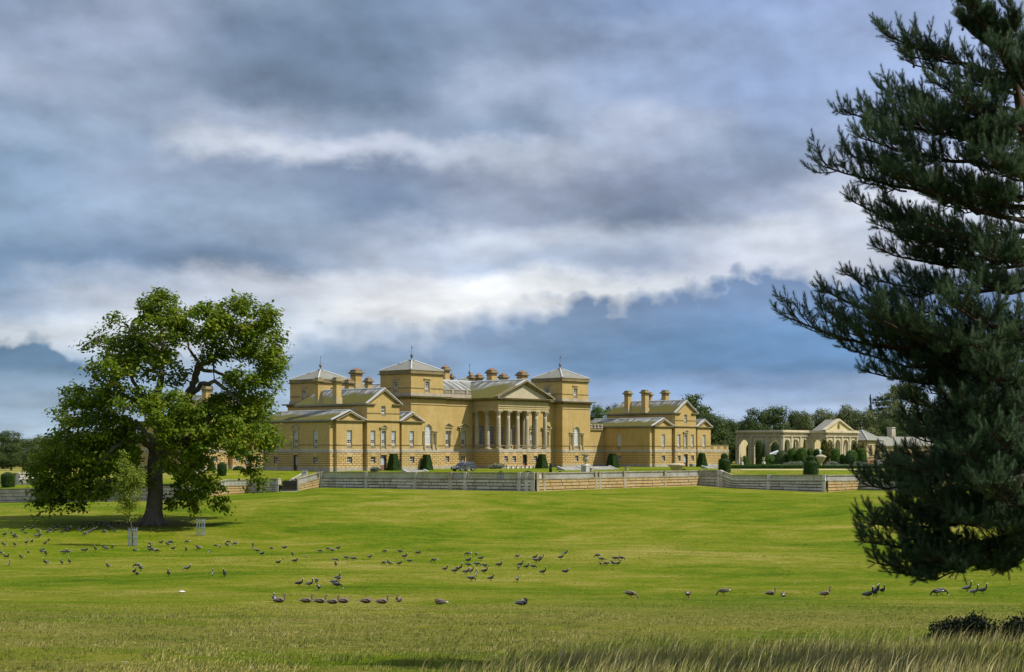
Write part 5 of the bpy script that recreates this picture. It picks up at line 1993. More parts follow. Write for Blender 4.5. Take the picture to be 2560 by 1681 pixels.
def lobe_cards(lobes, n, size, r, clump=.28, sub=26, shell=(.62, 1.0), jit=.6, asp=1.0, flat=1.0):
    """lobes: (cx,cy,cz,rx,ry,rz)"""
    Lb = np.array(lobes, float)
    wgt = (Lb[:, 3] * Lb[:, 5] + Lb[:, 4] * Lb[:, 5] + Lb[:, 3] * Lb[:, 4])
    wgt /= wgt.sum()
    C, N = [], []
    for k, lb in enumerate(Lb):
        m = max(20, int(n * wgt[k]))
        ns = max(6, int(sub))
        d = r.normal(0, 1, (ns, 3))
        d /= np.linalg.norm(d, axis=1, keepdims=True)
        rad = r.uniform(shell[0], shell[1], (ns, 1))
        sc = d * rad
        idx = r.integers(0, ns, m)
        p = sc[idx] + r.normal(0, clump, (m, 3)) * np.array([1, 1, flat])
        q = p * lb[3:6] + lb[:3]
        nn = p / (np.linalg.norm(p, axis=1, keepdims=True) + 1e-9) * .7 + (p - sc[idx]) / clump * .35
        nn[:, 2] += .25
        C.append(q)
        N.append(nn)
    C = np.concatenate(C)
    N = np.concatenate(N)
    V, Fc = cards(C, N, size, r, asp, jit)
    # clump-wise random tone plus single leaf variation
    rn = np.clip(r.normal(.5, .22, len(C)), 0, 1)
    return V, Fc, np.repeat(rn, 4)


def tree_proto(seed, kind):
    """height about 18 m, returns (trunk mesh, crown mesh)"""
    r = np.random.default_rng(seed)
    H = 18.0
    lobes = []
    mats = {'round': 'far1', 'pale': 'far2', 'bright': 'far4', 'cedar': 'far3', 'conifer': 'far3', 'gappy': 'far1', 'flat': 'far2'}
    if kind in ('round', 'pale', 'bright'):
        Rw = r.uniform(6.0, 8.0)
        for i in range(15):
            a = r.uniform(0, 6.28)
            rr = Rw * math.sqrt(r.uniform(0, .85)) * .75
            z = H * r.uniform(.16, .84)
            k = 1 - max(0, (z / H - .5)) * 1.15
            s = r.uniform(2.0, 3.7)
            lobes.append((rr * math.cos(a) * k, rr * math.sin(a) * k, z, s * 1.15, s * 1.15, s * .85))
        lobes.append((0, 0, H * .82, 3.1, 3.1, 2.6))
        V, Fc, rn = lobe_cards(lobes, 12500, .45, r, .20, 34, jit=.40)
    elif kind == 'gappy':
        for i in range(13):
            a = r.uniform(0, 6.28)
            rr = r.uniform(1, 8)
            z = H * r.uniform(.38, .92)
            s = r.uniform(1.2, 2.4)
            lobes.append((rr * math.cos(a), rr * math.sin(a), z, s * 1.4, s * 1.3, s * .8))
        V, Fc, rn = lobe_cards(lobes, 4200, .55, r, .25, 16, jit=.5)
    elif kind == 'cedar':
        for i in range(9):
            z = H * (.3 + .68 * i / 8)
            R0 = 7.5 * (1 - .55 * i / 8)
            for j in range(4):
                a = r.uniform(0, 6.28)
                lobes.append((R0 * .5 * math.cos(a), R0 * .5 * math.sin(a), z, R0 * .55, R0 * .55, .75))
        V, Fc, rn = lobe_cards(lobes, 6000, .5, r, .2, 16, jit=.3)
    elif kind == 'conifer':
        for i in range(16):
            z = H * (.2 + .8 * i / 16)
            R0 = 5.2 * (1 - i / 16.5) * r.uniform(.8, 1.1)
            for j in range(3):
                a = r.uniform(0, 6.28)
                lobes.append((R0 * .5 * math.cos(a), R0 * .5 * math.sin(a), z - .2, R0 * .6, R0 * .6, .55))
        V, Fc, rn = lobe_cards(lobes, 6500, .45, r, .2, 14, jit=.35)
    else:
        for i in range(9):
            a = r.uniform(0, 6.28)
            rr = r.uniform(0, 5.5)
            lobes.append((rr * math.cos(a), rr * math.sin(a), H * r.uniform(.70, .95), 3.2, 3.2, 1.0))
        V, Fc, rn = lobe_cards(lobes, 4200, .5, r, .22, 20, jit=.35)
    crown = fast_mesh('crown', V, Fc, mats[kind], rn)
    mb = MB()
    top = H * .72
    pts = [(0, 0, -.6), (.05, 0, .6), (.1, .1, H * .25), (-.1, .2, H * .5), (0, 0, top)]
    mb.tube(pts, [.75, .5, .42, .28, .10], 8)
    for i in range(8):
        a = r.uniform(0, 6.28)
        z = H * r.uniform(.22, .55)
        l = r.uniform(3, 6)
        mb.tube([(0, 0, z), (math.cos(a) * l * .5, math.sin(a) * l * .5, z + l * .3), (math.cos(a) * l, math.sin(a) * l, z + l * .65)], [.22, .14, .05], 5)
    return mb.mesh('trunk', 'bark'), crown


protos = {}
for i, k in enumerate(('round', 'round', 'round', 'pale', 'pale', 'bright', 'cedar', 'conifer', 'gappy', 'gappy', 'flat')):
    protos.setdefault(k, []).append(tree_proto(100 + i, k))
tcount = [0]


def far_tree(kind, x, top, Y, width, label, group, sink=0.0):
    """width in photo columns"""
    if x > 2100: Y += 55
    X = (x - 1280) / F * Y
    g = gz(X, Y) - sink
    Ht = (HR - top) / F * Y - g
    P = protos[kind]
    tr, cr = P[tcount[0] % len(P)]
    tcount[0] += 1
    sz = Ht / 18.4
    sx = width / F * Y / 12.0
    o = thing('broadleaf_tree' if kind not in ('cedar', 'conifer', 'flat') else {'cedar': 'cedar_tree', 'conifer': 'fir_tree', 'flat': 'umbrella_pine_tree'}[kind],
              label, 'tree', (X, Y, g), random.uniform(0, 6.28), group)
    o.scale = (sx, sx, sz)
    mkobj('trunk', tr, o)
    mkobj('crown', cr, o)


GW = 'woodland trees behind the house'
far_tree('bright', 1493, 1003, 440, 74, 'bright green tree showing between the right tower and the right wing', GW)
far_tree('round', 1545, 1000, 470, 70, 'dark tree top rising behind the left chimney of the right wing', GW)
far_tree('gappy', 1592, 1010, 480, 60, 'tree top low behind the middle chimneys of the right wing', GW)
far_tree('gappy', 1650, 990, 450, 60, 'sparse tree top just left of the tallest oak behind the right wing', GW)
far_tree('gappy', 1728, 978, 440, 120, 'tall open-crowned oak rising above the right wing gable', GW)
far_tree('round', 1778, 1030, 430, 96, 'dark round tree directly right of the right wing', GW)
far_tree('round', 1826, 1040, 450, 84, 'dark tree behind the garden wall and left end of the orangery', GW)
far_tree('round', 1880, 1011, 470, 90, 'big round tree above the left bays of the orangery', GW)
far_tree('round', 1935, 1012, 480, 100, 'broad dark tree above the long side of the orangery', GW)
far_tree('round', 1985, 1018, 480, 70, 'narrow dark tree left of the pale willowy trees', GW)
far_tree('pale', 2012, 1022, 465, 70, 'pale willowy tree left of the orangery gable', GW)
far_tree('pale', 2055, 1014, 475, 84, 'pale rounded tree immediately behind the orangery gable', GW)
far_tree('pale', 2118, 1006, 480, 100, 'widest pale green tree right of the orangery gable', GW)
far_tree('pale', 2165, 1016, 470, 84, 'pale tree below the dark cedar', GW)
far_tree('conifer', 2176, 976, 520, 44, 'pointed dark fir rising above the pale trees', GW)
far_tree('cedar', 2205, 990, 510, 90, 'flat layered dark cedar beside the pointed fir', GW)
far_tree('flat', 2262, 950, 500, 96, 'tall flat-topped pine behind the lodge roofs', GW)
far_tree('pale', 2240, 1000, 480, 110, 'pale domed tree under the flat-topped pine', GW)
far_tree('round', 2215, 1040, 450, 80, 'dark low tree behind the lodge chimney', GW)
far_tree('round', 2300, 985, 470, 120, 'dark tree showing at the left edge of the near pine', GW)
far_tree('round', 2390, 975, 480, 130, 'dark tree hidden behind the near pine, left one', GW)
far_tree('pale', 2480, 985, 470, 120, 'pale tree hidden behind the near pine, right one', GW)
far_tree('round', 2570, 990, 480, 120, 'tree behind the pine at the right edge', GW)
far_tree('round', 1850, 1050, 520, 90, 'dark tree filling the gap behind the first orangery arch', GW)
far_tree('pale', 1960, 1045, 520, 90, 'pale tree low behind the orangery parapet', GW)
GL = 'woodland trees on the far left'
LT = [('round', -60, 1080, 640, 90, 'dark wood tree cut by the left edge'), ('round', 8, 1074, 640, 84, 'tallest dark tree at the left edge, above the round yew'),
      ('round', 58, 1092, 660, 74, 'low rounded tree right of the tallest left edge tree'), ('pale', 98, 1083, 680, 66, 'greyish tree with bare twigs left of the big beech'),
      ('round', 140, 1086, 660, 70, 'dark tree touching the left outline of the big beech'), ('round', 200, 1092, 670, 84, 'dark tree half hidden by the left side of the beech crown'),
      ('round', 262, 1090, 680, 84, 'dark tree seen through the lower left of the beech'), ('pale', 320, 1078, 690, 80, 'tree glimpsed through the gap above the left beech limb'),
      ('round', 385, 1086, 690, 84, 'dark tree hidden behind the beech trunk'), ('round', 450, 1090, 700, 84, 'dark tree behind the right half of the beech')]
for a in LT:
    far_tree(*a, GL)
for (x, top, Y, w, l) in ((28, 1108, 585, 60, 'small front tree of the far left wood above the yew'), (92, 1112, 590, 54, 'small front tree at the pasture edge of the far left wood'), (-20, 1110, 580, 60, 'small front tree at the extreme left pasture edge'),
                          (165, 1112, 590, 60, 'small front tree beside the beech in the far left wood')):
    far_tree('round', x, top, Y, w, l, GL)


# ---- understorey: the wood reads as one mass low down
def mass(name, pts, label):
    r = np.random.default_rng(5)
    lob = []
    for (x, top, Y, w) in pts:
        X = (x - 1280) / F * Y
        g = gz(X, Y)
        h = (HR - top) / F * Y - g
        lob.append((X, Y, g + h * .45, w / F * Y * .5, 5, h * .55))
    V, Fc, rn = lobe_cards(lob, 26000, .75, r, .25, 50, jit=.5)
    o = mkobj(name, fast_mesh(name, V, Fc, 'far1', rn), None, label=label, cat='undergrowth', kind='stuff')


mass('woodland_undergrowth', [(x, 1088 + 8 * math.sin(x * .05), 520, 62) for x in range(1480, 2680, 38)], 'dark undergrowth filling the foot of the wood behind the house and orangery')
mass('distant_wood_edge', [(x, 1120 + 8 * math.sin(x * .07), 720, 62) for x in range(-260, 560, 40)], 'dark foot of the far left wood along the pasture')


# ------------------------------------------------------------------ clipped yews
def clipped(name, label, x, Y, w, h, shape, mat='yew', group='clipped yews', n=2600, cat='topiary', dz=0.0, card=.10):
    r = np.random.default_rng(int(x * 3 + Y))
    a = ter(x, Y, dz)
    C, N = [], []
    m = MB()
    if shape == 'pyramid':
        t = .50
        rings = [(1.0, 0), (t, 1.0)]
        hw = w / 2 / 1.2
        m.frustum(-hw * .96, hw * .96, -hw * .96, hw * .96, 0, -hw * t * .94, hw * t * .94, -hw * t * .94, hw * t * .94, h * .985)
        for k in range(n):
            s = r.integers(0, 5)
            if s == 4:
                p = (r.uniform(-1, 1) * hw * t, r.uniform(-1, 1) * hw * t, h)
                nn = (0, 0, 1)
            else:
                z = r.uniform(0, 1)
                e = hw * (1 + (t - 1) * z)
                q = r.uniform(-1, 1) * e
                p = [(q, -e, z * h), (e, q, z * h), (q, e, z * h), (-e, q, z * h)][s]
                nn = [(0, -1, .2), (1, 0, .2), (0, 1, .2), (-1, 0, .2)][s]
            C.append(p)
            N.append(nn)
    else:
        if shape == 'ball':
            prof = lambda z: math.sqrt(max(0.0, 1 - (2 * z - 1) ** 2)) ** .8
        elif shape == 'shoulder':
            prof = lambda z: (1.0 if z < .66 else .60 if z < .93 else .60 * max(0, (1 - z) / .07) ** .5) * (1 + .04 * math.sin(z * 9))
            prof = lambda z: 1.0 if z < .62 else (1.0 - .42 * smooth_(z, .62, .74) if z < .90 else .58 * max(0.05, (1 - z) / .10) ** .4)
        elif shape == 'drum':
            prof = lambda z: (.86 + .14 * math.sin(min(1, z * 1.6) * 1.57)) if z < .82 else max(.05, (1 - z) / .18) ** .5
        elif shape == 'cone':
            prof = lambda z: max(.03, 1 - z * .92) ** .85
        elif shape == 'column':
            prof = lambda z: 1.0 if z < .92 else max(.1, (1 - z) / .08) ** .5
        elif shape == 'dome':
            prof = lambda z: math.sqrt(max(0.0, 1 - z * z))
        R = w / 2
        m.lathe([(max(.01, R * .94 * prof(i / 12)), h * .985 * i / 12) for i in range(13)], 16)
        zz = r.uniform(0, 1, n * 3)
        pr = np.array([prof(z) for z in zz])
        keep = r.uniform(0, 1, len(zz)) < (pr + .12)
        zz, pr = zz[keep][:n], pr[keep][:n]
        th = r.uniform(0, 6.283, len(zz))
        lump = 1 + .035 * np.sin(th * 5 + zz * 7) + .03 * np.sin(th * 11 - zz * 13)
        C = np.stack([R * pr * lump * np.cos(th), R * pr * lump * np.sin(th), zz * h], 1)
        N = np.stack([np.cos(th), np.sin(th), .3 + (zz > .85) * 1.0], 1)
    C, N = np.array(C, float), np.array(N, float)
    C += r.normal(0, .022 * min(w, 2), C.shape)
    V, Fc = cards(C, N, max(card, w * .055), r, 1, .55)
    o = thing(name, label, cat, a, TH if shape == 'pyramid' else 0, group)
    m.build('hedge_body', mat, o)
    mkobj('foliage', fast_mesh('foliage', V, Fc, mat, np.repeat(np.clip(r.normal(.45, .25, len(C)), 0, 1), 4)), o)


def smooth_(z, a, b):
    t = min(1, max(0, (z - a) / (b - a)))
    return t * t * (3 - 2 * t)


def cl(shape, x0, x1, rt, Y, label, **kw):
    w = (x1 - x0) / F * Y
    x = (x0 + x1) / 2
    g = gz((x - 1280) / F * Y, Y)
    h = (HR - rt) / F * Y - g
    clipped(kw.pop('name', 'clipped_yew'), label, x, Y, w, h, shape, **kw)


cl('pyramid', 967, 1001, 1136, 297, 'flat-topped yew pyramid in front of the left wing door')
cl('pyramid', 1051, 1082, 1138, 306, 'flat-topped yew pyramid in front of the left tower')
cl('pyramid', 1339, 1370, 1137, 331, 'flat-topped yew pyramid at the right foot of the portico')
cl('pyramid', 1515, 1547, 1135.5, 343, 'flat-topped yew pyramid against the shaded side of the right wing')
cl('pyramid', 1741, 1768, 1134, 366, 'flat-topped yew pyramid at the right end of the right wing')
cl('column', 1373, 1380, 1157.5, 262, 'slim dark yew column behind the balustrade near the portico', n=900)
cl('shoulder', 1796, 1826, 1133, 300, 'shouldered dark yew behind the sloping balustrade')
cl('shoulder', 2009, 2045, 1138, 287, 'broad shouldered dark yew standing in front of the parterre')
cl('drum', 3, 37, 1181, 318, 'round-topped drum yew at the far left above the low wall')
cl('cone', 517, 541, 1143, 300, 'dark yew cone seen under the right side of the beech')
cl('drum', 543, 567, 1156, 284, 'dark clipped yew block right of the yew cone')
cl('dome', 583, 611, 1166, 300, 'low dark clipped mound near the left wing', group='low clipped mounds')
for (x0, x1, rt, Y, l) in ((1240, 1262, 1178, 262, 'low dark mound above the balustrade left of the portico benches'), (1305, 1336, 1177, 262, 'low dark mound above the balustrade below the portico benches'),
                           (1392, 1408, 1178, 264, 'low dark mound just right of the slim yew column'), (1700, 1720, 1172, 292, 'low dark mound beside the foot of the huge basin'),
                           (1932, 1946, 1164, 372, 'small dark mound left of the middle parterre urn'), (1995, 2006, 1166, 372, 'small dark mound left of the broad shouldered yew'),
                           (2064, 2080, 1166, 372, 'small dark mound right of the tazza fountain'), (2104, 2118, 1168, 372, 'small dark mound in the middle of the right parterre'), (2131, 2147, 1165, 372, 'small dark mound at the right of the parterre')):
    cl('dome', x0, x1, rt, Y, l, group='low clipped mounds', n=600, name='clipped_mound')
BG = 'round clipped bushes before the orangery'
for (sh, x0, x1, rt, Y, l, mt) in (('ball', 1969, 1993, 1120, 402, 'round clipped bush left of the two big round ones', 'box'), ('ball', 1991, 2018, 1119, 400, 'largest round bush left of the orangery recess', 'box'),
                                   ('ball', 2017, 2035, 1121, 402, 'round bush partly behind the largest one', 'box'), ('ball', 2033, 2052, 1122, 400, 'square-shouldered round bush before the recess arch', 'yew'),
                                   ('ball', 2077, 2101, 1121, 398, 'big round bush below the left pavilion arch', 'box'), ('ball', 2115, 2144, 1125, 397, 'wide round bush below the right pavilion arches', 'box'),
                                   ('ball', 2143, 2166, 1121, 400, 'round bush at the right corner of the pavilion', 'box'), ('ball', 2112, 2134, 1134, 390, 'dark low round bush in front of the pavilion', 'yew'),
                                   ('dome', 1900, 1945, 1137, 408, 'low spreading bright bush before the long side of the orangery', 'box'), ('dome', 1852, 1873, 1140, 418, 'small bright bush inside the first orangery arch', 'box'),
                                   ('dome', 1935, 1974, 1126, 404, 'large grey-green shrub beside the round bushes', 'far1'), ('ball', 2100, 2114, 1136, 392, 'small dark bush between two round bushes', 'yew'),
                                   ('cone', 1958, 1972, 1099, 412, 'pointed clipped bush against the orangery front, leftmost', 'far2'), ('cone', 1980, 1992, 1098, 412, 'pointed clipped bush between the front arches', 'far2'),
                                   ('cone', 2150, 2166, 1104, 408, 'pointed bush at the right corner of the pavilion', 'climb'), ('cone', 2004, 2018, 1098, 412, 'pointed bush by the third front arch', 'climb')):
    cl(sh, x0, x1, rt, Y, l, group=BG, mat=mt, n=1500, name='clipped_bush', cat='bush', card=.22)
# dark clipped trees glimpsed inside the orangery arches
for (x0, x1, rt, Y, l) in ((1888, 1910, 1100, 432, 'dark bush filling the second orangery arch'), (1928, 1948, 1105, 425, 'yellow-green bush in the third orangery arch'), (1866, 1874, 1112, 440, 'slim dark shrub at the right of the first orangery arch')):
    cl('drum', x0, x1, rt, Y, l, group=BG, mat='far1', n=1500, name='arch_bush', cat='bush', card=.25)


def loose(name, label, x, Y, w, h, mat, n=1800, card=.18, cat='shrub', group=None, d=1.0, dz=0):
    r = np.random.default_rng(int(x * 5 + Y))
    lob = [(r.uniform(-.35, .35) * w, r.uniform(-.3, .3) * d, h * r.uniform(.3, .6), w * .28, d * .4, h * .42) for _ in range(7)]
    V, Fc, rn = lobe_cards(lob, n, card, r, .25, 14, jit=.8)
    return mkobj(name, fast_mesh(name, V, Fc, mat, rn), None, ter(x, Y, dz), label=label, cat=cat, group=group)


loose('climbing_shrub', 'yellow-green climber over the left pavilion arch of the orangery', 2070, 411, 3.4, 7.0, 'climb', 5000, .28)
loose('climbing_shrub', 'yellow-green climber over the right pavilion arch of the orangery', 2139, 409, 2.0, 6.6, 'climb', 3500, .28)
loose('climbing_shrub', 'low green climber on the front wall between two orangery arches', 1984, 416, 2.2, 4.2, 'climb', 2500, .25)
loose('lavender_bush', 'grey-green lavender clump left of the portico benches', 1244, 323, 3.6, 1.1, 'silver')
loose('lavender_bush', 'small grey-green clump beside the left wing door', 938, 288, 1.6, .9, 'silver')
loose('lavender_bush', 'small grey clump right of the huge basin before the right wing door', 1722, 372, 1.9, .9, 'silver')
for i, (x, w) in enumerate(((1985, 4), (2076, 3), (2092, 3.2), (2154, 5), (1995, 3))):
    loose('silver_bedding', ['pale silver bedding left of the shouldered yew', 'pale silver bedding right of the tazza fountain', 'pale silver bedding below the pavilion bush', 'pale silver bedding at the right end of the parterre', 'pale silver bedding under the largest round bush'][i], x, 392, w, 1.0, 'silver', 1500, .2)

# ------------------------------------------------------------------ parterre
def strip(name, label, x0, x1, Ya, Yb, mat, h, kind=None, cat=None, group=None, n=0):
    pts = []
    m = MB()
    K = 14
    q = []
    for i in range(K + 1):
        x = x0 + (x1 - x0) * i / K
        for Y in (Ya, Yb):
            X = (x - 1280) / F * Y
            g = gz(X, Y)
            q += [(X, Y, g - .1), (X, Y, g + h)]
    fs = []
    for i in range(K):
        a, b = 4 * i, 4 * (i + 1)
        fs += [(a, b, b + 1, a + 1), (a + 1, b + 1, b + 3, a + 3), (a + 3, b + 3, b + 2, a + 2)]
    fs += [(0, 1, 3, 2), (4 * K, 4 * K + 2, 4 * K + 3, 4 * K + 1)]
    m.add(q, fs)
    if kind == 'structure':
        return m.build(name, mat, None, kind='structure')
    o = thing(name, label, cat, (0, 0, 0), 0, group)
    m.build('hedge_body', mat, o)
    r = np.random.default_rng(int(x0 + Ya))
    nn = n or 3500
    s = r.uniform(0, 1, nn)
    f = r.choice([0, 1, 2], nn, p=[.5, .4, .1])
    xs_ = x0 + (x1 - x0) * s
    Ys_ = np.where(f == 0, Ya, Ya + (Yb - Ya) * r.uniform(0, 1, nn))
    X = (xs_ - 1280) / F * Ys_
    g = ground_z(X, Ys_)[0]
    Z = g + np.where(f == 0, r.uniform(0, h, nn), h)
    N = np.stack([0 * s, np.where(f == 0, -1.0, 0), np.where(f == 0, .3, 1.0)], 1)
    V, Fc = cards(np.stack([X, Ys_, Z], 1), N, .16, r, 1, .5)
    mkobj('foliage', fast_mesh('foliage', V, Fc, mat, np.repeat(r.uniform(0, 1, nn), 4)), o)


strip('gravel_path', '', 1818, 2330, 304, 318, 'gravel', .02, kind='structure')
HG = 'low box hedges of the parterre'
strip('box_hedge', 'nearest low box hedge of the left parterre beside the gravel', 1826, 2008, 328, 330, 'yew', .55, cat='hedge', group=HG)
strip('box_hedge', 'brighter low hedge just behind the nearest left parterre hedge', 1826, 2008, 352, 356, 'box', .5, cat='hedge', group=HG)
strip('box_hedge', 'nearest low box hedge of the right parterre beside the gravel', 2046, 2240, 330, 332, 'yew', .6, cat='hedge', group=HG)
strip('box_hedge', 'silver-edged hedge in the middle of the right parterre', 2062, 2240, 356, 360, 'silver', .5, cat='hedge', group=HG)
strip('box_hedge', 'silver edging hedge of the left parterre below the round bushes', 1930, 2008, 362, 364, 'silver', .5, cat='hedge', group=HG)
strip('box_hedge', 'long bright hedge running before the shrubs of the orangery', 1860, 2240, 384, 387, 'box', .45, cat='hedge', group=HG)

# ------------------------------------------------------------------ orangery
KX, KY = (1956 - 1280) / F * 430, 430.0
org = thing('orangery', 'roofless pale stone orangery with tall round arches and a gabled pavilion right of the house', 'orangery', (KX, KY, -3.8), TH)
house = org
OH, OC = 9.0, 9.5


def arcade(p0, t, n, bay, aw, label=None, thick=.8, base_drop=0):
    fc = Face(p0, t, n * bay)
    cs = [bay * (i + .5) for i in range(n)]
    mb = MB()
    wall_mesh(mb, fc, 0, OH - .9, [(c - aw / 2, c + aw / 2, 0.02, 6.9, True) for c in cs], thick)
    back = Face(tuple(fc.pt(fc.L, 0, -thick)[:2]), (-t[0], -t[1]), fc.L)
    wall_mesh(mb, back, 0, OH - .9, [(fc.L - c - aw / 2, fc.L - c + aw / 2, 0.02, 6.9, True) for c in cs], .01)
    mb.build('arcade_wall', 'temple', org, label=label)
    mb = MB()
    for i, c in enumerate(cs):
        nseg = 12
        for k in range(nseg):
            a, b = math.pi * k / nseg, math.pi * (k + 1) / nseg
            r0, r1 = aw / 2, aw / 2 + .35
            zc = 6.9 - aw / 2
            vs = [fc.pt(c + r * math.cos(q), zc + r * math.sin(q), d) for d in (0, .12) for (r, q) in ((r0, a), (r0, b), (r1, b), (r1, a))]
            mb.add(vs, [(4, 5, 6, 7)[::-1], (0, 4, 5, 1), (2, 6, 7, 3)])
        for s in (-1, 1):
            for (x0, x1, z0, z1, d) in ((aw / 2, aw / 2 + .35, 0, zc - .1, .10), (aw / 2 - .03, aw / 2 + .42, zc - .1, zc + .15, .2)):
                a, b = sorted((c + s * x0, c + s * x1))
                mb.add([fc.pt(x, z, dd) for dd in (0, d) for (x, z) in ((a, z0), (b, z0), (b, z1), (a, z1))],
                       [(4, 5, 6, 7), (0, 1, 5, 4), (1, 2, 6, 5), (2, 3, 7, 6), (3, 0, 4, 7)])
    mb.build('arch_moulding', 'temple', org, kind='stuff')
    for i in range(n + 1):
        c = min(max(bay * i, .3), fc.L - .3)
        mb = MB()
        for (w, z0, z1, d) in ((.42, 0, 1.2, .34), (.32, 1.2, 7.5, .26), (.42, 7.5, 7.8, .34)):
            mb.add([fc.pt(x, z, dd) for dd in (0, d) for (x, z) in ((c - w, z0), (c + w, z0), (c + w, z1), (c - w, z1))],
                   [(4, 5, 6, 7), (0, 1, 5, 4), (1, 2, 6, 5), (2, 3, 7, 6), (3, 0, 4, 7)])
        mb.build('pilaster', 'temple', org)
    return fc


B1, B2 = 4.7, 4.35
LF = 3 * B1 + 1.2
arcade((0, LF), (0, -1), 3, LF / 3, 3.0, 'long left arcade')
LFR = 13.6
arcade((0, 0), (1, 0), 3, LFR / 3, 2.75, 'front arcade of three arches')
arcade((LFR, 0), (0, -1), 1, 5.4, 2.6, 'single arch of the return')
LP = 17.2
arcade((LFR, -5.4), (1, 0), 4, LP / 4, 2.75, 'gabled pavilion arcade')
arcade((LFR + LP, -5.4), (0, 1), 2, 5, 2.4, 'right side arcade')
ring = [(0, LF), (0, 0), (LFR, 0), (LFR, -5.4), (LFR + LP, -5.4), (LFR + LP, 6)]
mb = MB()
mould(mb, ring, OH - 1.25, OH - 1.1, .40)
mould(mb, ring, OH - .35, OH - .15, .35)
mould(mb, ring, OH - .15, OH + .1, .65)
mould(mb, ring, OH + .1, OC, .35)
mb.build('cornice', 'temple', org)
# solid top of the walls behind the cornice
mb = MB()
def wl(a, b, z0, z1, th=.8):
    A, B = Vector(a), Vector(b)
    t = (B - A).normalized(); n = Vector((t.y, -t.x))
    q = [A, B, B - n * th, A - n * th]
    mb.add([(p.x, p.y, z) for z in (z0, z1) for p in q], [(3, 2, 1, 0)[::-1], (4, 5, 6, 7)[::-1], (0, 1, 5, 4)[::-1], (1, 2, 6, 5)[::-1], (2, 3, 7, 6)[::-1], (3, 0, 4, 7)[::-1]])
for a, b in zip(ring[:-1], ring[1:]):
    wl(a, b, OH - .9, OC - .05)
mb.build('wall_head', 'temple', org)
mb = MB()
wl((9, LF + .5), (9, 4), 0, 8.3)
wl((.8, LF), (18, LF), 0, 8.3, -.6)
wl((9, 5), (LFR + LP, 5), 0, 8.3)
mb.build('inner_wall', 'temple_in', org, label='pale inner wall seen through the arches')
# gable of the pavilion
gc, gw = LFR + 7.0, 7.0
pz = 12.3
fc = Face((gc - gw, -5.4), (1, 0), 2 * gw)
mb = MB()
rO = 1.0
oz = OC + 1.05
n = 16
ell = [(gw + .72 * math.cos(2 * math.pi * k / n), oz + .05 + rO * math.sin(2 * math.pi * k / n)) for k in range(n)]
outer = []
tri = [Vector((0, OC - .02)), Vector((2 * gw, OC - .02)), Vector((gw, pz))]
# triangle with an oval opening: join rays from the centre
ctr = Vector((gw, oz + .05))
def hit(d):
    best = 1e9
    for i in range(3):
        a, b = tri[i], tri[(i + 1) % 3]
        e = b - a
        den = d.x * e.y - d.y * e.x
        if abs(den) < 1e-9: continue
        w = a - ctr
        s = (w.x * e.y - w.y * e.x) / den
        u_ = (w.x * d.y - w.y * d.x) / den
        if s > 0 and -1e-6 <= u_ <= 1 + 1e-6: best = min(best, s)
    return ctr + d * best
angs = sorted([2 * math.pi * k / 40 for k in range(40)] + [math.atan2((p - ctr).y, (p - ctr).x) % (2 * math.pi) for p in tri])
prev = None
loop = []
for a in angs:
    d = Vector((math.cos(a), math.sin(a)))
    o_ = hit(d)
    i_ = ctr + Vector((.72 * d.x, rO * d.y))
    loop.append((o_, i_))
for (o1, i1), (o2, i2) in zip(loop, loop[1:] + loop[:1]):
    for d in (0.0, -.7):
        q = [fc.pt(i1.x, i1.y, d), fc.pt(o1.x, o1.y, d), fc.pt(o2.x, o2.y, d), fc.pt(i2.x, i2.y, d)]
        mb.add(q, [(0, 1, 2, 3)])
    mb.add([fc.pt(i1.x, i1.y, 0), fc.pt(i2.x, i2.y, 0), fc.pt(i2.x, i2.y, -.7), fc.pt(i1.x, i1.y, -.7)], [(0, 1, 2, 3)])
mb.build('gable_wall', 'temple_in', org)
mb = MB()
for s in (-1, 1):
    vs = []
    for d in (-.75, .45):
        vs += [fc.pt(gw + s * (gw + .5), OC - .1, d), fc.pt(gw, pz - .05, d), fc.pt(gw, pz + .5, d), fc.pt(gw + s * (gw + .8), OC + .15, d)]
    mb.add(vs, [(0, 1, 2, 3), (4, 5, 6, 7)[::-1], (0, 4, 5, 1), (1, 5, 6, 2), (2, 6, 7, 3), (3, 7, 4, 0)])
mb.build('raking_cornice', 'temple', org)
# gable of the far end joins by a ridge of bare coping
mb = MB()
for s in (-1, 1):
    A = Vector((gc + s * gw, -5.3, OC)); B = Vector((gc, -5.3, pz + .3))
    mb.add([A, B, B + Vector((0, 4.2, 0)), A + Vector((0, 4.2, 0))], [(0, 1, 2, 3)])
mb.build('roof_slope', 'slate', org)

# ------------------------------------------------------------------ lodge behind the orangery
lx, lY = 2153, 462
a = ter(lx, lY)
lod = thing('garden_lodge', 'small stone lodge with pyramid lead roof right of the orangery', 'lodge', a, TH)
u_ = lod
m = MB()
m.box(-4.2, 3.6, -4.2, 3.6, 1.1, 6.6)
m.build('wall', 'trim', lod)
m = MB()
m.box(-4.5, 3.9, -4.5, 3.9, -.5, 1.1)
m.build('basement_wall', 'door', lod)
m = MB()
m.box(-4.7, 4.1, -4.7, 4.1, 6.5, 6.8)
m.build('eaves_cornice', 'cornice', lod)
m = MB()
m.add([(-5, -5, 6.82), (4.4, -5, 6.82), (4.4, 4.4, 6.82), (-5, 4.4, 6.82), (-.3, -.3, 9.9)], [(0, 1, 4), (1, 2, 4), (2, 3, 4), (3, 0, 4)])
rf = m.build('roof', 'slate', lod)
m = MB()
for p in ((-5, -5), (4.4, -5), (4.4, 4.4), (-5, 4.4)):
    m.tube([(p[0], p[1], 6.85), (-.3, -.3, 9.95)], [.16, .14], 6)
m.build('hip_roll', 'lead', rf)
m = MB()
m.lathe([(.3, 9.8), (.2, 10.2), (.3, 10.5), (.08, 10.8), (.04, 12.6)], 8, (-.3, -.3, 0))
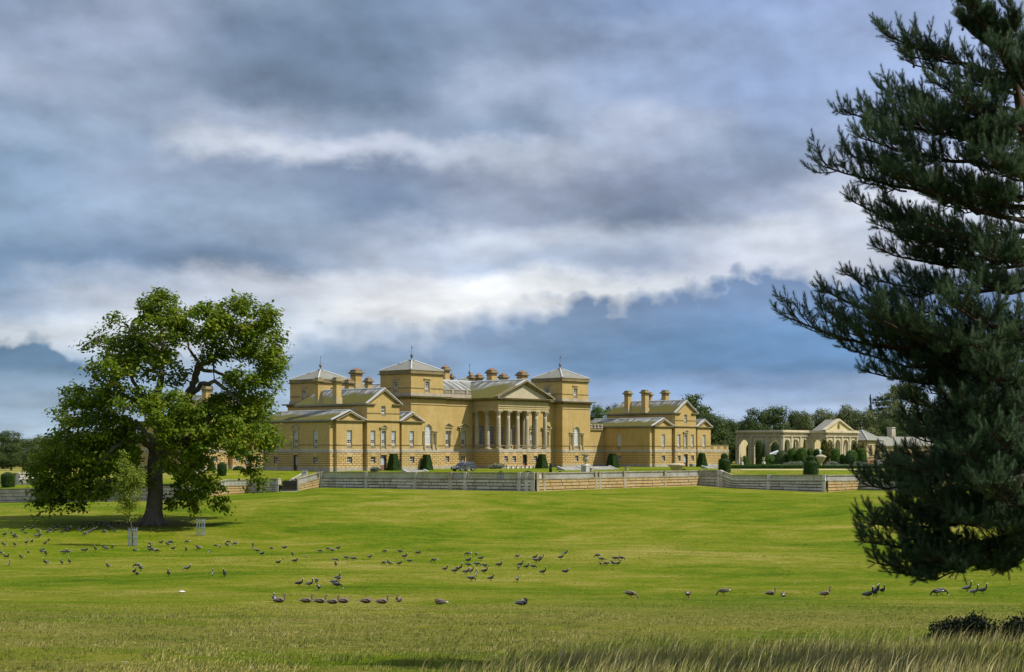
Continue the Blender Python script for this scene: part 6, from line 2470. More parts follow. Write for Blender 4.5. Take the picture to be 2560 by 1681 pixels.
m.box(-1.0, .4, -.33, -.27, 12.0, 12.15)
m.box(-.36, -.24, -.9, .4, 12.0, 12.1)
m.build('weathervane', 'verdigris', rf)
for (fx, ft) in (((-4.2, -4.2), (1, 0)), ((-4.2, 3.6), (0, -1))):
    fc = Face(fx, ft, 7.8)
    for c in (2.2, 5.6):
        m = MB()
        m.add([fc.pt(c - .7, 2.2, .03), fc.pt(c + .7, 2.2, .03), fc.pt(c + .7, 5.4, .03), fc.pt(c - .7, 5.4, .03)], [(0, 1, 2, 3)])
        m.build('window', 'glass', lod)
        m = MB()
        for (x0, x1, z0, z1) in ((c - .85, c - .7, 2.1, 5.5), (c + .7, c + .85, 2.1, 5.5), (c - .7, c + .7, 5.4, 5.55), (c - .9, c + .9, 1.95, 2.1), (c - .04, c + .04, 2.1, 5.4)):
            m.add([fc.pt(x, z, dd) for dd in (0, .1) for (x, z) in ((x0, z0), (x1, z0), (x1, z1), (x0, z1))],
                  [(4, 5, 6, 7), (0, 1, 5, 4), (1, 2, 6, 5), (2, 3, 7, 6), (3, 0, 4, 7)])
        m.build('window_surround', 'trim', lod)
m = MB()
m.box(2.0, 4.0, 4.0, 5.4, 0, 9.6)
m.box(1.85, 4.15, 3.85, 5.55, 9.6, 9.85)
m.build('chimney', 'trim', lod)
a = ter(2245, 466)
rng_ = thing('stable_range', 'long low stone range with slate roof and blind arches right of the lodge', 'outbuilding', a, TH)
house = rng_
m = MB()
fc = Face((-9, 0), (1, 0), 34)
ops = [(1.3 + i * 3.4 - 0.0, 1.3 + i * 3.4 + 1.9, .3, 3.9, True) for i in range(9)]
wall_mesh(m, fc, -.5, 5.4, ops, .3)
m.box(-9, 25, .31, 7, -.5, 5.4)
m.build('wall', 'trim', rng_)
for i in range(9):
    m = MB()
    m.add([fc.pt(1.3 + i * 3.4, .3, -.28), fc.pt(3.2 + i * 3.4, .3, -.28), fc.pt(3.2 + i * 3.4, 3.8, -.28), fc.pt(1.3 + i * 3.4, 3.8, -.28)], [(0, 1, 2, 3)])
    m.build('door', 'door', rng_)
m = MB()
m.add([(-9.6, -.7, 5.3), (25.6, -.7, 5.3), (25.6, 3.5, 8.0), (-9.6, 3.5, 8.0), (-9.6, 7.7, 5.3), (25.6, 7.7, 5.3), (-9.6, -.7, 5.1), (25.6, -.7, 5.1)],
      [(0, 1, 2, 3), (3, 2, 5, 4), (0, 3, 4), (1, 5, 2), (6, 7, 1, 0)])
m.build('roof', 'slate', rng_)
m = MB()
m.box(1.0, 3.3, 2.6, 4.2, 6.5, 10.6)
ch = m.build('chimney', 'grey', rng_)
m = MB()
m.box(.8, 3.5, 2.4, 4.4, 10.6, 10.85)
m.build('chimney_cap', 'balus', ch)

# white canvas canopies behind the bushes
for (pts, l) in ((((1925, 1136), (1946, 1128), (1946, 1137)), 'white canvas canopy corner under the third orangery arch'), (((2049, 1126), (2054, 1128), (2053, 1136), (2050, 1134)), 'sliver of white canvas showing beside the square-shouldered bush')):
    Yc = 410 if len(pts) == 3 else 396
    q = [P3(x, r_, Yc) for x, r_ in pts]
    c = sum(q, Vector()) / len(q)
    m = MB()
    k = len(q)
    vs = [p - c for p in q] + [p - c + Vector((.3, 2.4, .25)) for p in q]
    m.add(vs, [tuple(range(k)), tuple(range(2 * k - 1, k - 1, -1))] + [(i, i + k, (i + 1) % k + k, (i + 1) % k) for i in range(k)])
    o = m.build('canvas_canopy', 'tent', None)
    o.location = c
    tag(o, l, 'canopy', 'white canvas canopies')

# ------------------------------------------------------------------ parked car
def car():
    p = ter(1159, 287)
    p.z -= .02
    o = thing('parked_car', 'dark grey estate-type off-road car with bright roof rails parked before the house', 'car', p, TH + math.pi)
    o.scale = (1, 1, .92)
    # local +x = forward
    L, W, = 4.95, 1.9
    prof = [(-2.45, .45), (-2.47, .95), (-2.35, 1.12), (-2.15, 1.68), (-1.9, 1.76), (.1, 1.78), (.5, 1.70), (1.15, 1.16), (2.15, 1.02), (2.42, .85), (2.48, .55), (2.40, .35), (-2.3, .35)]
    m = MB()
    k = len(prof)
    for (y, s) in ((-.93, 1), (.93, 1)):
        pass
    def sec(y, inset):
        return [(x * (1 - .02 * inset), y, z - (.03 * inset if z > 1.0 else 0)) for x, z in prof]
    rings = []
    for (y, ins, top) in ((-.95, 1, 0), (-.88, 0, 1), (.88, 0, 1), (.95, 1, 0)):
        r_ = []
        for x, z in prof:
            yy = y * (.80 if z > 1.2 else 1.0)
            r_.append((x * (1 - .015 * ins), yy, z))
        rings.append(r_)
    vs = [p_ for r_ in rings for p_ in r_]
    fs = []
    for i in range(3):
        for j in range(k):
            a, b = i * k + j, i * k + (j + 1) % k
            fs.append((a, a + k, b + k, b))
    fs += [tuple(range(k)), tuple(range(4 * k - 1, 3 * k - 1, -1))]
    m.add(vs, fs)
    body = m.build('body', 'carp', o)
    # glass
    for s in (-1, 1):
        for (x0, x1, x2, x3) in ((.95, -.2, -.2, .42), (-.28, -1.25, -1.25, -.28), (-1.33, -2.15, -2.02, -1.33)):
            m = MB()
            m.add([(x0, s * .955, 1.20), (x1, s * .955, 1.20), (x2, s * .775, 1.66), (x3, s * .775, 1.66)], [(0, 1, 2, 3) if s > 0 else (3, 2, 1, 0)])
            m.build('side_window', 'carg', o)
        m = MB()
        m.tube([(.75, s * .70, 1.72), (.1, s * .74, 1.85), (-1.8, s * .74, 1.84), (-2.2, s * .72, 1.62)], [.035] * 4, 6)
        m.build('roof_rail', 'chrome', o)
        m = MB()
        m.tube([(1.1, s * .95, 1.19), (-2.2, s * .95, 1.19)], [.02, .02], 4)
        m.build('window_trim', 'chrome', o)
        m = MB()
        m.lathe([(.02, -.1), (.15, -.06), (.17, 0), (.12, .05)], 10)
        q = [(2.28 + z * 1.3, s * .66 + y * 1.2, .86 + x * .8) for (x, y, z) in m.v]
        m.v = q
        m.build('headlight', 'lamp', o)
        m = MB()
        m.box(.55, .72, s * 1.0 - .12, s * 1.0 + .12, 1.15, 1.32)
        m.build('mirror', 'carp', o)
        for x in (1.5, -1.5):
            m = MB()
            m.lathe([(.20, -.11), (.36, -.12), (.39, -.08), (.39, .08), (.36, .12), (.2, .11)], 18)
            m.v = [(x + a, s * .86 + c, .39 + b) for (a, b, c) in m.v]
            w = m.build('wheel', 'tyre', o, smooth=True)
            m = MB()
            m.lathe([(.02, 0), (.23, 0), (.24, .02), (.02, .04)], 14)
            m.v = [(x + a, s * (.985 + c * .3), .39 + b) for (a, b, c) in m.v]
            m.build('rim', 'chrome', w)
    m = MB()
    m.add([(1.16, -.80, 1.22), (1.16, .80, 1.22), (.52, .68, 1.70), (.52, -.68, 1.70)], [(0, 1, 2, 3)])
    m.v = [(x + .02, y, z + .02) for (x, y, z) in m.v]
    m.build('windscreen', 'carg', o)
    m = MB()
    m.box(2.40, 2.50, -.45, .45, .62, .90)
    for i in range(4):
        m.box(2.50, 2.52, -.42, .42, .64 + i * .065, .665 + i * .065)
    m.build('grille', 'chrome', o)


car()
#@@PART3
# ------------------------------------------------------------------ the big beech on the lawn
TY = 192.0
TK = 1 / 2.233                                        # crop scale of the measurements below


def tz(zx, zy, dy=0.0):
    """crop coordinates of the tree -> world point at tree distance plus dy"""
    return P3(zx * TK, 680 + zy * TK, TY + dy)


def beech():
    r = np.random.default_rng(21)
    base = at(380.6, 1311, 150, 215)
    global TY
    TY = base.y
    O = base
    tree = thing('beech_tree', 'huge spreading old beech with drooping green crown standing alone on the lawn', 'tree', O)
    lobes = [(905, 190, 105, 92), (880, 330, 165, 105), (1120, 290, 150, 105), (1330, 265, 205, 110), (1465, 390, 100, 130), (1300, 420, 150, 62), (1490, 560, 75, 110),
             (640, 275, 55, 38), (520, 385, 72, 46), (700, 420, 130, 80), (620, 545, 125, 75), (840, 500, 160, 85), (985, 590, 60, 70), (1565, 505, 42, 32),
             (480, 700, 130, 70), (365, 790, 60, 75), (690, 700, 190, 80), (560, 870, 190, 105), (400, 980, 160, 115), (300, 1130, 125, 135), (255, 1285, 62, 75), (350, 1270, 60, 60),
             (600, 1020, 180, 115), (520, 1180, 130, 95), (690, 880, 120, 60), (950, 760, 150, 110), (1050, 910, 180, 135), (1000, 1050, 140, 70), (1250, 770, 140, 105),
             (1330, 900, 120, 115), (1400, 780, 100, 130), (1465, 930, 68, 85), (1425, 1085, 50, 85), (1080, 1180, 120, 80), (1215, 1250, 42, 75), (1030, 1265, 34, 52), (1340, 610, 95, 70),
             (1150, 440, 90, 60), (760, 1150, 70, 60), (440, 1290, 50, 45), (960, 1260, 34, 45), (1090, 1290, 28, 40), (1440, 1170, 26, 40), (1180, 690, 60, 50)]
    s = TY / F
    W = []
    for (cx, cy, rx, ry) in lobes:
        nx, ny = (cx - 900) / 680, (cy - 760) / 640
        q = math.sqrt(max(0.04, 1 - nx * nx * .8 - ny * ny * .8)) * 11.0
        big = rx * ry > 5500
        ds = [r.uniform(-.45, .45) * q] if not big else [-q * r.uniform(.35, .85), q * r.uniform(.3, .85)]
        for dy in ds:
            # keep the projected place whatever the depth
            c = tz(cx, cy, dy)
            k = (TY + dy) / TY
            W.append((c.x - O.x, c.y - O.y, c.z - O.z, rx * TK * s * k, min(rx, ry) * TK * s * 1.25, ry * TK * s * k))
    W = np.array(W)
    # spray centres in each lobe
    sprays = []
    for lb in W:
        vol = lb[3] * lb[4] + lb[3] * lb[5] + lb[4] * lb[5]
        m = int(max(4, vol * 1.5))
        d = r.normal(0, 1, (m, 3))
        d /= np.linalg.norm(d, axis=1, keepdims=True)
        rad = r.uniform(.40, 1.08, (m, 1)) ** .65
        sprays.append(d * rad * lb[3:6] + lb[:3])
    S = np.concatenate(sprays)
    # limbs (hand placed), relative to the tree foot
    def L(*pts):
        return [tuple(tz(a, b, c) - O) for a, b, c in pts]
    limbs = [(L((852, 1425, 0), (860, 1330, 0), (868, 1230, 0), (862, 1130, .2), (868, 1000, .4)), [1.55, 1.02, .92, 1.0, .80]),
             (L((868, 1000, .4), (885, 880, .6), (880, 760, 0), (892, 600, -.6), (905, 450, -.6), (905, 300, 0), (900, 180, 0)), [.80, .62, .52, .42, .30, .18, .06]),
             (L((875, 1080, .2), (960, 950, 1.5), (1035, 800, 2), (1050, 690, 2), (1085, 600, 2), (1120, 530, 1.5), (1185, 490, 1), (1260, 400, 0), (1330, 300, 0)), [.75, .60, .52, .48, .42, .36, .26, .16, .06]),
             (L((1085, 600, 2), (1100, 500, 1), (1060, 420, 0), (1040, 330, 0)), [.34, .22, .14, .05]),
             (L((1050, 700, 2), (1120, 625, -1), (1200, 620, -3), (1290, 680, -5), (1380, 780, -6)), [.36, .30, .24, .16, .05]),
             (L((1120, 540, 1.5), (1220, 560, 4), (1340, 640, 6), (1440, 760, 7)), [.26, .2, .13, .05]),
             (L((865, 1000, .3), (800, 950, -2), (720, 935, -4), (640, 980, -6), (540, 1080, -7)), [.50, .42, .34, .22, .06]),
             (L((868, 960, .3), (800, 880, 3), (720, 840, 5), (600, 830, 6), (480, 860, 6)), [.46, .34, .28, .18, .05]),
             (L((858, 1140, 0), (780, 1110, -1.5), (690, 1120, -3), (600, 1180, -4), (520, 1240, -5), (440, 1260, -5)), [.55, .40, .34, .24, .15, .05]),
             (L((885, 880, .6), (820, 740, -3), (770, 640, -4), (700, 540, -4), (620, 470, -3), (540, 390, -2)), [.44, .32, .24, .17, .10, .04]),
             (L((820, 740, -3), (700, 690, -6), (560, 660, -7), (440, 700, -7)), [.26, .2, .12, .05]),
             (L((905, 450, -.6), (820, 380, -2), (740, 320, -2), (650, 290, -1), (600, 270, -1)), [.24, .16, .11, .07, .03]),
             (L((960, 950, 1.5), (1080, 900, -4), (1200, 900, -6), (1320, 980, -7), (1400, 1080, -7)), [.36, .3, .22, .14, .04]),
             (L((940, 1000, 1), (1040, 1030, 4), (1120, 1120, 6), (1200, 1210, 6)), [.3, .22, .13, .04])]
    mb = MB()
    trunk = MB()
    nodes, rads = [], []
    for i, (pts, rd) in enumerate(limbs):
        P = [Vector(p) for p in pts]
        # resample with a little crookedness
        Q, R2 = [], []
        for j in range(len(P) - 1):
            for k in range(4):
                t = k / 4
                q = P[j].lerp(P[j + 1], t)
                if j + k > 0:
                    q = q + Vector(r.normal(0, .10, 3)) * (0 if i == 0 else 1)
                Q.append(q)
                R2.append(rd[j] * (1 - t) + rd[j + 1] * t)
        Q.append(P[-1])
        R2.append(rd[-1])
        (trunk if i == 0 else mb).tube(Q, R2, 14 if i == 0 else 8)
        for q, a in zip(Q, R2):
            nodes.append(np.array(q))
            rads.append(a)
    # root flare
    for k in range(7):
        a = k * .9
        trunk.tube([(0, 0, 1.2), (math.cos(a) * 1.0, math.sin(a) * 1.0, .45), (math.cos(a) * 2.1, math.sin(a) * 2.1, -.25)], [.75, .55, .22], 8)
    trunk.build('trunk', 'bark', tree, smooth=True)
    mb.build('limbs', 'bark', tree, smooth=True)
    # twigs: connect every spray to the nearest wood, nearest first
    br = MB()
    nd = np.array(nodes)
    rr = np.array(rads)
    ctr = nd[rr > .3].mean(0)
    order = np.argsort([np.min(np.linalg.norm(nd - s_, axis=1)) for s_ in S])
    nd_l = np.zeros((len(nd) + len(S) * 3, 3))
    nd_l[:len(nd)] = nd
    n_ = len(nd)
    rr_l = np.zeros(len(nd_l))
    rr_l[:len(nd)] = rr
    for idx in order:
        s_ = S[idx]
        d = np.linalg.norm(nd_l[:n_] - s_, axis=1) + (s_[2] < nd_l[:n_, 2]) * .4
        j = int(np.argmin(d))
        p = nd_l[j]
        ln = np.linalg.norm(s_ - p)
        mid1 = p + (s_ - p) * .35 + r.normal(0, .05 * ln + .02, 3) + np.array([0, 0, .10 * ln])
        mid2 = p + (s_ - p) * .70 + r.normal(0, .05 * ln + .02, 3) + np.array([0, 0, .08 * ln])
        r0 = min(rr_l[j] * .8, .045 + .020 * ln)
        br.tube([p, mid1, mid2, s_], [r0, r0 * .8, r0 * .6, .018], 4)
        for q, a in ((mid1, r0 * .8), (mid2, r0 * .6), (s_, .03)):
            nd_l[n_] = q
            rr_l[n_] = a
            n_ += 1
    br.build('twigs', 'twig', tree, kind='stuff')
    # leaves: every spray is a drooping fan of leaves
    m = len(S)
    per = 44
    tone = np.clip(r.normal(.42, .24, m), 0, 1)
    idx = np.repeat(np.arange(m), per)
    n = len(idx)
    dirs = S - np.array([0, 0, 11.0])
    dirs /= np.linalg.norm(dirs, axis=1, keepdims=True)
    dirs[:, 2] *= .6
    g = r.normal(0, 1, (n, 3)) * np.array([.48, .48, .28])
    along = r.uniform(-.6, 1.0, (n, 1)) * dirs[idx] * r.uniform(.6, 1.7, (m, 1))[idx]
    C = S[idx] + g + along
    C[:, 2] -= np.clip(np.linalg.norm(g[:, :2], axis=1), 0, 2) * .35
    N = dirs[idx] * .5 + np.array([0, 0, .8]) + g * .35
    V, Fc = cards(C, N, .33, r, 1.6, .55)
    rn = np.clip(tone[idx] + r.normal(0, .16, n), 0, 1)
    mkobj('crown', fast_mesh('crown', V, Fc, 'oak', np.repeat(rn, 4)), tree)
    print('beech sprays', m, 'cards', n)


beech()


# ------------------------------------------------------------------ sapling and the two steel tree guards
def guard(x, row, h, label):
    p = at(x, row, 120, 220)
    o = thing('tree_guard', label, 'tree guard', p, 0, 'galvanised tree guards')
    R = .46
    for k in range(10):
        a = 2 * math.pi * k / 10 + .13
        m = MB()
        c, s = math.cos(a), math.sin(a)
        m.tube([(R * c, R * s, -.1), (R * c, R * s, h * .93), (R * 1.12 * c, R * 1.12 * s, h)], [.030, .030, .026], 5)
        m.build('bar', 'galv', o)
    for z in (.25, h * .5, h * .88):
        m = MB()
        pts = [(R * math.cos(2 * math.pi * k / 16), R * math.sin(2 * math.pi * k / 16), z) for k in range(17)]
        m.tube(pts, [.03] * 17, 4)
        m.build('hoop', 'galv', o)
    return p


gp = guard(332, 1366, 1.98, 'near galvanised steel tree guard around the slim sapling')
guard(502, 1340, 1.95, 'farther galvanised steel tree guard standing empty right of the beech trunk')


def sapling():
    r = np.random.default_rng(5)
    o = thing('sapling', 'slim pale green sapling rising out of the near steel tree guard before the beech', 'tree', gp)
    Y = gp.y
    def q(x, row, dy=0):
        return P3(x, row, Y + dy) - gp
    m = MB()
    tr = [Vector((0, 0, -.1)), q(331, 1330), q(326, 1300), q(324, 1270), q(325, 1235), q(322, 1200), q(310, 1165), q(303, 1140)]
    m.tube(tr, [.09, .08, .075, .06, .05, .04, .025, .01], 7)
    m.build('trunk', 'bark', o)
    S = []
    mb = MB()
    for (cx, cy, rx, ry, k) in ((322, 1190, 36, 26, 60), (318, 1230, 34, 24, 50), (325, 1262, 38, 14, 30), (352, 1195, 20, 20, 26), (300, 1255, 24, 12, 16), (307, 1155, 8, 18, 12), (330, 1290, 26, 8, 8), (296, 1210, 14, 16, 14)):
        for i in range(k):
            a, b = r.normal(0, .55, 2)
            s_ = q(322 + (cx + a * rx - 322) * .78, cy + b * ry, r.normal(0, .7))
            S.append(s_)
            j = min(range(len(tr)), key=lambda t: (tr[t] - s_).length + max(0, tr[t].z - s_.z + .3) * .8)
            mb.tube([tr[j], tr[j].lerp(s_, .5) + Vector((0, 0, .12)), s_], [.022, .014, .007], 3)
    mb.build('twigs', 'twig', o, kind='stuff')
    S = np.array([tuple(s_) for s_ in S])
    idx = np.repeat(np.arange(len(S)), 26)
    C = S[idx] + r.normal(0, 1, (len(idx), 3)) * np.array([.26, .26, .16])
    N = np.tile([0, 0, .7], (len(idx), 1)) + r.normal(0, .6, (len(idx), 3))
    V, Fc = cards(C, N, .15, r, 1.3, .5)
    mkobj('crown', fast_mesh('crown', V, Fc, 'sapling', np.repeat(np.clip(r.normal(.5, .25, len(C)), 0, 1), 4)), o)


sapling()


# ------------------------------------------------------------------ the near pine on the right
def pine():
    r = np.random.default_rng(11)
    PY_ = 30.0
    base = Vector(((2640 - 1280) / F * PY_, PY_, gz((2640 - 1280) / F * PY_, PY_)))
    O = base
    tree = thing('scots_pine_tree', 'tall dark Scots pine with layered blue-green boughs filling the right edge', 'tree', O)

    def q(x, row, dy=0.0):
        return P3(x, row, PY_ + dy) - O
    trunk_pts = [Vector((0, 0, -.3)), Vector((0, 0, .6)), q(2636, 1400), q(2625, 1100), q(2605, 800), q(2580, 500), q(2556, 300), q(2532, 170), q(2478, 78), q(2405, -8), q(2370, -70)]
    m = MB()
    m.tube(trunk_pts, [.34, .27, .25, .22, .19, .14, .10, .06, .045, .03, .012], 12)
    m.build('trunk', 'pbark', tree, smooth=True)
    # shoot template: bottle-brush of needles, pointing along +z, length 1
    tmpl = []
    nn = 32
    for k in range(nn):
        t = .05 + .95 * k / nn
        a = k * 2.399963
        d = np.array([math.cos(a) * .80, math.sin(a) * .80, .60 + .35 * t])
        d /= np.linalg.norm(d)
        p = np.array([0, 0, t * .86])
        L_ = .44 * (1 - .30 * t)
        sidev = np.cross(d, [0, 0, 1.0])
        sidev /= np.linalg.norm(sidev) + 1e-9
        w = .025
        tmpl.append([p - sidev * w, p + sidev * w, p + d * L_])
    tmpl = np.array(tmpl).reshape(-1, 3)
    total = [0]
    # boughs: tip (x,row), root (x,row), depth of tip, spread
    B = [((2370, -40), (2470, 70), -.3, .6, 1), ((2395, 45), (2528, 150), .5, .5, 1), ((2440, 20), (2520, 150), .2, .5, 1), ((2520, 10), (2534, 180), -.3, .5, 1), ((2600, 60), (2534, 200), .3, .5, 1),
         ((2500, 120), (2590, 260), -1.5, .6, 1), ((2400, 250), (2556, 330), -1.9, .6, 1), ((2480, 400), (2600, 460), -2.2, .7, 1), ((2330, 480), (2590, 560), 1.6, .6, 1), ((2460, 620), (2610, 640), -2.0, .6, 1),
         ((2380, 760), (2610, 800), -2.4, .7, 1), ((2480, 930), (2620, 940), -2.6, .7, 1), ((2350, 960), (2620, 980), 1.5, .6, 1), ((2480, 1080), (2630, 1100), -2.6, .7, 1), ((2330, 1130), (2626, 1170), 1.5, .6, 1),
         ((2470, 1210), (2634, 1220), -2.6, .7, 1), ((2340, 1290), (2634, 1280), 1.2, .6, 1), ((2230, 1290), (2634, 1250), 1.6, .6, 1), ((2540, 1330), (2640, 1300), -1.8, .6, 1), ((2225, 850), (2612, 860), 1.4, .55, 1), ((2218, 88), (2535, 190), -.3, .62, 1), ((2262, 150), (2538, 235), 1.0, .5, 0), ((2330, 205), (2545, 280), -1.2, .5, 0),
         ((2126, 284), (2552, 345), -.2, .70, 1), ((2210, 225), (2550, 330), 1.4, .6, 1), ((2300, 300), (2560, 400), -1.6, .6, 1), ((2150, 345), (2560, 420), -1.0, .55, 1),
         ((2058, 416), (2575, 520), 0, .62, 1), ((2120, 385), (2575, 500), 1.2, .5, 0), ((2240, 440), (2580, 560), -1.5, .6, 1), ((2134, 505), (2585, 575), .4, .50, 1), ((2190, 560), (2590, 600), -.6, .45, 1),
         ((2193, 620), (2598, 640), .2, .42, 1), ((2200, 702), (2604, 690), -.2, .45, 1), ((2300, 640), (2600, 650), 1.4, .5, 0), ((2330, 560), (2590, 590), -1.8, .5, 0),
         ((1975, 796), (2610, 830), 0, .62, 1), ((2062, 728), (2610, 800), .3, .50, 1), ((2105, 868), (2612, 880), .2, .50, 1), ((2168, 930), (2615, 900), -.2, .45, 1), ((2180, 790), (2612, 870), -1.6, .6, 1),
         ((2290, 900), (2618, 950), 1.2, .5, 1), ((2300, 820), (2618, 900), -2.0, .55, 1), ((2265, 1000), (2620, 1010), -.5, .55, 1), ((2260, 1045), (2622, 1060), .8, .5, 1),
         ((2270, 1085), (2624, 1100), -.8, .5, 1), ((2172, 1215), (2626, 1120), -.2, .62, 1), ((2160, 1185), (2626, 1120), .9, .45, 1), ((2240, 1160), (2626, 1150), -1.4, .6, 1),
         ((2166, 1308), (2630, 1220), .3, .60, 1), ((2300, 1240), (2630, 1230), -1.6, .6, 1), ((2158, 1355), (2632, 1290), -.3, .55, 1), ((2190, 1408), (2634, 1330), 0, .50, 1), ((2218, 1430), (2560, 1350), .5, .40, 1),
         ((2300, 1392), (2634, 1340), -.9, .42, 1), ((2452, 1425), (2640, 1300), -.4, .48, 1), ((2520, 1422), (2640, 1290), .5, .42, 1), ((2390, 1300), (2634, 1240), -2.0, .5, 1),
         ((2400, 1130), (2628, 1130), -2.4, .6, 1), ((2400, 1010), (2622, 1000), -2.2, .6, 1), ((2430, 860), (2615, 860), -2.2, .55, 1), ((2440, 700), (2604, 700), -1.8, .5, 1), ((2440, 480), (2575, 500), -1.6, .5, 1),
         ((2440, 330), (2550, 360), -1.4, .5, 1), ((2450, 200), (2540, 230), -1.2, .45, 1), ((2480, 90), (2525, 130), 1.0, .4, 1)]
    # the half of the crown beyond the picture: boughs to the right, front and back
    for k in range(26):
        rr_ = 90 + 1210 * k / 26
        rx_ = float(np.interp(rr_, [78, 170, 300, 500, 800, 1400], [2478, 2532, 2556, 2580, 2605, 2636]))
        reach = float(np.interp(rr_, [0, 300, 800, 1300], [170, 330, 470, 430])) * r.uniform(.75, 1.1)
        B.append(((rx_ + reach * (1 if k % 4 else .3), rr_ - 20 + r.uniform(-40, 40)), (rx_, rr_ + 30), (.3, -1.6, 1.7, 2.6)[k % 4], .75, 0))
    limbs_ = []
    for (tip, root, dy, spr, vis) in B:
        T = q(tip[0], tip[1], dy)
        R0 = q(root[0], root[1], 0)
        limbs_.append((T, R0, spr, tip, 1.0))
        if vis:
            for sg in (-1, 1):
                st = R0.lerp(T, r.uniform(.30, .62))
                st.z -= .04 * (T - R0).length
                dd = (T - st)
                sd_ = dd.cross(Vector((0, 0, 1))).normalized()
                en = st + dd * r.uniform(.50, .80) + sd_ * sg * r.uniform(.1, .45) * dd.length + Vector((0, 0, 1)) * sg * r.uniform(.05, .26) * dd.length
                limbs_.append((en, st, spr, tip, .6))
    for (T, R0, spr, tip, thick) in limbs_:
        d = T - R0
        L_ = d.length
        sag = -.06 * L_ if tip[1] > 500 else -.02 * L_
        pts = []
        n = 9
        for i in range(n + 1):
            t = i / n
            p = R0.lerp(T, t)
            p.z += sag * math.sin(math.pi * t) * 1.6 + (.05 * L_ * (t ** 4))
            p.z -= .05 * L_ * (t ** 4)
            p += Vector(r.normal(0, .025, 3)) * (1 if 0 < i < n else 0)
            pts.append(p)
        r0 = (.016 + .009 * L_) * thick
        bm_ = MB()
        bm_.tube(pts, [r0 * (1 - .85 * i / n) + .005 for i in range(n + 1)], 7)
        tips = []

        def shoot(p, dv, L2):
            tips.append((tuple(p), tuple(dv), L2))
        side = d.cross(Vector((0, 0, 1))).normalized()
        dn = d.normalized()
        nb = int(9 + L_ * 6.5)
        for i in range(nb):
            t = .10 + .90 * (i + r.uniform(0, .9)) / nb
            t = min(.985, t)
            k = t * n
            j = min(n - 1, int(k))
            p = pts[j].lerp(pts[j + 1], k - j)
            sgn = 1 if i % 2 else -1
            tw = r.uniform(-.5, .8)
            bd = (dn * r.uniform(.45, .95) + side * sgn * r.uniform(.2, 1.0) + Vector((0, 0, 1)) * (tw * .62)).normalized()
            bl = L_ * spr * (.16 + .36 * (1 - abs(t - .55) * 1.1)) * r.uniform(.6, 1.1) * .8
            bl = max(.20, min(bl * .85, .95))
            sub = [p]
            cur, cd = p.copy(), bd.copy()
            K = 5
            for s_ in range(K):
                cd = (cd + Vector((0, 0, .20)) + Vector(r.normal(0, .10, 3))).normalized()
                cur = cur + cd * (bl / K)
                sub.append(cur.copy())
            bm_.tube(sub, [.015, .013, .011, .009, .007, .005], 4)
            ns = int(3 + bl / .075)
            for s_ in range(ns):
                u = .25 + .75 * (s_ + r.uniform(0, 1)) / ns
                kk = min(K - 1e-3, u * K)
                jj = int(kk)
                sp = sub[jj].lerp(sub[jj + 1], kk - jj)
                sd = (bd * r.uniform(.3, .8) + Vector(r.normal(0, .50, 3)) + Vector((0, 0, .75))).normalized()
                shoot(sp, sd, r.uniform(.16, .25))
            shoot(sub[-1], (cd + Vector((0, 0, .5))).normalized(), .25)
        for i in range(3):
            shoot(pts[-1], (dn + Vector(r.normal(0, .35, 3)) + Vector((0, 0, .35))).normalized(), .20)
        bough = bm_.build('branch', 'twig', tree)
        # needles
        Pn = np.array([a for a, b, c in tips])
        Dn = np.array([b for a, b, c in tips])
        Ln = np.array([c for a, b, c in tips])
        ax = np.cross(Dn, np.array([0.3, 0.5, 0.8]))
        ax /= np.linalg.norm(ax, axis=1, keepdims=True)
        ay = np.cross(Dn, ax)
        V = (Pn[:, None, :] + (tmpl[None, :, 0:1] * ax[:, None, :] + tmpl[None, :, 1:2] * ay[:, None, :] + tmpl[None, :, 2:3] * Dn[:, None, :]) * Ln[:, None, None])
        V = V.reshape(-1, 3)
        Fc = np.arange(len(V)).reshape(-1, 3)
        rn = np.repeat(np.clip(r.normal(.45, .25, len(Pn)), 0, 1), len(tmpl))
        mkobj('needles', fast_mesh('needles', V, Fc, 'needle', rn), bough)
        total[0] += len(Pn)
    cm_ = MB()
    for (tip, root, dy, spr, vis) in B[:40]:
        T, R0 = q(tip[0], tip[1], dy), q(root[0], root[1], 0)
        for k in range(4):
            p = R0.lerp(T, r.uniform(.3, .97)) + Vector(r.normal(0, .10, 3))
            cm_.lathe([(.005, 0), (.024, .012), (.028, .035), (.012, .07)], 6, p)
    cm_.build('cones', 'pbark', tree, kind='stuff')
    print('pine shoots', total[0], 'tris', total[0] * nn)


pine()


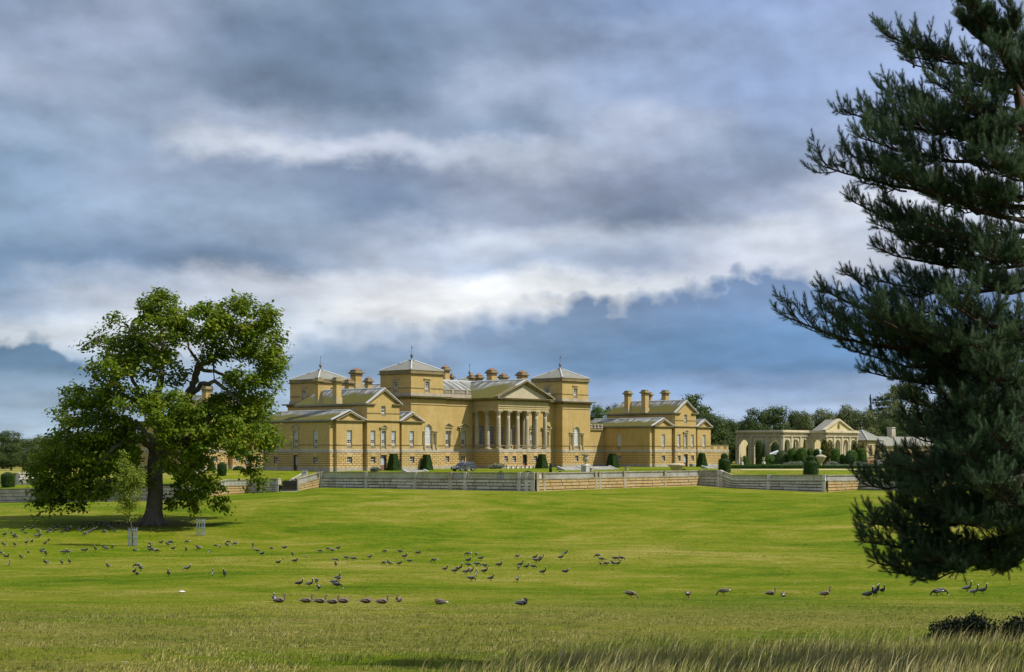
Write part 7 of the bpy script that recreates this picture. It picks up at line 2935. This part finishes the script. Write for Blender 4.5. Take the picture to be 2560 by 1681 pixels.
# ------------------------------------------------------------------ gorse at the bottom right
def gorse():
    r = np.random.default_rng(3)
    for gi, (cl_, lab) in enumerate((([(2352, 1568, 30), (2385, 1545, 36), (2440, 1530, 34), (2462, 1560, 40), (2410, 1580, 44), (2500, 1575, 40)], 'dark spiny gorse bush in the long grass at the bottom right'),
                                     ([(2540, 1545, 40), (2575, 1575, 46)], 'dark gorse bush cut by the right edge of the long grass'))):
        p0 = at(cl_[0][0], 1602, 26, 75)
        Y = p0.y
        pts = []
        o = thing('gorse_bush', lab, 'shrub', p0, 0, 'dark gorse bushes')
        m = MB()
        C, N = [], []
        for (x, row, w) in cl_:
            c = P3(x, row, Y) - p0
            rad = w / F * Y * (.6 if gi < 2 else .4)
            for k in range(60 if gi < 2 else 8):
                a = r.uniform(0, 6.28)
                root = Vector((c.x + r.normal(0, rad * .3), r.normal(0, rad * .5), -.1))
                tip = Vector((c.x + r.normal(0, rad * .7), r.normal(0, rad * .8), c.z * .72 + r.normal(.02, rad * .40)))
                if tip.z < .05: tip.z = .08
                m.tube([root, root.lerp(tip, .6) + Vector((0, 0, .05)), tip], [.012, .009, .004], 3)
                for j in range(46):
                    t = r.uniform(.2, 1)
                    C.append(tuple(root.lerp(tip, t) + Vector(r.normal(0, .045, 3))))
                    N.append((0, 0, .4))
        m.build('stems', 'twig', o)
        C, N = np.array(C), np.array(N)
        V, Fc = cards(C, N, .055, r, 1.6, 1.0)
        mkobj('foliage', fast_mesh('foliage', V, Fc, 'gorse', np.repeat(r.uniform(0, 1, len(C)), 4)), o)


gorse()


# ------------------------------------------------------------------ grass blades (near slope)
def blades(name, label, X, Y, h, w, lean, segs, mat, seed, cat='grass'):
    r = np.random.default_rng(seed)
    n = len(X)
    Z = ground_z(X, Y)[0]
    a = r.uniform(0, 6.283, n)
    # wind leans everything towards +x slightly
    ld = np.stack([np.cos(a) * .5 + .55, np.sin(a) * .5], 1) * lean[:, None]
    sd = np.stack([-np.sin(a), np.cos(a)], 1)
    sd[:, 0] = np.abs(sd[:, 0]) * .8 + .2
    V = []
    for k in range(segs + 1):
        t = k / segs
        wk = w * (1 - t) if k < segs else w * 0.02
        bx = X + ld[:, 0] * h * t * t
        by = Y + ld[:, 1] * h * t * t
        bz = Z + h * t * (1 - .25 * t * lean)
        V.append(np.stack([bx - sd[:, 0] * wk, by - sd[:, 1] * wk, bz], 1))
        V.append(np.stack([bx + sd[:, 0] * wk, by + sd[:, 1] * wk, bz], 1))
    V = np.stack(V, 1)                                # n, 2(segs+1), 3
    m = 2 * (segs + 1)
    fb = np.array([[2 * k, 2 * k + 1, 2 * k + 3, 2 * k + 2] for k in range(segs)])
    Fc = (np.arange(n)[:, None, None] * m + fb[None]).reshape(-1, 4)
    tone = np.clip(r.normal(.45, .26, n), 0, 1)
    me = fast_mesh(name, V.reshape(-1, 3), Fc, mat, np.repeat(tone, m))
    mkobj(name, me, None, label=label, cat=cat, kind='stuff')


def pnoise(x, y, s, seed):
    g = np.random.default_rng(seed).uniform(0, 1, (64, 64))
    u, v = x * s, y * s
    i, j = np.floor(u).astype(int), np.floor(v).astype(int)
    fu, fv = u - i, v - j
    fu, fv = fu * fu * (3 - 2 * fu), fv * fv * (3 - 2 * fv)
    a, b, c, d = g[i % 64, j % 64], g[(i + 1) % 64, j % 64], g[i % 64, (j + 1) % 64], g[(i + 1) % 64, (j + 1) % 64]
    return a * (1 - fu) * (1 - fv) + b * fu * (1 - fv) + c * (1 - fu) * fv + d * fu * fv


def grass():
    r = np.random.default_rng(8)
    # short sward
    n = 175000
    Y = 27 + (96 - 27) * r.uniform(0, 1, n) ** 1.35
    px = r.uniform(-120, 2680, n)
    X = (px - 1280) / F * Y
    c = .5 * pnoise(X, Y, .55, 1) + .5 * pnoise(X, Y, 2.1, 2)
    keep = c > .30
    X, Y, c = X[keep], Y[keep], c[keep]
    fade = 1 - smooth01((Y - 62) / 36)
    keep = r.uniform(0, 1, len(X)) < fade + .05
    X, Y, c, fade = X[keep], Y[keep], c[keep], fade[keep]
    h = (.030 + .10 * np.clip(c - .35, 0, 1)) * r.uniform(.6, 1.4, len(X)) * (.45 + .55 * fade)
    w = .004 + .00010 * Y
    blades('meadow_grass', 'short tufted grass covering the near lawn slope', X, Y, h, w, r.uniform(.2, 1.0, len(X)), 1, 'blade', 1)
    # coarser tufts farther out on the lawn
    n = 75000
    Y = 84 + (245 - 84) * r.uniform(0, 1, n) ** 1.2
    px = r.uniform(-100, 2660, n)
    X = (px - 1280) / F * Y
    Yw = np.interp(px, WX, WYd)
    c = .5 * pnoise(X, Y, .23, 21) + .5 * pnoise(X, Y, .9, 22)
    keep = (Y < Yw - 3) & (c > .42)
    X, Y, c = X[keep], Y[keep], c[keep]
    h = r.uniform(.03, .085, len(X)) * (.6 + c) * np.clip(Y / 160, .35, 1)
    blades('lawn_tufts', 'low tufts roughening the wide middle lawn', X, Y, h, r.uniform(.02, .06, len(X)) * np.clip(Y / 170, .25, 1), r.uniform(.2, 1.2, len(X)), 1, 'tuft', 31)
    # long seeding grass
    n = 150000
    Y = r.uniform(26, 56, n)
    px = r.uniform(400, 2700, n)
    X = (px - 1280) / F * Y
    row = HR - F * ground_z(X, Y)[0] / Y
    edge = np.interp(px, [400, 700, 1000, 1200, 1400, 1650, 1900, 2200, 2560, 2700], [1700, 1672, 1655, 1628, 1600, 1592, 1586, 1580, 1578, 1578])
    edge = edge + 14 + 16 * (pnoise(X, Y, .7, 5) - .5) + 22 * (pnoise(X, Y, .16, 6) - .5)
    dens = np.clip((row - edge) / 34, 0, 1) ** 1.3 * np.interp(px, [400, 900, 1200, 1500, 2700], [.16, .3, .75, 1, 1])
    dens *= .35 + .65 * (pnoise(X, Y, .9, 7) > .38)
    keep = r.uniform(0, 1, n) < dens * .55
    X, Y, px = X[keep], Y[keep], px[keep]
    tall = np.interp(px, [400, 1100, 1400, 2000, 2700], [.18, .26, .42, .50, .52])
    h = tall * r.uniform(.45, 1.15, len(X)) * (.75 + .5 * pnoise(X, Y, .5, 9))
    w = np.full(len(X), .0052)
    blades('long_grass', 'long straw-coloured seeding grass bending in the wind across the bottom right', X, Y, h, w, r.uniform(.25, 1.1, len(X)), 4, 'tall', 2)
    # taller pale seed stems standing out of it
    k2 = r.uniform(0, 1, len(X)) < .06
    X2, Y2, h2 = X[k2], Y[k2], h[k2]
    blades('seed_stems', 'pale seed stems standing above the long grass', X2, Y2, h2 * 1.4 + .06, np.full(len(X2), .0068), r.uniform(.5, 1.2, len(X2)), 5, 'stem', 12)
    # scattered dry tussocks on the left
    cx = r.uniform(-60, 1700, 420)
    cY = r.uniform(30, 62, 420)
    cX = (cx - 1280) / F * cY
    k = 26
    X = np.repeat(cX, k) + r.normal(0, .16, 420 * k)
    Y = np.repeat(cY, k) + r.normal(0, .16, 420 * k)
    h = r.uniform(.07, .20, len(X))
    blades('dry_tussocks', 'small dry straw tufts scattered over the near slope', X, Y, h, np.full(len(X), .006), r.uniform(.2, 1, len(X)), 2, 'tall', 3)


grass()


# ------------------------------------------------------------------ geese
def loft(mb, path, secs, cols, n=8, closed=True):
    """path: points, secs: (half width, half height) ; cols material per ring gap"""
    P = [Vector(p) for p in path]
    vs = []
    for i, p in enumerate(P):
        d = (P[min(i + 1, len(P) - 1)] - P[max(i - 1, 0)]).normalized()
        sx = Vector((0, 1, 0))
        up = d.cross(sx).normalized() * -1
        a, b = secs[i]
        for k in range(n):
            t = 2 * math.pi * k / n
            vs.append(p + sx * a * math.cos(t) + up * b * math.sin(t))
    fs, mi = [], []
    for i in range(len(P) - 1):
        for k in range(n):
            q, r_ = i * n + k, i * n + (k + 1) % n
            fs.append((q, r_, r_ + n, q + n))
            c = cols[i]
            mi.append(c(k / n) if callable(c) else c)
    fs.append(tuple(range(n))[::-1])
    mi.append(mi[0])
    fs.append(tuple((len(P) - 1) * n + k for k in range(n)))
    mi.append(mi[-1])
    o = len(mb.v)
    mb.v.extend([tuple(v) for v in vs])
    mb.f.extend([tuple(i + o for i in f) for f in fs])
    mb.m.extend(mi)


def goose_mesh(sp, pose):
    """faces +x. materials: 0 neck, 1 face, 2 back, 3 belly, 4 bill/legs, 5 tail/rump white"""
    mb = MB()
    S = 0.96 if sp == 'b' else 1.10
    sit = pose in ('sit', 'sleep', 'preen')
    zb = .12 if sit else .27
    tilt = {'stand': .10, 'alert': .16, 'graze': -.10}.get(pose, 0)
    def body(t):                                       # t -0.33 .. 0.2
        return Vector((t, 0, zb + t * tilt))
    up = lambda k: (2 if (.02 < k < .48) else 3)
    path = [body(-.40), body(-.30), body(-.20), body(-.06), body(.06), body(.15), body(.20)]
    secs = [(.02, .012), (.065, .045), (.105, .085), (.130, .118), (.122, .118), (.085, .085), (.05, .055)]
    black_front = 0 if sp == 'b' else 3
    loft(mb, path, secs, [lambda k: 4 if (.02 < k < .48) else 5, up, up, up, (black_front if sp == 'b' else up), black_front], 10)
    b = body(.16)
    nk = {'stand': [(0, 0), (.06, .10), (.07, .19), (.09, .25)], 'alert': [(0, 0), (.05, .12), (.05, .24), (.07, .33)],
          'graze': [(0, -.01), (.09, -.03), (.15, -.12), (.18, -.21)], 'sit': [(0, .0), (.05, .09), (.05, .16), (.07, .20)],
          'sleep': [(0, .02), (-.01, .09), (-.07, .12), (-.13, .115)], 'preen': [(0, .03), (.02, .12), (-.05, .17), (-.12, .14)]}[pose]
    if sp == 'g' and pose in ('sit', 'stand'):
        nk = [(a, c * 1.2) for a, c in nk]
    path = [b + Vector((a, 0, c)) for a, c in nk]
    hd = {'stand': (1, -.1), 'alert': (1, 0), 'graze': (.45, -1), 'sit': (1, -.1), 'sleep': (-1, -.2), 'preen': (-.8, -.7)}[pose]
    dv = Vector((hd[0], 0, hd[1])).normalized()
    e = path[-1]
    loft(mb, path + [e + dv * .02], [(.055, .065), (.040, .042), (.032, .034), (.036, .038), (.036, .036)], [0, 0, 0, 0], 8)
    loft(mb, [e - dv * .035, e, e + dv * .045, e + dv * .065], [(.020, .022), (.038, .040), (.032, .034), (.018, .02)], [1, 1, 1], 8)
    loft(mb, [e + dv * .06, e + dv * (.105 if sp == 'b' else .13)], [(.016, .018), (.006, .005)], [4 if sp == 'b' else 6], 6)
    if not sit:
        for s in (-1, 1):
            o = len(mb.f)
            mb.tube([(-.02 + .03 * s, s * .05, .20), (-.02 + .045 * s, s * .05, .02)], [.014, .010], 5, 4 if sp == 'b' else 6)
            mb.box(-.04 + .045 * s, .05 + .045 * s, s * .05 - .03, s * .05 + .03, -.01, .02, 4 if sp == 'b' else 6)
    # folded wings
    for s in (-1, 1):
        w = [(.12, .02), (.02, .075), (-.18, .07), (-.36, .03), (-.20, -.02), (.02, -.03)]
        vs = []
        for dd in (0.0, .018):
            for (x, z) in w:
                yy = s * (.122 - .35 * max(0, -x - .06) * .9 + dd - abs(x) * .06)
                vs.append((x, yy, zb + z + x * tilt))
        k = len(w)
        mb.add(vs, [tuple(range(k)), tuple(range(2 * k - 1, k - 1, -1))] + [(i, (i + 1) % k, (i + 1) % k + k, i + k) for i in range(k)], 2)
    mb.v = [(x * S, y * S, z * S) for x, y, z in mb.v]
    mats = ['g_black', 'g_white', 'g_grey', 'g_pale', 'g_black', 'g_white', 'g_orange'] if sp == 'b' else ['g_buff', 'g_buff', 'g_brown', 'g_buff', 'g_brown', 'g_white', 'g_orange']
    return mb.mesh('barnacle_goose' if sp == 'b' else 'greylag_goose', mats, True)


GM = {(s, p): goose_mesh(s, p) for s in 'bg' for p in ('stand', 'alert', 'graze', 'sit', 'sleep', 'preen')}
ZA = [(42, 228), (105, 210), (130, 240), (150, 248), (137, 215), (212, 185), (238, 212), (292, 170), (345, 240), (330, 232), (355, 195), (372, 222), (360, 242), (400, 175), (445, 205), (468, 175), (455, 190),
      (500, 195), (525, 160), (578, 203), (595, 160), (610, 180), (635, 185), (665, 165), (640, 175), (735, 178), (758, 193), (762, 145), (790, 220), (820, 148), (800, 212), (822, 205), (845, 135), (860, 185), (880, 182),
      (852, 190), (893, 118), (935, 128), (968, 196), (975, 190), (985, 128), (1000, 135), (1030, 118), (1020, 163), (1062, 185), (1098, 115)]
ZA2 = [(38, 322, 'a'), (139, 322, 'a'), (245, 305, 'a'), (255, 280, 'a'), (297, 292, 'a'), (420, 308, 's'), (452, 280, 'a'), (8, 398, 's'), (48, 432, 'a'), (72, 432, 'a'), (198, 437, 'a'), (262, 393, 'g'), (385, 385, 's'),
       (398, 372, 's'), (412, 390, 'g'), (428, 412, 'a'), (590, 388, 's'), (605, 392, 'g'), (640, 388, 's'), (775, 375, 'g'), (800, 372, 's'), (890, 365, 'a'), (970, 350, 's'), (990, 355, 'g'), (1045, 345, 's'),
       (1255, 365, 'sit'), (1390, 345, 's'), (1400, 318, 's'), (1395, 370, 'g'), (1410, 360, 's'), (1445, 380, 's'), (1465, 378, 'g'), (1500, 300, 's'), (1575, 298, 's'), (1560, 318, 's'), (1590, 300, 'g'), (1740, 293, 'g'),
       (1612, 358, 's'), (1730, 372, 'a'), (1840, 345, 's'), (1850, 355, 'g'), (1940, 390, 'a'), (2010, 330, 'g'), (2045, 338, 'g'), (82, 502, 'a'), (428, 492, 'a'), (575, 492, 'a'), (648, 485, 'a'), (1005, 522, 'a'), (1272, 520, 'g'),
       (1308, 548, 'a'), (1250, 580, 'a'), (1275, 588, 'sit'), (1568, 602, 'a'), (1742, 550, 's'), (1975, 595, 'a'), (2088, 602, 'a')]
ZBl = [(50, 85, 'g', -1), (35, 118, 's', -1), (120, 103, 'g', -1), (308, 115, 's', 0), (313, 148, 'a', 0), (350, 180, 'g', 1), (405, 212, 's', 1), (505, 138, 'sit', -1), (645, 133, 'sit', 1), (730, 220, 'a', 0), (882, 230, 'sit', 0),
       (578, 290, 'sit', 1), (755, 290, 's', 1), (1020, 180, 'g', 1), (1110, 155, 'g', -1), (1155, 163, 'sit', -1), (1215, 150, 's', 1), (1185, 278, 'g', 1), (1188, 330, 'a', 0), (1298, 252, 'g', 1), (1375, 265, 'g', 1), (1550, 245, 's', 1),
       (1710, 183, 'g', -1), (1870, 185, 'g', 1), (1920, 242, 's', 1), (2060, 202, 'g', 1), (1700, 310, 'g', -1), (1760, 315, 'a', -1), (1865, 315, 's', 1), (1970, 288, 'g', 1), (2232, 283, 'g', -1), (8, 440, 'a', 0),
       (800, 540, 's', 1), (910, 542, 'a', 1), (985, 512, 'g', 0), (1008, 580, 'g', 0), (1205, 470, 'a', 1), (1225, 480, 'g', 0), (1175, 528, 'g', 1), (1205, 558, 'g', 1)]
ZC = [(380, 213, 'g', -1), (467, 218, 'g', 0), (520, 262, 's', 1), (387, 285, 's', 1), (385, 330, 'g', 1), (478, 325, 'g', 1), (565, 340, 'g', 1), (715, 335, 's', 1), (140, 375, 'a', 1), (245, 400, 's', 1), (290, 370, 'a', 1),
      (362, 410, 's', 1), (412, 400, 'a', 1), (465, 430, 'a', 0), (560, 402, 'a', 1), (625, 478, 'a', 1), (418, 485, 'g', 1), (905, 490, 'g', 0), (910, 238, 'g', -1), (940, 330, 'a', 1), (920, 360, 'g', 0), (1005, 352, 'a', 1),
      (1080, 350, 'g', 1), (1095, 250, 'a', 1), (1105, 285, 'g', 1), (1140, 280, 's', 1), (1160, 255, 'a', 1), (1370, 252, 'a', 1), (1415, 205, 'a', 1), (1180, 412, 'a', 1), (1420, 390, 'sit', 1), (1760, 235, 'g', -1), (1803, 270, 'g', 1),
      (1792, 318, 'g', 0), (1855, 320, 'g', -1), (1945, 262, 'g', 1), (2012, 262, 'g', 1), (1930, 318, 's', -1), (1975, 318, 'a', 1)]
ZD = [(1472, 135, 'a', .5), (1510, 122, 'a', .3), (1518, 112, 'a', .3), (1555, 107, 'a', 0), (1870, 118, 'g', -1), (1900, 112, 'g', 1), (2050, 95, 'a', 1), (2090, 113, 'a', 1), (2140, 105, 'a', 1)]
GG = [(1222, 132, 'stand', 1, 'D', 'alone with raised neck left of the barnacle geese trio'), (88, 133, 'graze', 1, 'D', 'grazing head down, leftmost of the right-hand greylags'), (420, 135, 'graze', .1, 'D', 'grazing end-on with a white rump'),
      (625, 116, 'graze', -1, 'D', 'grazing towards the left, tail raised'), (905, 112, 'sit', 1, 'D', 'resting beside a standing one'), (977, 122, 'preen', .2, 'D', 'standing end-on and preening beside the resting one')]
GS = [(595, 710, 'sit', 1, 'with orange bill turned back, leftmost of the resting row'), (885, 712, 'sit', 1, 'second of the resting row, head up'), (1030, 716, 'sit', 1, 'third of the resting row with neck low'),
      (1165, 724, 'sit', 1, 'largest of the resting row, in the middle'), (1280, 716, 'sleep', 1, 'tucked right behind the largest resting one'), (1520, 716, 'sleep', 1, 'sleeping with long tail to the left'),
      (1690, 722, 'sit', 1, 'pale-flanked, facing right in the resting row'), (1860, 702, 'sit', -.2, 'rightmost upright one of the resting row'), (2290, 730, 'sleep', -1, 'asleep alone right of the resting row')]
PN = {'a': 'alert', 's': 'stand', 'g': 'graze', 'sit': 'sit', 'sleep': 'sleep', 'pr': 'preen', 'stand': 'stand', 'graze': 'graze', 'preen': 'preen'}
PT = {'alert': 'standing upright', 'stand': 'standing', 'graze': 'grazing head down', 'sit': 'sitting', 'sleep': 'sleeping', 'preen': 'preening'}
geese = []
rg = random.Random(4)
for (x, y) in ZA:
    geese.append(('b', x / 3.719, 1280 + y / 3.719, rg.choice('gsgsa'), rg.choice((-1, 1, 1, 0)), 'in the shade beside the beech'))
for (x, y, p) in ZA2:
    z = 'in the sun left of the near guard' if (x < 1150 and y < 450) else 'between the two tree guards' if x < 2100 and y < 450 else 'in the sparse lower left row'
    geese.append(('b', x / 3.719, 1280 + y / 3.719, p, rg.choice((-1, 1, 0)) if p != 'a' else rg.choice((0, .3, -.3)), z))
for (x, y, p, d) in ZBl:
    z = 'right of the far tree guard' if x < 900 and y < 400 else 'in the lower group below the left wing' if y > 400 else 'in the flock below the left tower'
    geese.append(('b', 560 + x / 4.25, 1340 + y / 4.25, p, d, z))
for (x, y, p, d) in ZC:
    z = 'in the busy flock below the portico' if x < 800 else 'in the cluster below the right tower' if x < 1500 else 'in the cluster below the right wing'
    geese.append(('b', 1080 + x / 4.25, 1340 + y / 4.25, p, d, z))
for (x, y, p, d) in ZD:
    z = 'in the upright group below the orangery' if x < 1700 else 'in the group under the pine'
    geese.append(('b', 1540 + x / 2.333, 1440 + y / 2.333, p, d, z))
ORD = ['leftmost'] + [w + ' from left' for w in 'second third fourth fifth sixth seventh eighth ninth tenth eleventh twelfth thirteenth fourteenth fifteenth sixteenth seventeenth eighteenth'.split()]
from collections import defaultdict
zones = defaultdict(list)
for g in geese:
    zones[(g[5], PN[g[3]])].append(g)
lab = {}
for (z, p), L_ in zones.items():
    L_.sort(key=lambda g: g[1])
    n = len(L_)
    for i, g in enumerate(L_):
        if n == 1: o_ = 'alone so'
        elif i < n / 2: o_ = ORD[i]
        else: o_ = ORD[n - 1 - i].replace('left', 'right')
        if p in ('alert', 'stand', 'graze', 'sit'):
            lab[id(g)] = ('barnacle goose %s, %s %s' % (PT[p], o_, z))
for g in geese:
    sp, x, row, p, d, z = g
    pt = at(x, row, 40, 230)
    ang = math.pi / 2 - (math.pi / 2) * d + rg.uniform(-.35, .35) if d != 0 else rg.choice((-1, 1)) * math.pi / 2 + rg.uniform(-.3, .3)
    if d > 0: ang = (1 - d) * -1.3 + rg.uniform(-.35, .35)
    if d < 0: ang = math.pi + (1 + d) * 1.3 + rg.uniform(-.35, .35)
    k = rg.uniform(.82, 1.0) * (1.18 if row > 1465 and x > 2000 else 1.0)
    mkobj('barnacle_goose', GM[('b', PN[p])], None, pt, (0, 0, ang), (k, k, k), lab[id(g)], 'goose', 'barnacle geese feeding on the lawn')
for (x, y, p, d, z_, l) in GG:
    pt = at(1540 + x / 2.333, 1440 + y / 2.333, 40, 120)
    ang = 0.1 if d == 1 else math.pi - .15 if d == -1 else 1.35
    mkobj('greylag_goose', GM[('g', PN[p])], None, pt, (0, 0, ang), (1, 1, 1), 'greylag goose ' + l, 'goose', 'greylag geese on the near lawn')
for (x, y, p, d, l) in GS:
    pt = at(560 + x / 4.25, 1340 + y / 4.25, 40, 120)
    ang = 0.15 if d == 1 else math.pi - .2 if d == -1 else -1.9
    mkobj('greylag_goose', GM[('g', PN[p])], None, pt, (0, 0, ang), (1, 1, 1), 'greylag goose ' + l, 'goose', 'greylag geese on the near lawn')
pt = at(1080 + 960 / 4.25, 1340 + 738 / 4.25, 40, 120)
mkobj('barnacle_goose', GM[('b', 'preen')], None, pt, (0, 0, .1), (1.15,) * 3, 'barnacle goose sitting and preening alone at the centre of the near lawn', 'goose', 'barnacle geese feeding on the lawn')
pt = at(560 + 540 / 4.25, 1340 + 690 / 4.25, 40, 120)
mkobj('barnacle_goose', GM[('b', 'sit')], None, pt + Vector((-.1, .5, 0)), (0, 0, 1.8), (1.0,) * 3, 'barnacle goose with white face sitting behind the leftmost resting greylag', 'goose', 'barnacle geese feeding on the lawn')
# the one large white feather scrap
p = at(455, 1482, 40, 120)
m = MB()
m.lathe([(.01, 0), (.17, .02), (.20, .06), (.12, .10), (.02, .12)], 8)
o = m.build('white_feather', 'g_white', None)
o.location = p
tag(o, 'small bright white feather scrap lying alone on the lawn below the left geese', 'stone')
